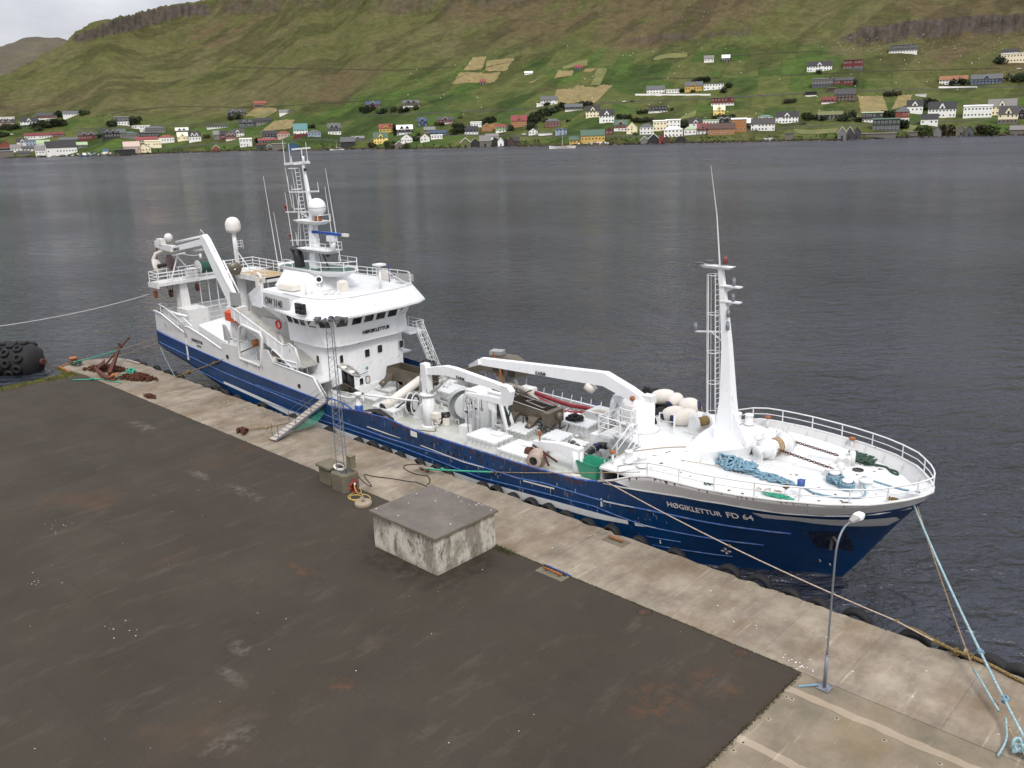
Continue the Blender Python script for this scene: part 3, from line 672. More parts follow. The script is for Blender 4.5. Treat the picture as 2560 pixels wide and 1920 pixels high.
# gull droppings and shell bits
mb = MB()
def fleck(x, y, r):
    n = 6; a0 = random.uniform(0, 6); mb.add([(x + r * math.cos(a0 + i * 1.047) * random.uniform(.5, 1.3), y + r * math.sin(a0 + i * 1.047) * random.uniform(.4, 1), .008) for i in range(n)], [tuple(range(n))])
for k in range(80): fleck(random.uniform(-70, -14), random.uniform(6, 30), random.uniform(.01, .034))
for k in range(90): fleck(random.uniform(-80, -4), random.uniform(30.8, 35.5), random.uniform(.015, .055))
for k in range(36): fleck(random.uniform(-67, -56), random.uniform(33.6, 35.5), random.uniform(.03, .07))
for k in range(14): fleck(random.gauss(-13.7, .5), random.gauss(30.9, .12), random.uniform(.03, .07))
for cx, cy in ((-46, 12.4), (-52, 15.7), (-38.2, 13.2), (-60, 9.5)):
    for k in range(10): fleck(random.gauss(cx, .6), random.gauss(cy, .35), random.uniform(.015, .05))
mb.build('gull_droppings', paint('dropping_white', (.7, .69, .64, 1), .9, .1), kind='stuff')
# ================================================================== things on and along the quay
# ---- tyres hung on the quay face
def tyre_mesh(R, r):
    mb = MB(); mb.smooth = True
    prof = [(R * .58, -r * .8), (R * .62, -r), (R * .8, -r * 1.12), (R * .95, -r * .95), (R, -r * .55), (R, r * .55), (R * .95, r * .95), (R * .8, r * 1.12), (R * .62, r), (R * .58, r * .8), (R * .7, r * .6), (R * .7, -r * .6), (R * .58, -r * .8)]
    mb.lathe((0, 0, 0), (0, 1, 0), prof, 22)
    return mb
ty = [(1206, 1206), (1241, 1216), (1282, 1225), (1327, 1244), (1372, 1259), (1415, 1274), (1469, 1290), (1529, 1316), (1599, 1349), (1690, 1377), (1822, 1421), (1897, 1442), (1972, 1477),
      (2044, 1502), (2140, 1545), (2287, 1582), (2382, 1618), (823, 1068), (897, 1098), (931, 1106), (963, 1115), (999, 1129), (1049, 1147), (1092, 1167), (1116, 1174), (733, 1040), (538, 973), (563, 979), (592, 986), (654, 1012),
      (344, 906), (360, 912), (392, 918), (418, 927), (436, 933), (452, 940)]
first = None
ORD = 'first second third fourth fifth sixth seventh eighth ninth tenth eleventh twelfth thirteenth fourteenth fifteenth sixteenth seventeenth eighteenth nineteenth twentieth twenty-first twenty-second twenty-third twenty-fourth twenty-fifth twenty-sixth'.split(); cnt = [0, 0, 0]
for i, (x_, y_) in enumerate(sorted(ty)):
    p = pt(x_, y_, Y=36.12)
    kk = 0 if p.x < -76 else 2 if p.x > -17 else 1; lab = 'tyre fender hung beside the blue hull, ' + ORD[cnt[1]] + ' counting from the stern'
    if p.x < -76: lab = 'tyre poking above the quay edge astern of the ship, ' + ORD[cnt[0]] + ' from the far end'
    elif p.x > -17: lab = 'large tyre fender under the quay edge past the bow, ' + ORD[cnt[2]] + ' from the hull'
    cnt[kk] += 1
    if first is None:
        mb = tyre_mesh(.56, .2); o = mb.build('tyre_fender', BLACK, org=(0, 0, 0)); first = o
    else: o = first.copy(); COL.objects.link(o)
    s_ = random.uniform(.92, 1.08) * (1.2 if p.x > -22 else 1)
    o.location = (p.x, 36.1 + (0.06 if s_ > 1.1 else 0), -.42 + random.uniform(-.08, .05)); o.scale = (s_, 1, s_); o.rotation_euler = (random.uniform(-.08, .08), random.uniform(0, 3), random.uniform(-.15, .15)); tag(o, lab, 'tyre', 'tyre fenders along the quay: ' + ('astern' if p.x < -76 else 'ahead' if p.x > -17 else 'beside the hull'))
for (x_, y_, lab) in [(2478, 1655, 'big black tyre standing proud of the quay edge right of the mooring lines'), (2552, 1690, 'big black tyre cut by the right edge of the picture')]:
    p = pt(x_, y_, Y=36.1); o = tyre_mesh(.9, .24).build('tyre_fender', BLACK, org=(0, 0, 0)); o.location = (p.x, 36.12, -.55); tag(o, lab, 'tyre', 'big tyres at the right end of the quay')
# ---- floating tyre-clad fender
t_ = thing('floating_fender', (-100.5, 29.6, -1.9), 'huge black floating fender wrapped in a net of tyres, in the water beyond the yard', 'fender')
ax = V((.76, .65, 0)).normalized(); cen = V((-100.2, 29.0, -.95)) - ax * 3.0; x_, y_, d_ = frame(ax); RB = 1.95; LB = 4.6
mb = MB(); prof = [(0, -LB - 1.4)] + [(RB * math.sin(math.radians(a)), -LB - 1.4 * math.cos(math.radians(a))) for a in (15, 35, 55, 75, 90)]
prof += [(r, -h) for r, h in prof[::-1]]; mb.lathe(cen, ax, prof, 28); mb.build('fender_body', BLACK, t_)
tm = None
side = d_.cross(V((0, 0, 1))).normalized()
for k in range(-4, 5):
    for a in range(0, 360, 32):
        h = k * 1.12 + .2 * math.sin(a * 3 + k); rr = RB if abs(h) < LB else RB * math.sqrt(max(.1, 1 - ((abs(h) - LB) / 1.45) ** 2))
        ar = math.radians(a + (16 if k % 2 else 0)); n_ = V((0, 0, 1)) * math.cos(ar) + side * math.sin(ar); p = cen + d_ * h + n_ * (rr + .1)
        if p.z < -2.1: continue
        if tm is None:
            mb = MB(); mb.lathe((0, 0, 0), (0, 0, 1), [(.22, -.12), (.26, -.17), (.38, -.18), (.48, -.1), (.48, .1), (.38, .18), (.26, .17), (.22, .12), (.22, -.12)], 14); tm = mb.build('tyre', BLACK, t_, org=(0, 0, 0)); o = tm
        else: o = tm.copy(); COL.objects.link(o); o.parent = t_
        o.location = p - WPOS[t_.name]; o.rotation_euler = n_.to_track_quat('Z', 'Y').to_euler()
mb = MB(); e = cen + d_ * (LB + 1.4); mb.cyl(e - d_ * .2, e + d_ * .25, .35, n=10); mb.torus(e + d_ * .35, side, .22, .05, 12, 5); mb.build('end_flange', RUSTM, t_)
mb = MB(); mb.tube(sag(e + d_ * .4, V((-91.2, 31.5, -.6)), .5), .035, 5); mb.build('chain', RUSTM, t_)
# ---- concrete hut
t_ = thing('concrete_hut', (-33.2, 28.3, 0), 'low windowless concrete hut with flat dark roof slab and flaking pale walls', 'hut')
t = NT('flaking_whitewash')
c = t.mix(t.ramp(t.noise(.9, 7, .75, (1, 1, .45)), .44, .56), srgb(218, 212, 196, .8), srgb(160, 152, 136, .7))
c = t.mix(t.mul(t.ramp(t.noise(2.3, 7, .75, (1, 1, .5), loc=(6, 1, 3)), .54, .62), .8), c, srgb(90, 88, 82, .6))
c = t.mix(t.mul(t.ramp(t.noise(5, 5, .7, (2, 2, .2)), .55, .7), .5), c, srgb(110, 104, 90, .6))
sx = t.n('ShaderNodeSeparateXYZ'); t.l(t.pos, sx.inputs[0])
c = t.mix(t.mul(t.ramp(t.mth('ADD', sx.outputs[2], t.mul(t.noise(1.5, 4), .8)), .75, .35), .5), c, srgb(140, 124, 92, .6)); t.bump(t.noise(6, 6, .7), .5, .03); FLAKE = t.fin(c, .9)
t = NT('hut_roof_screed'); c = t.mix(t.ramp(t.noise(.6, 6, .65), .35, .65), srgb(128, 120, 112, .72), srgb(108, 100, 92, .68))
c = t.mix(t.mul(t.ramp(t.noise(1.6, 6, .7, loc=(3, 3, 0)), .55, .7), .5), c, srgb(134, 116, 92, .75)); t.bump(t.noise(8, 5), .3, .02); SCREED = t.fin(c, .85)
x0, x1, y0, y1 = -35.75, -30.68, 26.15, 30.38
mb = MB(); g_ = .012
w_ = [x0, x0 + 3.45, x0 + 4.1, x1]
for a, b in zip(w_, w_[1:]): mb = MB().box(a + g_, b - g_, y0 + (.0 if a > x0 + 1 else .01), y0 + .3, 0, 2.0); mb.build('wall_panel', FLAKE, t_)
for a, b, dz in ((y0 + .01, y1 - .62, 0), (y1 - .6, y1, .0)): mb = MB().box(x1 - .3, x1 - (.0 if dz == 0 and a < 27 else .03), a if a > 27 else y0 + .31, b, 0, 2.0); mb.build('wall_panel', FLAKE, t_)
mb = MB().box(x0, x0 + .3, y0 + .31, y1, 0, 2.0); mb.build('wall_panel', FLAKE, t_); mb = MB().box(x0 + .31, x1 - .32, y1 - .3, y1 - .005, 0, 2.0); mb.build('wall_panel', FLAKE, t_)
n = 24; e = .14; ring = []
for (a, b), (c_, d2) in zip([(x0 - e, y0 - e), (x1 + e, y0 - e), (x1 + e, y1 + e), (x0 - e, y1 + e)], [(x1 + e, y0 - e), (x1 + e, y1 + e), (x0 - e, y1 + e), (x0 - e, y0 - e)]):
    for k in range(n): ring.append((a + (c_ - a) * k / n + random.uniform(-.012, .012), b + (d2 - b) * k / n + random.uniform(-.012, .012)))
mb = MB(); mb.prism(ring, 2.003, 2.13); mb.build('roof_slab', DCONC, t_); mb = MB(); mb.prism([(x0 - .1, y0 - .1), (x1 + .1, y0 - .1), (x1 + .1, y1 + .1), (x0 - .1, y1 + .1)], 2.13, 2.137); mb.build('roof_screed', SCREED, t_)
mb = MB()
for k in range(26):
    a = random.random(); x_, y_ = (x0 + (x1 - x0) * random.random(), y1 + .02 - random.random() * .5) if k % 3 else (random.uniform(x0, x1), random.uniform(y0, y1))
    r = random.uniform(.015, .05); mb.add([(x_ + r * math.cos(i) * random.uniform(.6, 1.4), y_ + r * math.sin(i), 2.142) for i in range(6)], [tuple(range(6))])
mb.build('roof_droppings', MATS['dropping_white'], t_, kind='stuff')
# ---- lattice light tower on a concrete block
t_ = thing('light_tower', (-43.55, 29.9, 1.1), 'tall three-legged lattice floodlight tower standing on a concrete block', 'light tower')
b0 = [V((-43.82, 29.62, 1.1)), V((-43.18, 29.75, 1.1)), V((-43.6, 30.28, 1.1))]; H_ = 9.7; topc = V((-43.56, 29.9, 1.1 + H_))
b1 = [topc + (p - V((-43.53, 29.88, 1.1))) * .62 for p in b0]
b1 = [V((p.x, p.y, 1.1 + H_)) for p in b1]
for p, q_ in zip(b0, b1): MB().cyl(p, q_, .027, n=6).build('leg', GALV, t_)
mb = MB(); n = 26
for k in range(n):
    for i in range(3):
        j = (i + 1) % 3; a = b0[i].lerp(b1[i], k / n); b = b0[j].lerp(b1[j], (k + 1) / n); c_ = b0[j].lerp(b1[j], k / n); d2 = b0[i].lerp(b1[i], (k + 1) / n)
        mb.cyl(a if k % 2 else c_, b if k % 2 else d2, .010, n=4)
        if k % 4 == 0: mb.cyl(a, c_, .013, n=4)
mb.build('lattice', GALV, t_)
mb = MB(); mb.beam(topc + V((-.62, -.45, .05)), topc + V((.62, .45, .05)), .07, .07).beam(topc + V((-.4, .5, .12)), topc + V((.4, -.5, .12)), .07, .07); mb.build('head_frame', GALV, t_)
fl = None
for dx, dy in ((-.62, -.3), (-.3, -.62), (.05, -.35), (.5, .1), (.7, .5), (.15, .45), (-.3, .3)):
    c_ = topc + V((dx, dy, .12)); out = V((dx, dy, -.35)).normalized(); mb = MB()
    mb.lathe(c_, out, [(.05, -.14), (.09, -.1), (.14, .04), (.21, .18), (.22, .2)], 12); mb.m(1).lathe(c_, out, [(.2, .185), (0, .17)], 12)
    mb.build('floodlight', [DARKG, MATS['pale_galvanised_steel']], t_)
mb = MB(); mb.box(-43.42, -42.98, 30.12, 30.5, 1.35, 2.15); mb.box(-43.46, -42.94, 30.08, 30.54, 2.15, 2.19); mb.build('switch_box', paint('drab_cabinet', srgb(138, 128, 104, .7), .6), t_)
mb = MB(); 
for k in range(3): mb.torus((-44.0, 29.95, 1.3 + .03 * k), (.3, .15, 1), .36 - .03 * k, .035, 22, 6)
mb.build('cable_coil', CREAM, t_)
mb = MB(); pts = [(-43.5 + .3 * math.cos(k * .9) * random.uniform(.3, 1), 29.9 + .28 * math.sin(k * .9) * random.uniform(.3, 1), 1.14 + .02 * (k % 5)) for k in range(28)]; mb.tube(pts, .02, 5); mb.build('loose_cable', DARKG, t_)
t_ = thing('concrete_block', (-43.3, 29.95, 0), 'chamfered concrete block carrying the lattice light tower', 'concrete block')
def chamf(x0, x1, y0, y1, c, z0, z1, mb): mb.prism([(x0 + c, y0), (x1 - c, y0), (x1, y0 + c), (x1, y1 - c), (x1 - c, y1), (x0 + c, y1), (x0, y1 - c), (x0, y0 + c)], z0, z1); return mb
chamf(-44.3, -42.75, 29.35, 30.6, .22, 0, 1.1, MB()).build('block', DCONC, t_)
mb = MB(); mb.box(-42.76, -42.72, 29.75, 30.0, .1, .55); mb.build('hose_recess', REDP, t_)
mb = MB(); mb.tube([(-42.72, 29.7, .5), (-42.55, 29.72, .52), (-42.5, 29.78, .75), (-42.62, 30.05, .8)], .03, 6).box(-42.75, -42.7, 29.68, 29.8, .2, .6); mb.build('tap_pipe', paint('faded_red_pipe', srgb(190, 90, 80, .8), .6), t_)
t_ = thing('hatch_block', (-45.1, 30.05, 0), 'small concrete cabinet with overhanging lid left of the light tower', 'cabinet')
chamf(-45.85, -44.55, 29.55, 30.6, .12, 0, 1.0, MB()).build('cabinet_body', DCONC, t_); chamf(-45.98, -44.42, 29.42, 30.7, .1, 1.1, 1.24, MB()).build('lid', DCONC, t_)
mb = MB()
for x_, y_ in ((-45.8, 29.6), (-44.65, 29.6), (-45.8, 30.5), (-44.65, 30.5)): mb.box(x_, x_ + .12, y_, y_ + .1, 1.0, 1.1)
mb.build('lid_spacer', BLACK, t_)
# ---- hydrant, yellow hose, round weight
t_ = thing('fire_hydrant', (-42.75, 30.1, 0), 'small red pillar hydrant beside the concrete block', 'hydrant')
mb = MB(); mb.lathe((-42.5, 29.95, 0), (0, 0, 1), [(.22, 0), (.22, .06), (.12, .08), (.1, .55), (.16, .58), (.16, .7), (.12, .82), (.05, .92), (.05, 1.0), (0, 1.0)], 14); mb.build('pillar', REDP, t_)
mb = MB(); mb.cyl((-42.5, 29.95, .65), (-42.32, 29.82, .65), .06, n=8); mb.build('outlet', CLEANW, t_)
hp = [(-42.35, 29.8, .6), (-42.2, 29.75, .3), (-42.1, 29.9, .03), (-42.3, 30.25, .03), (-42.9, 30.45, .03), (-42.95, 30.2, .03), (-42.5, 29.75, .03), (-42.3, 29.25, .03), (-41.85, 29.05, .03), (-41.45, 29.3, .03), (-41.55, 29.7, .04), (-42, 29.75, .03), (-42.2, 29.4, .05), (-41.9, 29.1, .05), (-41.4, 29.1, .03), (-41.0, 29.4, .03), (-40.95, 29.9, .03), (-41.5, 30.1, .03), (-41.95, 29.95, .04)]
def smoothp(P, m=5):
    P = [V(p) for p in P]; out = []
    for i in range(len(P) - 1):
        p0, p1, p2, p3 = P[max(0, i - 1)], P[i], P[i + 1], P[min(len(P) - 1, i + 2)]
        for k in range(m):
            t = k / m; out.append(.5 * ((2 * p1) + (p2 - p0) * t + (2 * p0 - 5 * p1 + 4 * p2 - p3) * t * t + (3 * p1 - p0 - 3 * p2 + p3) * t ** 3))
    out.append(P[-1]); return out
tag(MB().tube(smoothp(hp), .033, 6).build('garden_hose', paint('yellow_hose', srgb(214, 190, 104, .7), .5)), 'looped yellow hose lying on the asphalt by the red hydrant', 'hose')
t_ = thing('round_weight', (-40.6, 29.1, 0), 'round concrete mooring weight with a lifting eye beside the yellow hose', 'weight')
MB().lathe((-40.6, 29.1, 0), (0, 0, 1), [(.5, 0), (.52, .05), (.52, .18), (.48, .23), (0, .24)], 22).build('disc', PATCH, t_)
MB().cyl((-40.6, 29.1, .24), (-40.62, 29.1, .52), .12, .07, 8).torus((-40.62, 29.1, .56), (0, 1, 0), .07, .03, 10, 5).build('lifting_eye', PATCH, t_)
# ---- cables on the apron
BK = paint('brown_cable', srgb(66, 54, 44, .7), .7)
tag(MB().tube(smoothp([(-42.8, 30.4, .9), (-42.6, 30.8, .3), (-42.5, 31.2, .03), (-44.3, 32.0, .03), (-43.5, 32.3, .03), (-42.2, 32.85, .03), (-41.1, 33.2, .03), (-40.7, 33.4, .03), (-39.6, 33.4, .03)]), .035, 6).build('power_cable', BK), 'dark cable running over the concrete apron from the light tower', 'cable')
tag(MB().tube(smoothp([(-42.75, 35.7, .03), (-43.3, 35.2, .03), (-43.5, 34.8, .03), (-43.1, 34.4, .03), (-42, 34.25, .03), (-41.3, 34.4, .03), (-40.8, 34.5, .03), (-40.1, 34.0, .03), (-39.9, 33.6, .03)]), .035, 6).build('mooring_wire', BK), 'hooked dark wire lying on the apron from the quay edge', 'wire')
# ---- recessed mooring bars
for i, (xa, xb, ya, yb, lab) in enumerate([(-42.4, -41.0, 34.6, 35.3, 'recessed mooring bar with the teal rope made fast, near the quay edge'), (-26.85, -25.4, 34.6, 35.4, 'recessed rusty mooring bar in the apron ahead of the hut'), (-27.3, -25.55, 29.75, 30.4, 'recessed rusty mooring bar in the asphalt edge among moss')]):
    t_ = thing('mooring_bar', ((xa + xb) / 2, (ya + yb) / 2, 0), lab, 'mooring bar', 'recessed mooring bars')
    mb = MB(); mb.box(xa, xb, ya, yb, 0, .006); mb.build('recess_shade_plate', DCONC, t_)  # no hollow: thin darker plate on the surface paints the shade of the sunken pocket
    c_ = (ya + yb) / 2; mb = MB(); mb.cyl((xa + .25, c_, .16), (xb - .25, c_, .16), .055, n=8)
    for x_ in (xa + .45, xb - .45): mb.cyl((x_, c_, 0), (x_, c_, .16), .05, n=8)
    mb.build('bar', RUSTO if i else RUSTM, t_)
tag(MB().cyl((-27.2, 30.46, .06), (-25.5, 30.43, .05), .035, n=6).build('water_pipe', BLUEP), 'thin blue pipe lying across the mossy patch at the asphalt edge', 'pipe')
# ---- lamp post
t_ = thing('street_lamp', (-12.15, 30.05, 0), 'galvanised street lamp with bent arm and white head, bolted to the quay', 'street lamp')
bx, by = -12.15, 30.05
MB().box(bx - .25, bx + .25, by - .25, by + .25, .02, .06).build('base_plate', GALV, t_)
mb = MB()
for i in (-1, 1):
    for j in (-1, 1): mb.cyl((bx + .19 * i, by + .19 * j, 0), (bx + .19 * i, by + .19 * j, .16), .022, n=6)
mb.build('anchor_bolt', GALV, t_)
MB().cyl((bx, by, .05), (bx, by, 1.5), .07, n=14).cyl((bx, by, 1.5), (bx, by, 1.54), .078, n=14).build('lower_pole', GALV, t_)
head = V((-12.12, 31.28, 6.84)); arm = [V((bx, by, 1.5)), V((bx, by, 3)), V((bx, by, 4.8)), V((bx, by + .01, 5.7)), V((bx, by + .08, 6.2)), V((bx, by + .28, 6.56)), V((bx, by + .66, 6.78)), head - V((0, .1, .01))]
MB().tube(smoothp(arm, 4), .04, 10).build('curved_pole', GALV, t_)
ad = V((.12, .98, .08)).normalized(); s_ = ad.cross(V((0, 0, 1))).normalized(); u_ = s_.cross(ad)
def sec(c, wd, h): return [c + s_ * a * wd + u_ * b * h for a, b in ((-1, -.6), (-.7, -1), (.7, -1), (1, -.6), (1, .5), (.6, 1), (-.6, 1), (-1, .5))]
MB().loft([sec(head - ad * .12, .07, .07), sec(head, .11, .08), sec(head + ad * .28, .17, .1)]).build('lamp_neck', paint('lamp_grey', (.33, .31, .29, 1), .5), t_)
MB().loft([sec(head + ad * .29, .175, .11), sec(head + ad * .5, .2, .13), sec(head + ad * .68, .15, .1), sec(head + ad * .74, .06, .05)]).build('lamp_shade', CLEANW, t_)
tag(MB().cyl((-12.95, 29.45, .03), (-12.38, 29.98, .1), .035, n=7).build('blue_tube', paint('pale_blue_plastic', srgb(120, 176, 205, .75), .5)), 'short pale blue tube lying against the foot of the street lamp', 'tube')
# ---- gangway with steps, handrails and green net
GA, GB = V((-54.75, 31.7, .16)), V((-55.25, 37.1, 1.95)); gx_ = (GB - GA).normalized(); gs = V((0, 0, 1)).cross(gx_).normalized(); gu = gx_.cross(gs)
t_ = thing('gangway', GA, 'light grey boarding gangway leaning from the apron up to the ship', 'gangway'); W_ = .36
mb = MB()
for s_ in (-1, 1): mb.beam(GA + gs * W_ * s_ - gu * .05, GB + gs * W_ * s_ - gu * .05, .06, .14)
mb.build('side_beam', GALV, t_)
Lg = (GB - GA).length; n = 15
for k in range(n):
    a = GA + gx_ * (Lg * k / n + .015); b = GA + gx_ * (Lg * (k + 1) / n - .02)
    mb = MB(); mb.add([a - gs * (W_ - .03), a + gs * (W_ - .03), b + gs * (W_ - .03), b - gs * (W_ - .03)] + [p - gu * .04 for p in (a - gs * (W_ - .03), a + gs * (W_ - .03), b + gs * (W_ - .03), b - gs * (W_ - .03))], [(0, 1, 2, 3), (7, 6, 5, 4), (0, 4, 5, 1), (1, 5, 6, 2), (2, 6, 7, 3), (3, 7, 4, 0)]); mb.build('tread', WOODG, t_)
    mb = MB(); mb.beam(b - gs * W_ + gu * .02, b + gs * W_ + gu * .02, .04, .04); mb.build('cleat', GALV, t_)
mb = MB()
for s_ in (-1, 1):
    pl = [GA + gx_ * (Lg * f_) + gs * W_ * s_ for f_ in (.06, .36, .64, .95)]
    for p in pl: mb.cyl(p, p + V((0, 0, .95)) + gx_ * 0, .022, n=5)
    for h_ in (.5, .93): mb.tube([p + V((0, 0, h_)) for p in pl[1:]], .014, 4)
mb.build('handrail', DARKG, t_)
t = NT('green_safety_net'); wv = t.n('ShaderNodeTexVoronoi'); t.l(t.pos, wv.inputs['Vector']); wv.inputs['Scale'].default_value = 14
t.fin(t.mix(t.ramp(t.noise(3, 3), .3, .7), srgb(30, 110, 88, .7), srgb(60, 150, 120, .7)), .8); t.b.inputs['Alpha'].default_value = .72; NETM = t.m
mb = MB(); mb.smooth = True; vs = []; n = 18
for k in range(n + 1):
    f_ = .36 + .64 * k / n; top = GA + gx_ * (Lg * f_) + gs * W_ * 1.05; dp = .25 + 1.35 * math.sin(math.pi * min(1, (k / n) * .5 + .12)) * (1 if k < n else 1)
    for j in range(6): vs.append(top + V((.95 * (j / 5) * math.sin(math.pi * k / n * .8 + .3), -.2 * (j / 5), -dp * (j / 5) ** .8 * (.55 if j < 5 else .6))) - V((0, 0, .02)))
mb.add(vs, [(k * 6 + j, k * 6 + j + 1, k * 6 + 7 + j, k * 6 + 6 + j) for k in range(n) for j in range(5)]); net = mb.build('safety_net', NETM); tag(net, 'sagging green safety net slung under the gangway', 'net')
MB().tube([vs[k * 6 + 5] for k in range(n + 1)], .018, 4).build('net_edge_rope', RTEAL, net)
# ---- old anchor and rusty chain heaps at the far end
t_ = thing('anchor', (-83, 32.5, 0), 'big rust-brown stocked anchor lying on the far end of the quay', 'anchor')
P1, P2 = V((-82.2, 31.6, .35)), V((-86.6, 34.6, 1.5))
MB().beam(P1, P2, .34, .4, .2, .24).build('shank', RUSTM, t_)
mb = MB(); mb.loft([[p + V((0, 0, .12)), p - V((0, 0, .12)), p + o_ - V((0, 0, .1)), p + o_ + V((0, 0, .1))] for p, o_ in [(V((-84.6, 31.2, .75)), V((.2, -.1, 0))), (V((-83.2, 31.2, .5)), V((.1, -.35, 0))), (V((-82, 31.25, .25)), V((.1, -.45, 0))), (V((-81.2, 31.3, .15)), V((.05, -.35, 0))), (V((-80.6, 31.4, .5)), V((.1, -.1, 0)))]]); mb.build('crown', RUSTM, t_)
MB().plate([(-81.3, 30.9, .05), (-80.6, 31.3, .12), (-80.9, 31.9, .5), (-81.6, 31.6, .4)], (.0, .04, .1)).build('fluke', RUSTO, t_); MB().plate([(-84.9, 31.6, .6), (-84.2, 31.3, .5), (-83.7, 31.9, 1.0), (-84.4, 32.2, 1.2)], (.0, .04, .1)).build('fluke', RUSTM, t_)
MB().cyl(P2 + V((-.35, 1.2, .75)), P2 + V((.45, -1.9, -1.35)), .09, n=8).ball(P2 + V((-.35, 1.2, .75)), .15, n=8, m=5).build('stock', RUSTM, t_)
MB().torus(P2 + V((-.3, .25, .2)), (0, 1, .3), .28, .06, 14, 6).build('shackle', RUSTM, t_)
def heap(cx, cy, lx, ly, hz_, ang, n=120, r=.09, mb=None):
    mb = mb or MB(); ca, sa = math.cos(ang), math.sin(ang)
    for k in range(n):
        u, v = random.gauss(0, .42), random.gauss(0, .4)
        if u * u + v * v > 1: continue
        h = hz_ * (1 - u * u - v * v) * random.uniform(.3, 1); x_ = cx + lx * u * ca - ly * v * sa; y_ = cy + lx * u * sa + ly * v * ca
        mb.torus((x_, y_, h + .08), (random.uniform(-1, 1), random.uniform(-1, 1), random.uniform(-.6, 1)), r * 1.6, r * .55, 8, 4)
    return mb
tag(heap(-84.8, 32.3, 2.6, .55, .55, .55, 260).build('chain_heap', RUSTM), 'heap of rusty chain behind the old anchor', 'chain', 'rusty chain heaps')
tag(heap(-79.3, 33.0, 2.2, .6, .5, .42, 240).build('chain_heap', RUSTM), 'heap of rusty chain under the turquoise rope, right of the anchor', 'chain', 'rusty chain heaps')
def knot(c, R, h, n, r, seed=1, flat=.25):
    rr = random.Random(seed); pts = []; a = 0
    for k in range(n):
        a += rr.uniform(.5, 1.1); q_ = R * rr.uniform(.25, 1); pts.append((c[0] + q_ * math.cos(a), c[1] + q_ * .7 * math.sin(a), c[2] + rr.uniform(0, h)))
    return smoothp(pts, 4)
tag(MB().tube(knot((-80.4, 32.9, .5), .75, .35, 26, .06, 4), .075, 6).build('rope_tangle', RTEAL), 'bright turquoise rope tangle lying on the right chain heap', 'rope')
tag(MB().tube(smoothp([(-80.9, 31.9, .5), (-80.8, 32.6, .1), (-81.5, 31.2, .06), (-82.2, 30.6, .06), (-82.6, 30.2, .06), (-83.5, 29.4, .06), (-84.0, 28.9, .06)]) , .055, 6).tube(knot((-82.7, 30.1, .05), .3, .2, 12, .05, 9), .05, 5).tube(smoothp([(-81.2, 30.9, .05), (-80.2, 31.1, .05), (-79.8, 31.4, .05), (-79.2, 31.3, .05)]), .05, 5).build('mooring_rope', RTEAL), 'turquoise rope end trailing over the asphalt from the anchor', 'rope')
tag(heap(-72.9, 31.0, .9, .35, .2, .2, 60, .06).build('chain_heap', RUSTM), 'small patch of rusty links and weed on the apron edge', 'chain', 'rusty chain heaps')
for xq, yq, lab in ((-90.1, 31.4, 'rusty bollard wrapped in green rope at the far quay end'), (-58.2, 31.35, 'rusty ring bollard on the apron left of the gangway foot')):
    t_ = thing('bollard', (xq, yq, 0), lab, 'bollard')
    if xq < -80: MB().cyl((xq, yq, 0), (xq, yq, .55), .28, n=12).cyl((xq, yq, .55), (xq, yq, .72), .4, n=12).build('post', RUSTO, t_); MB().tube(knot((xq + .5, yq, .05), .8, .35, 26, .05, 3), .06, 5).build('rope_wrap', RGREEN, t_)
    else: heap(xq, yq, .7, .3, .2, 0, 14, .12).build('ring', RUSTM, t_)
mb = MB(); mb.tube([(-89.9, 29.9, .05), (-88.6, 29.95, .05), (-87.3, 29.9, .0)], .12, 6).tube([(-91, 32.7, .05), (-90.3, 30.5, .05), (-89.9, 29.9, .05)], .09, 6); tag(mb.build('edge_pipe', RUSTO), 'rusty edge pipe round the broken end of the quay', 'pipe')
mb = MB(); mb.beam((-86.9, 35.3, .12), (-84.6, 35.5, .12), .16, .12); tag(mb.build('timber', WOODG), 'pale timber lying at the far edge behind the anchor', 'timber')
# ---- mooring lines
def line(name, pts, r, mat, lab, knots=(), kmat=None):
    mb = MB(); mb.tube(pts, r, 6); mb.m(1)
    for f_, s_ in knots:
        p = pts[min(len(pts) - 1, int(f_ * (len(pts) - 1)))]
        for k in range(5): mb.torus(p + V((random.uniform(-1, 1), random.uniform(-1, 1), random.uniform(-1, 1))) * s_ * .5, (random.uniform(-1, 1), random.uniform(-1, 1), random.uniform(-1, 1)), s_ * .7, s_ * .28, 8, 5)
    return tag(mb.build(name, [mat, kmat or mat]), lab, 'mooring rope')
BOWF = pt(2284, 1262, Y=41.9)
a = pt(2330, 1445, Y=41) ; E1 = V((-5.2, 31.3, .45))
pA = pt(2434, 1750, Z=.5)
line('mooring_rope', sag(BOWF, V((-5.35, 31.2, .5)), .25, 22), .055, RLBLUE, 'pale blue bow mooring rope running down to the lower right corner', [(.72, .12), (.9, .14)], RBLUE)
line('mooring_rope', sag(BOWF + V((.15, .05, -.05)), V((-7.9, 34.2, .5)), .15, 18) + [V((-6.6, 32.7, .42)), V((-5.6, 31.1, .3))], .032, RTAN, 'thin tan bow line beside the pale blue one', [(.8, .1)], RTAN)
line('mooring_rope', sag(V((-7.95, 34.3, .55)), V((-6.5, 32.4, .4)), .02, 6), .05, RLBLUE, 'pale doubled length of rope splicing the tan bow line')
tag(MB().tube(knot((-5.3, 30.9, .1), .5, .5, 26, .05, 12), .06, 6).tube(smoothp([(-5.3, 31.1, .5), (-4.9, 30.6, .3), (-4.6, 29.7, .1)]), .06, 6).tube(smoothp([(-6.2, 32.1, .45), (-5.9, 31.2, .2), (-5.9, 30.2, .08)]), .04, 6).build('rope_knot', RLBLUE), 'knotted pale blue rope end at the lower right corner', 'rope')
S1 = pt(1500, 1195, Y=36.5)
pp = sag(S1, pt(2240, 1552, Y=35.9) , .3, 20)
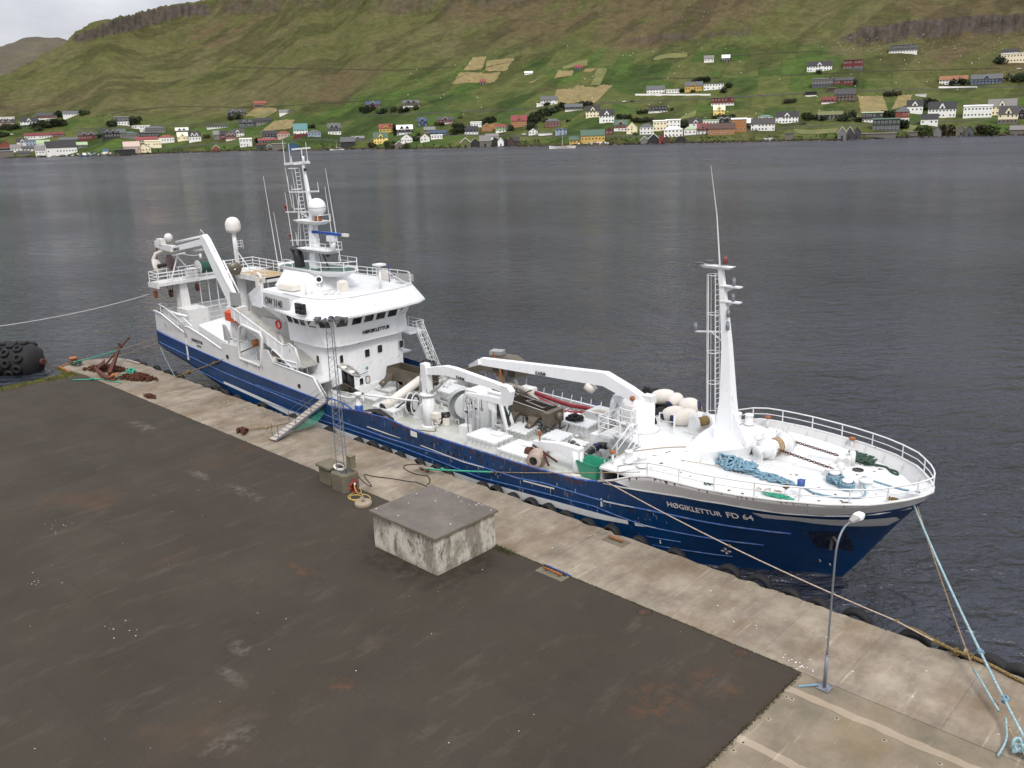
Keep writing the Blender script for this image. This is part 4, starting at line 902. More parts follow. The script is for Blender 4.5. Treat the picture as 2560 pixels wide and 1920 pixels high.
line('mooring_rope', pp + [pt(2330, 1600, Z=.3), pt(2420, 1640, Z=.12), pt(2560, 1700, Z=.08), V((-4.2, 35.2, .06))], .03, RPINK, 'long pinkish spring line from the foredeck along the quay edge', [(.42, .06), (.86, .08)], RYEL)
line('mooring_rope', [pt(x_, y_, Z=z_) for x_, y_, z_ in ((2270, 1568, .35), (2300, 1580, .32), (2340, 1604, .28), (2390, 1628, .25), (2425, 1640, .2), (2480, 1664, .12), (2540, 1696, .1), (2600, 1722, .1))], .075, RYEL, 'frayed yellow-brown chafing rope lying along the quay edge at the right', [(.3, .1), (.5, .14), (.62, .15)], RYEL)
line('mooring_rope', sag(V((-41.6, 35.0, .2)), pt(1230, 1180, Y=36.4), .02, 8), .06, RTEAL, 'teal rope from the recessed bar towards the foredeck', [(.25, .12)], RTEAL)
line('mooring_rope', sag(pt(1230, 1180, Y=36.4), pt(1600, 1180, Y=36.6), .06, 12), .022, RTAN, 'thin brown line running on from the teal rope along the bulwark', [(.02, .08)], RTAN)
FR = V((-64.0, 37.6, 5.0)); QE = V((-77.0, 35.5, .1))
line('mooring_rope', sag(FR, QE, .12, 20), .06, RYEL, 'knotted yellow-brown stern rope from the winch opening to the quay', [(.42, .1), (.56, .16), (.85, .2)], RYEL)
line('mooring_rope', sag(V((-81.9, 36.6, 1.9)), QE + V((-.3, 0, 0)), .1, 12), .022, RLBLUE, 'thin pale line from the stern corner straight down to the quay')
Q0 = V((-89.6, 31.2, .35))
line('mooring_rope', sag(pt(388, 846, Y=37.2), pt(302, 873, Y=34.5), .03, 8), .028, RTAN, 'upper tan stern line leading left from the transom')
line('mooring_rope', sag(pt(302, 873, Y=34.5), Q0, .06, 10), .05, RTEAL, 'teal stern rope ending at the rusty bollard on the quay end', [(.2, .1)], RTEAL)
line('mooring_rope', sag(pt(392, 858, Y=37.2), pt(290, 892, Y=35.3), .03, 8) + [pt(256, 899, Z=.1)], .03, RTAN, 'lower tan stern line leading to the far quay edge')
line('mooring_rope', sag(pt(372, 736, Y=37.5), pt(-60, 823, Y=22), .35, 22), .035, RWHITE, 'white line leaving the picture at left from the stern gallows')
line('mooring_rope', sag(V((-58.1, 31.4, .2)), V((-56.6, 35.6, .25)), .08, 8) + sag(V((-56.6, 35.6, .25)), V((-55.6, 36.9, 1.6)), .0, 3), .045, RYEL, 'brown rope from the ring bollard behind the gangway', [(.3, .12)], RTAN)
# ================================================================== the fishing vessel
YC = 42.5
OFFW = paint('off_white_fibreglass', (.72, .7, .66, 1), .4, .05, (.5, .4, .25, 1), .25)
ship = thing('fishing_vessel', (-47, YC, SEA), 'long blue and white fishing vessel moored along the quay', 'fishing vessel')
I_ = np.interp
DXs = [-82.6, -81.9, -81, -79.5, -78, -28, -24, -22, -20, -18, -16, -14.5, -14, -13.3, -12.9, -12.7]; DHs = [5.72, 5.84, 5.88, 5.9, 5.9, 5.95, 6.05, 6, 5.65, 5.1, 4.25, 3.2, 2.6, 1.6, .8, 0.02]
WSs = [0, 1.9, 4.7, 5.8, 8, 12, 16, 20]; WHs = [0.02, .6, 1.95, 2.4, 3.3, 4.6, 5.5, 5.93]
TXs = [-82.6, -75.8, -68, -64.6, -56, -55.2, -54.8, -53, -50.7, -47.3, -45, -34.6, -31, -29.6, -28.6, -27.5, -26.3, -25, -24, -20, -16, -14, -12.7]
TZs = [3.55, 2.95, 2.39, 2.21, 1.83, 1.8, 1.5, 1.62, 1.9, 2.02, 1.76, 1.81, 1.95, 2.05, 2.29, 2.65, 3.2, 3.56, 3.63, 3.74, 3.9, 3.96, 4.05]
BXs = [-82.6, -28.61, -27, -25.7, -23.2, -21, -18, -15.5, -12.7]; BZs = [99, 99, 2.36, 2.48, 2.78, 2.92, 2.88, 3.08, 3.5]
def stem(z): return float(I_(z, [-2.7, -1.9, -1.1, 2, 3.5, 4.05], [-17.3, -16.7, -16.13, -14.14, -13.05, -12.7]))
def Tz(X): return float(I_(X, TXs, TZs))
def Bz(X): return min(Tz(X), float(I_(X, BXs, BZs))) if X > -28.61 else Tz(X)
def hb(Xt, z):
    Dh = float(I_(Xt, DXs, DHs)); s = -12.7 - Xt; W = min(Dh, float(I_(s, WSs, WHs))) if s < 20 else Dh
    fr = max(0, (z + 1.9) / (Tz(Xt) + 1.9)) ** 1.25
    return W + (Dh - W) * min(fr, 1.05)
def xsh(Xt, z): return Xt + (stem(z) + 12.7) * max(0, 1 - (-12.7 - Xt) / 14)
def inv(X, z):
    a, b = X - 1, min(X + 5, -12.7)
    for _ in range(40):
        m = (a + b) / 2
        if xsh(m, z) < X: a = m
        else: b = m
    return a
def hully(X, z, off=0.0, far=False):
    y = hb(inv(X, z), z) + off; return YC + y if far else YC - y
cols = [-82.6, -82.3, -81.9, -81, -80, -79, -77.6, -76, -74, -72, -70, -68, -66, -62, -58, -56, -55.2, -54.8, -53, -50.7, -49, -47.3, -46, -45, -42, -38, -34.6, -31, -29.6, -28.6, -27.5, -26.3, -25, -24, -23, -22, -21, -20, -19, -18, -17, -16, -15.2, -14.5, -14, -13.6, -13.3, -13.05, -12.9, -12.78, -12.7]
def zbot(X): return float(I_(X, [-82.6, -80, -77, -73.6, -72, -70, -67], [1.7, 1.36, .96, .19, -.1, -.8, -2.7]))
mb = MB(); mb.smooth = True; NR = 9; sides = []
for sg in (-1, 1):
    vs = []
    for X in cols:
        zb, zt = zbot(X), Bz(X)
        for k in range(NR): z = zb + (zt - zb) * k / (NR - 1); vs.append((xsh(X, z), YC + sg * hb(X, z) * (1 if X > -66 else (.93 + .07 * min(1, k / 2))), z))
    sides.append(vs); b = len(mb.v)
    mb.add(vs, [(i * NR + k, (i + 1) * NR + k, (i + 1) * NR + k + 1, i * NR + k + 1) for i in range(len(cols) - 1) for k in range(NR - 1)])
n = len(cols) * NR; mb.smooth = False
for i in range(len(cols) - 1): mb.f.append([i * NR, n + i * NR, n + (i + 1) * NR, (i + 1) * NR]); mb.mi.append(0); mb.sm.append(False)
for k in range(NR - 1): mb.f.append([k, k + 1, n + k + 1, n + k]); mb.mi.append(0); mb.sm.append(False)
hull = mb.build('hull', HULLB, ship)
# rolled cap along the work deck bulwark (worn blue edge), inner bulwark faces
mb = MB(); xs_ = [x for x in np.arange(-54.6, -28.5, .7)]
for sg in (-1, 1):
    P = [V((x, YC + sg * (hb(x, Tz(x)) - .04), Tz(x) + .02)) for x in xs_]
    if sg < 0: P = [p for p in P if not (-44.9 < p.x < -44.1)]
    mb.tube(P, .07, 6)
mb.build('bulwark_cap', paint('scuffed_cap', srgb(40, 84, 160, .8), .5, .25, (.3, .2, .13, 1), .9, .9, bump=.3), hull)
mb = MB()
for sg in (-1, 1):
    for a, b in zip(xs_, xs_[1:]):
        y1, y2 = YC + sg * (hb(a, 1.5) - .1), YC + sg * (hb(b, 1.5) - .1); mb.add([(a, y1, .7), (b, y2, .7), (b, y2, Tz(b)), (a, y1, Tz(a))], [(0, 1, 2, 3)])
    for x in np.arange(-54, -29, 1.4): y = YC + sg * (hb(x, 1.4) - .1); mb.add([(x, y, .75), (x, y - sg * .35, .75), (x, y, Tz(x) - .1), (x + .05, y, .75), (x + .05, y - sg * .35, .75), (x + .05, y, Tz(x) - .1)], [(0, 1, 2), (3, 5, 4), (0, 3, 4, 1), (1, 4, 5, 2)])
mb.build('inner_bulwark', GREYW, hull)
def hull_line(name, pts, r, mat, far=False, par=hull):
    P = []
    for (xa, za), (xb, zb_) in zip(pts, pts[1:]):
        n = max(1, int(abs(xb - xa) / .8))
        P += [V((xa + (xb - xa) * i / n, hully(xa + (xb - xa) * i / n, za + (zb_ - za) * i / n, .0, far), za + (zb_ - za) * i / n)) for i in range(n)]
    P.append(V((pts[-1][0], hully(*pts[-1], .0, far), pts[-1][1]))); return MB().tube(P, r, 6).build(name, mat, par)
RAILB = paint('rubbed_blue', srgb(62, 104, 168, .8), .5, .15, (.35, .25, .2, 1), .6, .1)
k1 = [(-82, 2.43), (-69.8, 1.46), (-57.8, .86), (-52.3, .6), (-47.2, .56), (-43.1, .65), (-37.9, .8), (-34.7, .86), (-32.7, 1.1), (-28.3, 1.13), (-24.3, 1.3), (-18.3, 1.28)]
for far in (False, True):
    hull_line('rubbing_strake', k1, .06, RAILB, far)
    hull_line('rubbing_strake', [(-75.8, .98), (-70.3, .42), (-64, -.0), (-58, .1), (-51.2, .2), (-46, .22), (-42.2, .15), (-38.2, .0), (-32.75, .44), (-29, .6), (-25.8, .12), (-21.2, .09), (-19.8, .09)], .045, RAILB, far)
hull_line('rubbing_strake', [(-25.9, -.57), (-24, -.54)], .04, RAILB); hull_line('rubbing_strake', [(-25.6, -1.09), (-21.5, -1.1)], .04, RAILB); hull_line('rubbing_strake', [(-64.8, 1.35), (-59, 1.22), (-55.7, 1.2)], .03, RAILB)
hull_line('rubbing_strake', [(-82.4, 3.5), (-75.8, 2.93), (-68, 2.37), (-64.6, 2.19), (-55.9, 1.81)], .06, BLUEP); hull_line('rubbing_strake', [(-28.2, 2.3), (-27, 2.36), (-25.7, 2.48), (-23.2, 2.78), (-21, 2.92), (-18, 2.88), (-15.5, 3.05), (-13.4, 3.25)], .05, GREYW)
def hull_patch(name, pts, mat, th=.03, par=hull, label=None, sub=10):
    """painted plate on the near side: (x, z top, z bottom) stations"""
    mb = MB(); vs = []; P = []
    for a, b in zip(pts, pts[1:]):
        n = max(1, int(abs(b[0] - a[0]) / .6)); P += [tuple(a[j] + (b[j] - a[j]) * i / n for j in range(3)) for i in range(n)]
    P.append(pts[-1]); m = 4
    for x, zt, zb_ in P:
        for k in range(m + 1): z = zb_ + (zt - zb_) * k / m; vs.append((x, hully(x, z, th), z))
    mb.smooth = True; mb.add(vs, [(i * (m + 1) + k, (i + 1) * (m + 1) + k, (i + 1) * (m + 1) + k + 1, i * (m + 1) + k + 1) for i in range(len(P) - 1) for k in range(m)])
    return mb.build(name, mat, par, label)
WBAND = paint('white_band_paint', (.62, .62, .6, 1), .5, .06, (.4, .35, .28, 1), .35)
hull_patch('painted_band', [(-70.2, .66, .43), (-64.8, .36, .06), (-60, .08, -.42), (-55.2, -.1, -.75), (-50, -.1, -.85), (-45.5, -.16, -.9), (-41, -.24, -.95), (-38.3, -.22, -.9), (-34.5, .02, -.5), (-31.8, .17, -.24), (-29.1, .23, -.18), (-26.85, .24, -.01)], WBAND)
hull_patch('painted_band', [(-26.45, .24, .0), (-25.8, .21, .07), (-25.05, .17, .16)], WBAND)
GB_ = paint('grey_band_paint', (.46, .46, .46, 1), .5, .06, (.25, .22, .2, 1), .3)
hull_patch('bow_flash', [(-19.65, 2.64, 2.62), (-19.2, 2.66, 2.36), (-17.8, 2.71, 2.42), (-16.4, 2.73, 2.26), (-15.1, 2.76, 2.15), (-14.4, 2.74, 2.05), (-13.95, 2.7, 2.35)], GB_, .08)
for a in ([(-49.7, .99, .91), (-47.5, .97, .87), (-45.9, .93, .9)], [(-43.8, .93, .86), (-41.3, .85, .76), (-39.6, .78, .7), (-37.7, .87, .8)], [(-34.3, .88, .8), (-31.8, 1.04, .94)], [(-28.3, 1.2, 1.1), (-26.3, 1.28, 1.2)]): hull_patch('worn_strip', a, WBAND, .06)
for a in ([(-74.1, 2.12, 1.84), (-73.3, 2.05, 1.8)], [(-72.6, 1.95, 1.65), (-71.9, 1.88, 1.62)], [(-70.8, 1.8, 1.48), (-70.0, 1.72, 1.42)]): hull_patch('freeing_port', a, BLACKR, .02)
hull_patch('freeing_port', [(-44.84, 1.76, 1.34), (-44.16, 1.72, 1.34)], WHITER, .02)
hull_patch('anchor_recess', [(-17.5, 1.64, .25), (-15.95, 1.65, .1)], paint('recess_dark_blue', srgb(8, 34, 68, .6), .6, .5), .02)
mb = MB(); yy = hully(-16.6, .9, .12); mb.torus((-16.7, yy, .8), (.3, 1, .2), .42, .07, 12, 6, 200, 340).beam((-16.7, yy, .4), (-16.6, yy - .02, 1.4), .12, .12); mb.build('anchor', DARKG, hull)
# writing on the hull
def hullwrap(x0, z0, slope=0.0):
    return lambda u, v: V((x0 + u, hully(x0 + u, z0 + v + slope * u, .035), z0 + v + slope * u))
LWHITE = paint('lettering_white', (.8, .7, .68, 1), .6, .06, (.3, .25, .15, 1), .4); LBLACK = paint('lettering_black', (.02, .02, .022, 1), .5, .1)
text('HØGIKLETTUR', (0, 0, 0), (1, 0, 0), (0, 0, 1), .46, LWHITE, hull, wrap=hullwrap(-24.26, 1.88, .022), sx=.96, bold=.012)
text('FD 64', (0, 0, 0), (1, 0, 0), (0, 0, 1), .55, LWHITE, hull, wrap=hullwrap(-21.05, 1.97, .025), sx=.97, bold=.015)
mb = MB()
for k in range(4):
    a = math.pi / 2 * k; vs = []
    for r, da in ((.05, -.3), (.2, -.42), (.26, 0), (.2, .42), (.05, .3)): x_, z_ = -21.72 + r * math.cos(a + da), -.71 + r * math.sin(a + da); vs.append((x_, hully(x_, z_, .03), z_))
    mb.add(vs, [tuple(range(5))])
mb.build('thruster_mark', LWHITE, hull)
for x_, zt, zb_ in ((-25.12, -.62, -.88), (-17.6, -.75, -.98), (-17.2, -1.0, -1.2)): hull_patch('draught_mark', [(x_, zt, zb_), (x_ + .07, zt - .03, zb_)], LWHITE, .03)
# white bow plating above the blue, with thickness and rolled top
mb = MB(); mb.smooth = True; C_ = [c for c in cols if c >= -28.7]
for sg in (-1, 1):
    vs = []
    for X in C_:
        zb, zt = Bz(X), Tz(X)
        for k in range(4): z = zb + (zt - zb) * k / 3; vs.append((xsh(X, z), YC + sg * hb(X, z), z))
        vs.append((xsh(X, zt), YC + sg * max(0, hb(X, zt) - .1), zt)); vs.append((xsh(X, 3.1) - .12, YC + sg * max(0, hb(X, 3.1) - .14), min(zt, 3.1)))
    mb.add(vs, [(i * 6 + k, (i + 1) * 6 + k, (i + 1) * 6 + k + 1, i * 6 + k + 1) for i in range(len(C_) - 1) for k in range(5)])
bowp = mb.build('bow_bulwark', paint('bow_grey_white', (.56, .56, .55, 1), .5, .05, (.4, .34, .28, 1), .25, .12), hull)
def deck_edge(z, inset, c0, c1, sg): return [(xsh(X, z), YC + sg * max(0, hb(X, z) - inset)) for X in cols if c0 <= X <= c1]
mb = MB()
for sg in (-1, 1): mb.tube([V((x, y, Tz(x) + .01)) for x, y in [(xsh(X, Tz(X)), YC + sg * max(0, hb(X, Tz(X)) - .05)) for X in C_]], .07, 6)
mb.build('bulwark_cap', WHITER, hull)
# decks
def deck(name, x0, x1, z, mat, inset=.1, z2=None, par=ship):
    n_ = deck_edge(z, inset, x0, x1, -1); f_ = deck_edge(z, inset, x0, x1, 1); mb = MB(); vs = []
    n_[0] = (x0, n_[0][1]); f_[0] = (x0, f_[0][1])
    zz = lambda x: z if z2 is None else z + (z2 - z) * (x - x0) / (x1 - x0)
    for (a, b), (c_, d2) in zip(n_, f_): vs += [(a, b, zz(a)), (c_, d2, zz(c_)), (c_, d2, zz(c_) - .12), (a, b, zz(a) - .12)]
    mb.add(vs, [(i * 4 + k, i * 4 + (k + 1) % 4, i * 4 + 4 + (k + 1) % 4, i * 4 + 4 + k) for i in range(len(n_) - 1) for k in range(4)] + [(0, 1, 2, 3)]); return mb.build(name, mat, par)
deck('work_deck', -58, -30.2, .75, DECKM); deck('foredeck', -28.5, -12.9, 3.2, DECKW, .1, 3.45); MB().prism([(-31.1, 41.3), (-28.5, 40.6), (-28.5, 48.4), (-31.1, 48.4)], 3.08, 3.2).build('foredeck_wing', DECKW, ship)
deck('aft_deck', -82.3, -61, 2.9, DECKW)
MB().box(-61, -56.3, 36.7, 38.6, 2.78, 2.9).box(-61, -58.4, 46.5, 48.3, 2.78, 2.9).build('side_passage', DECKW, ship)
MB().plate([(-28.5, 36.7, .75), (-28.7, 40.6, .75), (-31.0, 41.4, .75), (-31.0, 48.3, .75), (-30.9, 48.3, .75), (-30.9, 41.5, .75), (-28.6, 40.7, .75), (-28.4, 36.7, .75)], (0, 0, 2.5)).build('foredeck_front', GREYW, ship)
# ---- foredeck railing
frp = []
for sg in (-1, 1):
    e = [V((xsh(X, Tz(X)), YC + sg * max(0, hb(X, Tz(X)) - .06), Tz(X))) for X in np.concatenate([np.arange(-27.2 if sg < 0 else -29.5, -15, 1.0), [-14.5, -13.9, -13.4, -13.05, -12.85]])]
    frp.append(e)
loop = frp[0] + [V((-12.72, YC, 4.05))] + frp[1][::-1]
mb = MB(); mb.tube([p + V((0, 0, .78)) for p in loop], .04, 6).tube([p + V((0, 0, .4)) for p in loop], .027, 5); mb.build('railing', WHITE, ship)
acc = 0; po = None
for a, b in zip(loop, loop[1:]):
    if acc <= 0:
        if po is None: po = MB().cyl(a, a + V((0, 0, .78)), .035, n=6).build('rail_post', WHITE, ship, org=a)
        else: dup(po, a - WPOS[po.name], ship)
        acc = 1.35
    acc -= (b - a).length
MB().plate([(-13.0, 41.7, 4.05), (-12.74, 42.5, 4.06), (-13.0, 43.3, 4.05), (-13.6, 43.5, 4.05), (-13.6, 41.5, 4.05)], (0, 0, .05)).build('stem_plate', WHITER, ship)
# brackets inside the far bulwark
for x in np.arange(-27, -13.6, 1.3):
    X = inv(x, 3.6); y = YC + hb(X, 3.7) - .12; mb = MB(); mb.add([(x, y, 3.2), (x, y - .4, 3.3), (x, y, Tz(X) - .05), (x + .04, y, 3.2), (x + .04, y - .4, 3.3), (x + .04, y, Tz(X) - .05)], [(0, 1, 2), (3, 5, 4), (0, 3, 4, 1), (1, 4, 5, 2), (0, 2, 5, 3)]); mb.build('bracket', GREYW, ship)
# ---- wheelhouse block
def mir(P): return P + [(x, 2 * YC - y) for x, y in P[::-1]]
base = mir([(-61.4, 38.5), (-57.7, 38.5), (-57.0, 38.8), (-56.65, 39.6), (-56.5, 41.0)])
kn = mir([(-61.4, 38.2), (-57.8, 38.1), (-56.7, 38.35), (-56.2, 39.2), (-56.0, 40.2)])
wb = mir([(-61.4, 38.1), (-58.5, 38.0), (-57.2, 38.1), (-56.25, 38.75), (-55.8, 40.15)])
wt = mir([(-61.4, 37.9), (-58.3, 37.8), (-56.9, 37.85), (-55.85, 38.55), (-55.45, 40.1)])
def ring(P, z): return [V((x, y, z)) for x, y in P]
mb = MB(); mb.smooth = False
mb.loft([ring(base, .75), ring(base, 5.35)]); wh = mb.build('deckhouse', CLEANW, ship)
mb = MB(); mb.loft([ring(kn, 5.36), ring(kn, 5.5), ring(wb, 6.9), ring(wt, 7.62)]); br = mb.build('bridge', CLEANW, ship)
mb = MB(); mb.loft([ring([(x + (.06 if x > -60 else 0), y - (.05 if y < YC else -.05)) for x, y in base], .75), ring([(x + (.06 if x > -60 else 0), y) for x, y in base], 1.6)]); mb.build('plinth', CLEANW, wh)
vis = mir([(-64.2, 37.6), (-62.8, 37.6), (-57.8, 36.75), (-56.4, 36.85), (-55.4, 37.4), (-54.7, 38.6), (-54.45, 40.5)])
rf = mir([(-64.3, 37.9), (-61, 37.75), (-58.3, 37.65), (-56.5, 37.9), (-55.5, 38.6), (-55.0, 39.8), (-54.9, 41.0)])
rfi = [(x - (.12 if x > -60 else -.1), y + (.12 if y < YC else -.12)) for x, y in rf]
mb = MB(); mb.loft([ring([(x - .02, y) for x, y in vis], 7.88), ring(vis, 7.97), ring(rf, 9.28), ring(rfi, 9.28), ring(rfi, 9.0)]); mb.build('visor_roof', CLEANW, br)
mb = MB(); mb.prism(rfi, 9.0, 9.03); mb.build('roof_deck', DECKW, br)
MB().tube([V((x, y, 9.33)) for x, y in rf[1:-1]], .035, 5).tube([V((x + .02, y - (.03 if y < YC else -.03), 7.86)) for x, y in vis[1:-1]], .03, 5).build('edge_pipe', WHITE, br)
# windows with frames, each set into the leaning bridge front
def win(par, c, n_, w_, h_, up=None, round_=True, name='window', fr=.05, mats=None):
    n_ = V(n_).normalized(); u = V((0, 0, 1)) - n_ * n_.z; u.normalize(); r_ = u.cross(n_); c = V(c); mb = MB()
    def rr(a, b, rad, off, k=4):
        P = []
        for sx, sy, a0 in ((1, 1, 0), (-1, 1, 90), (-1, -1, 180), (1, -1, 270)):
            for i in range(k + 1): t = math.radians(a0 + 90 * i / k); P.append(c + r_ * (sx * (a - rad) + rad * math.cos(t)) + u * (sy * (b - rad) + rad * math.sin(t)) + n_ * off)
        return P
    A = rr(w_ / 2 + fr, h_ / 2 + fr, .12, -.02); B = rr(w_ / 2 + fr, h_ / 2 + fr, .12, .035); C = rr(w_ / 2, h_ / 2, .08, .035); E = rr(w_ / 2, h_ / 2, .08, .005)
    mb.m(0).loft([A, B, C, E], caps=False); mb.m(1).add(E, [tuple(range(len(E)))])
    return mb.build(name, mats or [CLEANW, GLASS], par)
def facepts(A, B, zA, zB, i, j, f): 
    a = V((*A[i], zA)).lerp(V((*A[j], zA)), f); b = V((*B[i], zB)).lerp(V((*B[j], zB)), f); return a, b
def bw(i, j, f, w_, h_=.64):
    a, b = facepts(wb, wt, 6.9, 7.62, i, j, f); c = a.lerp(b, .47); e = V((wb[j][0] - wb[i][0], wb[j][1] - wb[i][1], 0)).normalized(); n_ = (b - a).normalized().cross(e)
    out = V((e.y, -e.x, 0))
    if n_.dot(out) < 0: n_ = -n_
    win(br, c, n_, w_, h_)
for far in (0, 1):
    ix = (lambda i: i) if not far else (lambda i: 9 - i)
    def q(i, j, f, w_): 
        a, b = (ix(i), ix(j)); bw(*((a, b, f) if not far else (b, a, 1 - f)), w_)
    for f in (.2, .51, .82): q(0, 1, f, .74)
    q(1, 2, .5, .9); q(2, 3, .5, .88); q(3, 4, .54, .9)
for f in (.125, .375, .625, .875): bw(4, 5, f, .92)
text('HØGIKLETTUR', V((-55.9, 41.35, 6.0)), (0, 1, 0), (.12, 0, 1), .4, LBLACK, br, bold=.012, sx=1.02, depth=.05)
for y_, z_ in ((39.75, 3.85), (42.1, 3.85), (43.4, 3.95), (45.8, 3.85)): win(wh, (-56.5 - (.15 if abs(y_ - YC) > 2 else 0) + .02, y_, z_ + .35), (1, 0, 0), .48, .62, mats=[CREAM, GLASS], fr=.03)
win(wh, (-58.1, 38.48, 4.2), (0, -1, 0), .36, .6, mats=[CREAM, GLASS], fr=.03)
win(wh, (-56.48, 41.3, 2.0), (1, 0, 0), .38, .55, mats=[CLEANW, GLASS], fr=.04); win(wh, (-56.48, 41.95, 2.0), (1, 0, 0), .34, .55, mats=[BLACKR, CREAM], fr=.04); win(wh, (-56.62, 46.0, 1.9), (1, 0, 0), .5, .75, mats=[WHITE, BLACKR], fr=.1)
mb = MB(); mb.tube([(-56.35, 40.7, 2.55), (-56.3, 41.9, 2.75)], .03, 5); mb.build('rain_strip', DARKG, wh)
mb = MB(); mb.lathe((-56.47, 41.95, 3.0), (1, 0, 0), [(.13, 0), (.13, .02), (0, .02)], 12); mb.build('round_emblem', paint('emblem_blue', srgb(110, 170, 190, .8), .5), wh)
# name boards on the bridge side
mb = MB(); P = [(-63.9, 37.58, 8.15), (-59.3, 37.15, 8.1), (-59.6, 37.35, 9.1), (-63.9, 37.68, 9.1)]; mb.plate(P, (0, .05, 0)); sb = mb.build('side_board', GREYW, br)
e = (V(P[1]) - V(P[0])).normalized(); upb = V((0, .1, 1)).normalized()
text('OW 2140', V((-63.5, 37.5, 8.3)), e, upb, .78, LBLACK, br, bold=-.003, sx=.92, depth=.03)
mb = MB(); bxp = pt(751, 772, Y=36.75); mb.obox(bxp, (1.15, .25, .8), .0); sbx = mb.build('light_box', BLACKR, br)
for k in range(6): mb = MB(); mb.lathe((bxp.x - .38 + .38 * (k % 3), 36.62, bxp.z - .16 + .33 * (k // 3)), (0, -1, 0), [(.13, 0), (.12, .03), (0, .04)], 10); mb.build('lamp', GLASS, br)
MB().plate([(-66.8, 38.2, 7.6), (-64.4, 37.7, 7.7), (-64.3, 37.8, 9.6), (-65.4, 37.9, 9.3), (-66.9, 38.1, 8.6)], (0, .08, 0)).build('wing_plate', CLEANW, br)
MB().torus((-62.6, 38.0, 6.5), (0, 1, 0), .33, .09, 16, 6).build('lifebuoy', paint('lifebuoy_red', srgb(200, 60, 44, .8), .6), br)
# ---- monkey island: funnel house, mast, antennas
fh = MB().loft([ring([(-66.3, 40.3), (-61.2, 39.9), (-60.6, 41), (-60.6, 44.5), (-61.2, 45.3), (-66.3, 45.2)], 9.0), ring([(-65.6, 41.0), (-62.6, 40.9), (-62.0, 41.5), (-62.0, 43.8), (-62.6, 44.3), (-65.6, 44.2)], 10.35)]).build('funnel_house', CLEANW, ship)
pl = [(-67.6, 41.6), (-66.4, 40.9), (-60.6, 41.0), (-58.6, 42), (-58.3, 43.2), (-60, 44.4), (-66.6, 44.3), (-67.4, 43.4)]
pli = [(-63 + (x + 63) * .78, 42.6 + (y - 42.6) * .7) for x, y in pl]
MB().loft([ring(pli, 10.1), ring(pl, 10.62), ring([(-63 + (x + 63) * .97, 42.6 + (y - 42.6) * .95) for x, y in pl], 10.62), ring([(-63 + (x + 63) * .95, 42.6 + (y - 42.6) * .93) for x, y in pl], 10.45)]).build('platform', CLEANW, fh)
MB().prism([(-63 + (x + 63) * .94, 42.6 + (y - 42.6) * .92) for x, y in pl], 10.45, 10.5).build('green_platform_floor', GREENP, fh)
mb = MB(); rail(mb, [(-61.8, 41.0, 10.6), (-60.4, 41.1, 10.6), (-58.7, 42.1, 10.6), (-58.4, 43.2, 10.6), (-60, 44.4, 10.6), (-62.5, 44.4, 10.6)], .75, 2, .03); rail(mb, [(-65.6, 41.0, 10.6), (-64.4, 41.0, 10.6)], .6, 2, .03); mb.build('railing', WHITE, fh)
def taper(mb, p, q_, w1, d1, w2, d2): return mb.loft([[V(p) + V((a * w1, b * d1, 0)) for a, b in ((-1, -1), (1, -1), (1, 1), (-1, 1))], [V(q_) + V((a * w2, b * d2, 0)) for a, b in ((-1, -1), (1, -1), (1, 1), (-1, 1))]])
mb = MB(); taper(mb, (-63.1, 42.5, 10.4), (-63.05, 42.5, 14.7), .44, .38, .24, .22); taper(mb, (-63.05, 42.5, 14.7), (-63.65, 42.5, 18.95), .19, .17, .09, .09)
mast = mb.build('radar_mast', CLEANW, ship)
for z_, x0_, x1_, hw in ((14.45, -64.9, -61.4, .75), (12.15, -64.7, -60.3, .85)):
    MB().loft([ring([(x0_ + .5, 42.5 - hw * .6), (x1_ - .4, 42.5 - hw * .6), (x1_ - .4, 42.5 + hw * .6), (x0_ + .5, 42.5 + hw * .6)], z_ - .28), ring([(x0_, 42.5 - hw), (x1_, 42.5 - hw), (x1_, 42.5 + hw), (x0_, 42.5 + hw)], z_)]).build('platform', WHITE, mast)
mb = MB(); rail(mb, [(-62.3, 41.7, 12.15), (-60.4, 41.7, 12.15), (-60.4, 43.3, 12.15), (-62, 43.3, 12.15)], .6, 2, .025); rail(mb, [(-61.5, 43.2, 14.45), (-61.4, 41.9, 14.45)], .5, 1, .025); mb.build('railing', WHITE, mast)
mb = MB(); mb.ball((-62.15, 42.45, 15.55), .73, .73, .75, 22, 14); mb.build('radar_dome', CLEANW, mast); MB().cyl((-62.15, 42.45, 14.45), (-62.15, 42.45, 14.9), .3, n=10).build('dome_base', RUSTO, mast)
MB().torus((-62.15, 42.45, 15.55), (0, 0, 1), .735, .012, 28, 4).build('dome_seam', DARKG, mast)
MB().beam((-62.9, 42.3, 13.56), (-59.3, 42.7, 13.47), .24, .2).build('radar_scanner', BLUEP, mast); MB().beam((-59.3, 42.7, 13.47), (-58.7, 42.77, 13.455), .26, .22).build('radar_scanner_tip', CREAM, mast)
mb = MB(); mb.box(-60.9, -60.2, 42.2, 42.8, 12.9, 13.35).cyl((-60.5, 42.5, 12.15), (-60.5, 42.5, 12.9), .2, .28, 10); mb.build('radar_motor', WHITE, mast)
mb = MB(); mb.beam((-66.9, 42.5, 14.95), (-63.2, 42.5, 15.15), .09, .09).beam((-65.0, 42.5, 15.05), (-63.3, 42.5, 14.6), .05, .05).beam((-66.6, 42.5, 12.55), (-62.3, 42.5, 12.9), .09, .09).beam((-66.0, 42.5, 16.65), (-61.8, 42.5, 16.85), .12, .12); mb.build('crosstree', WHITE, mast)
mb = MB()
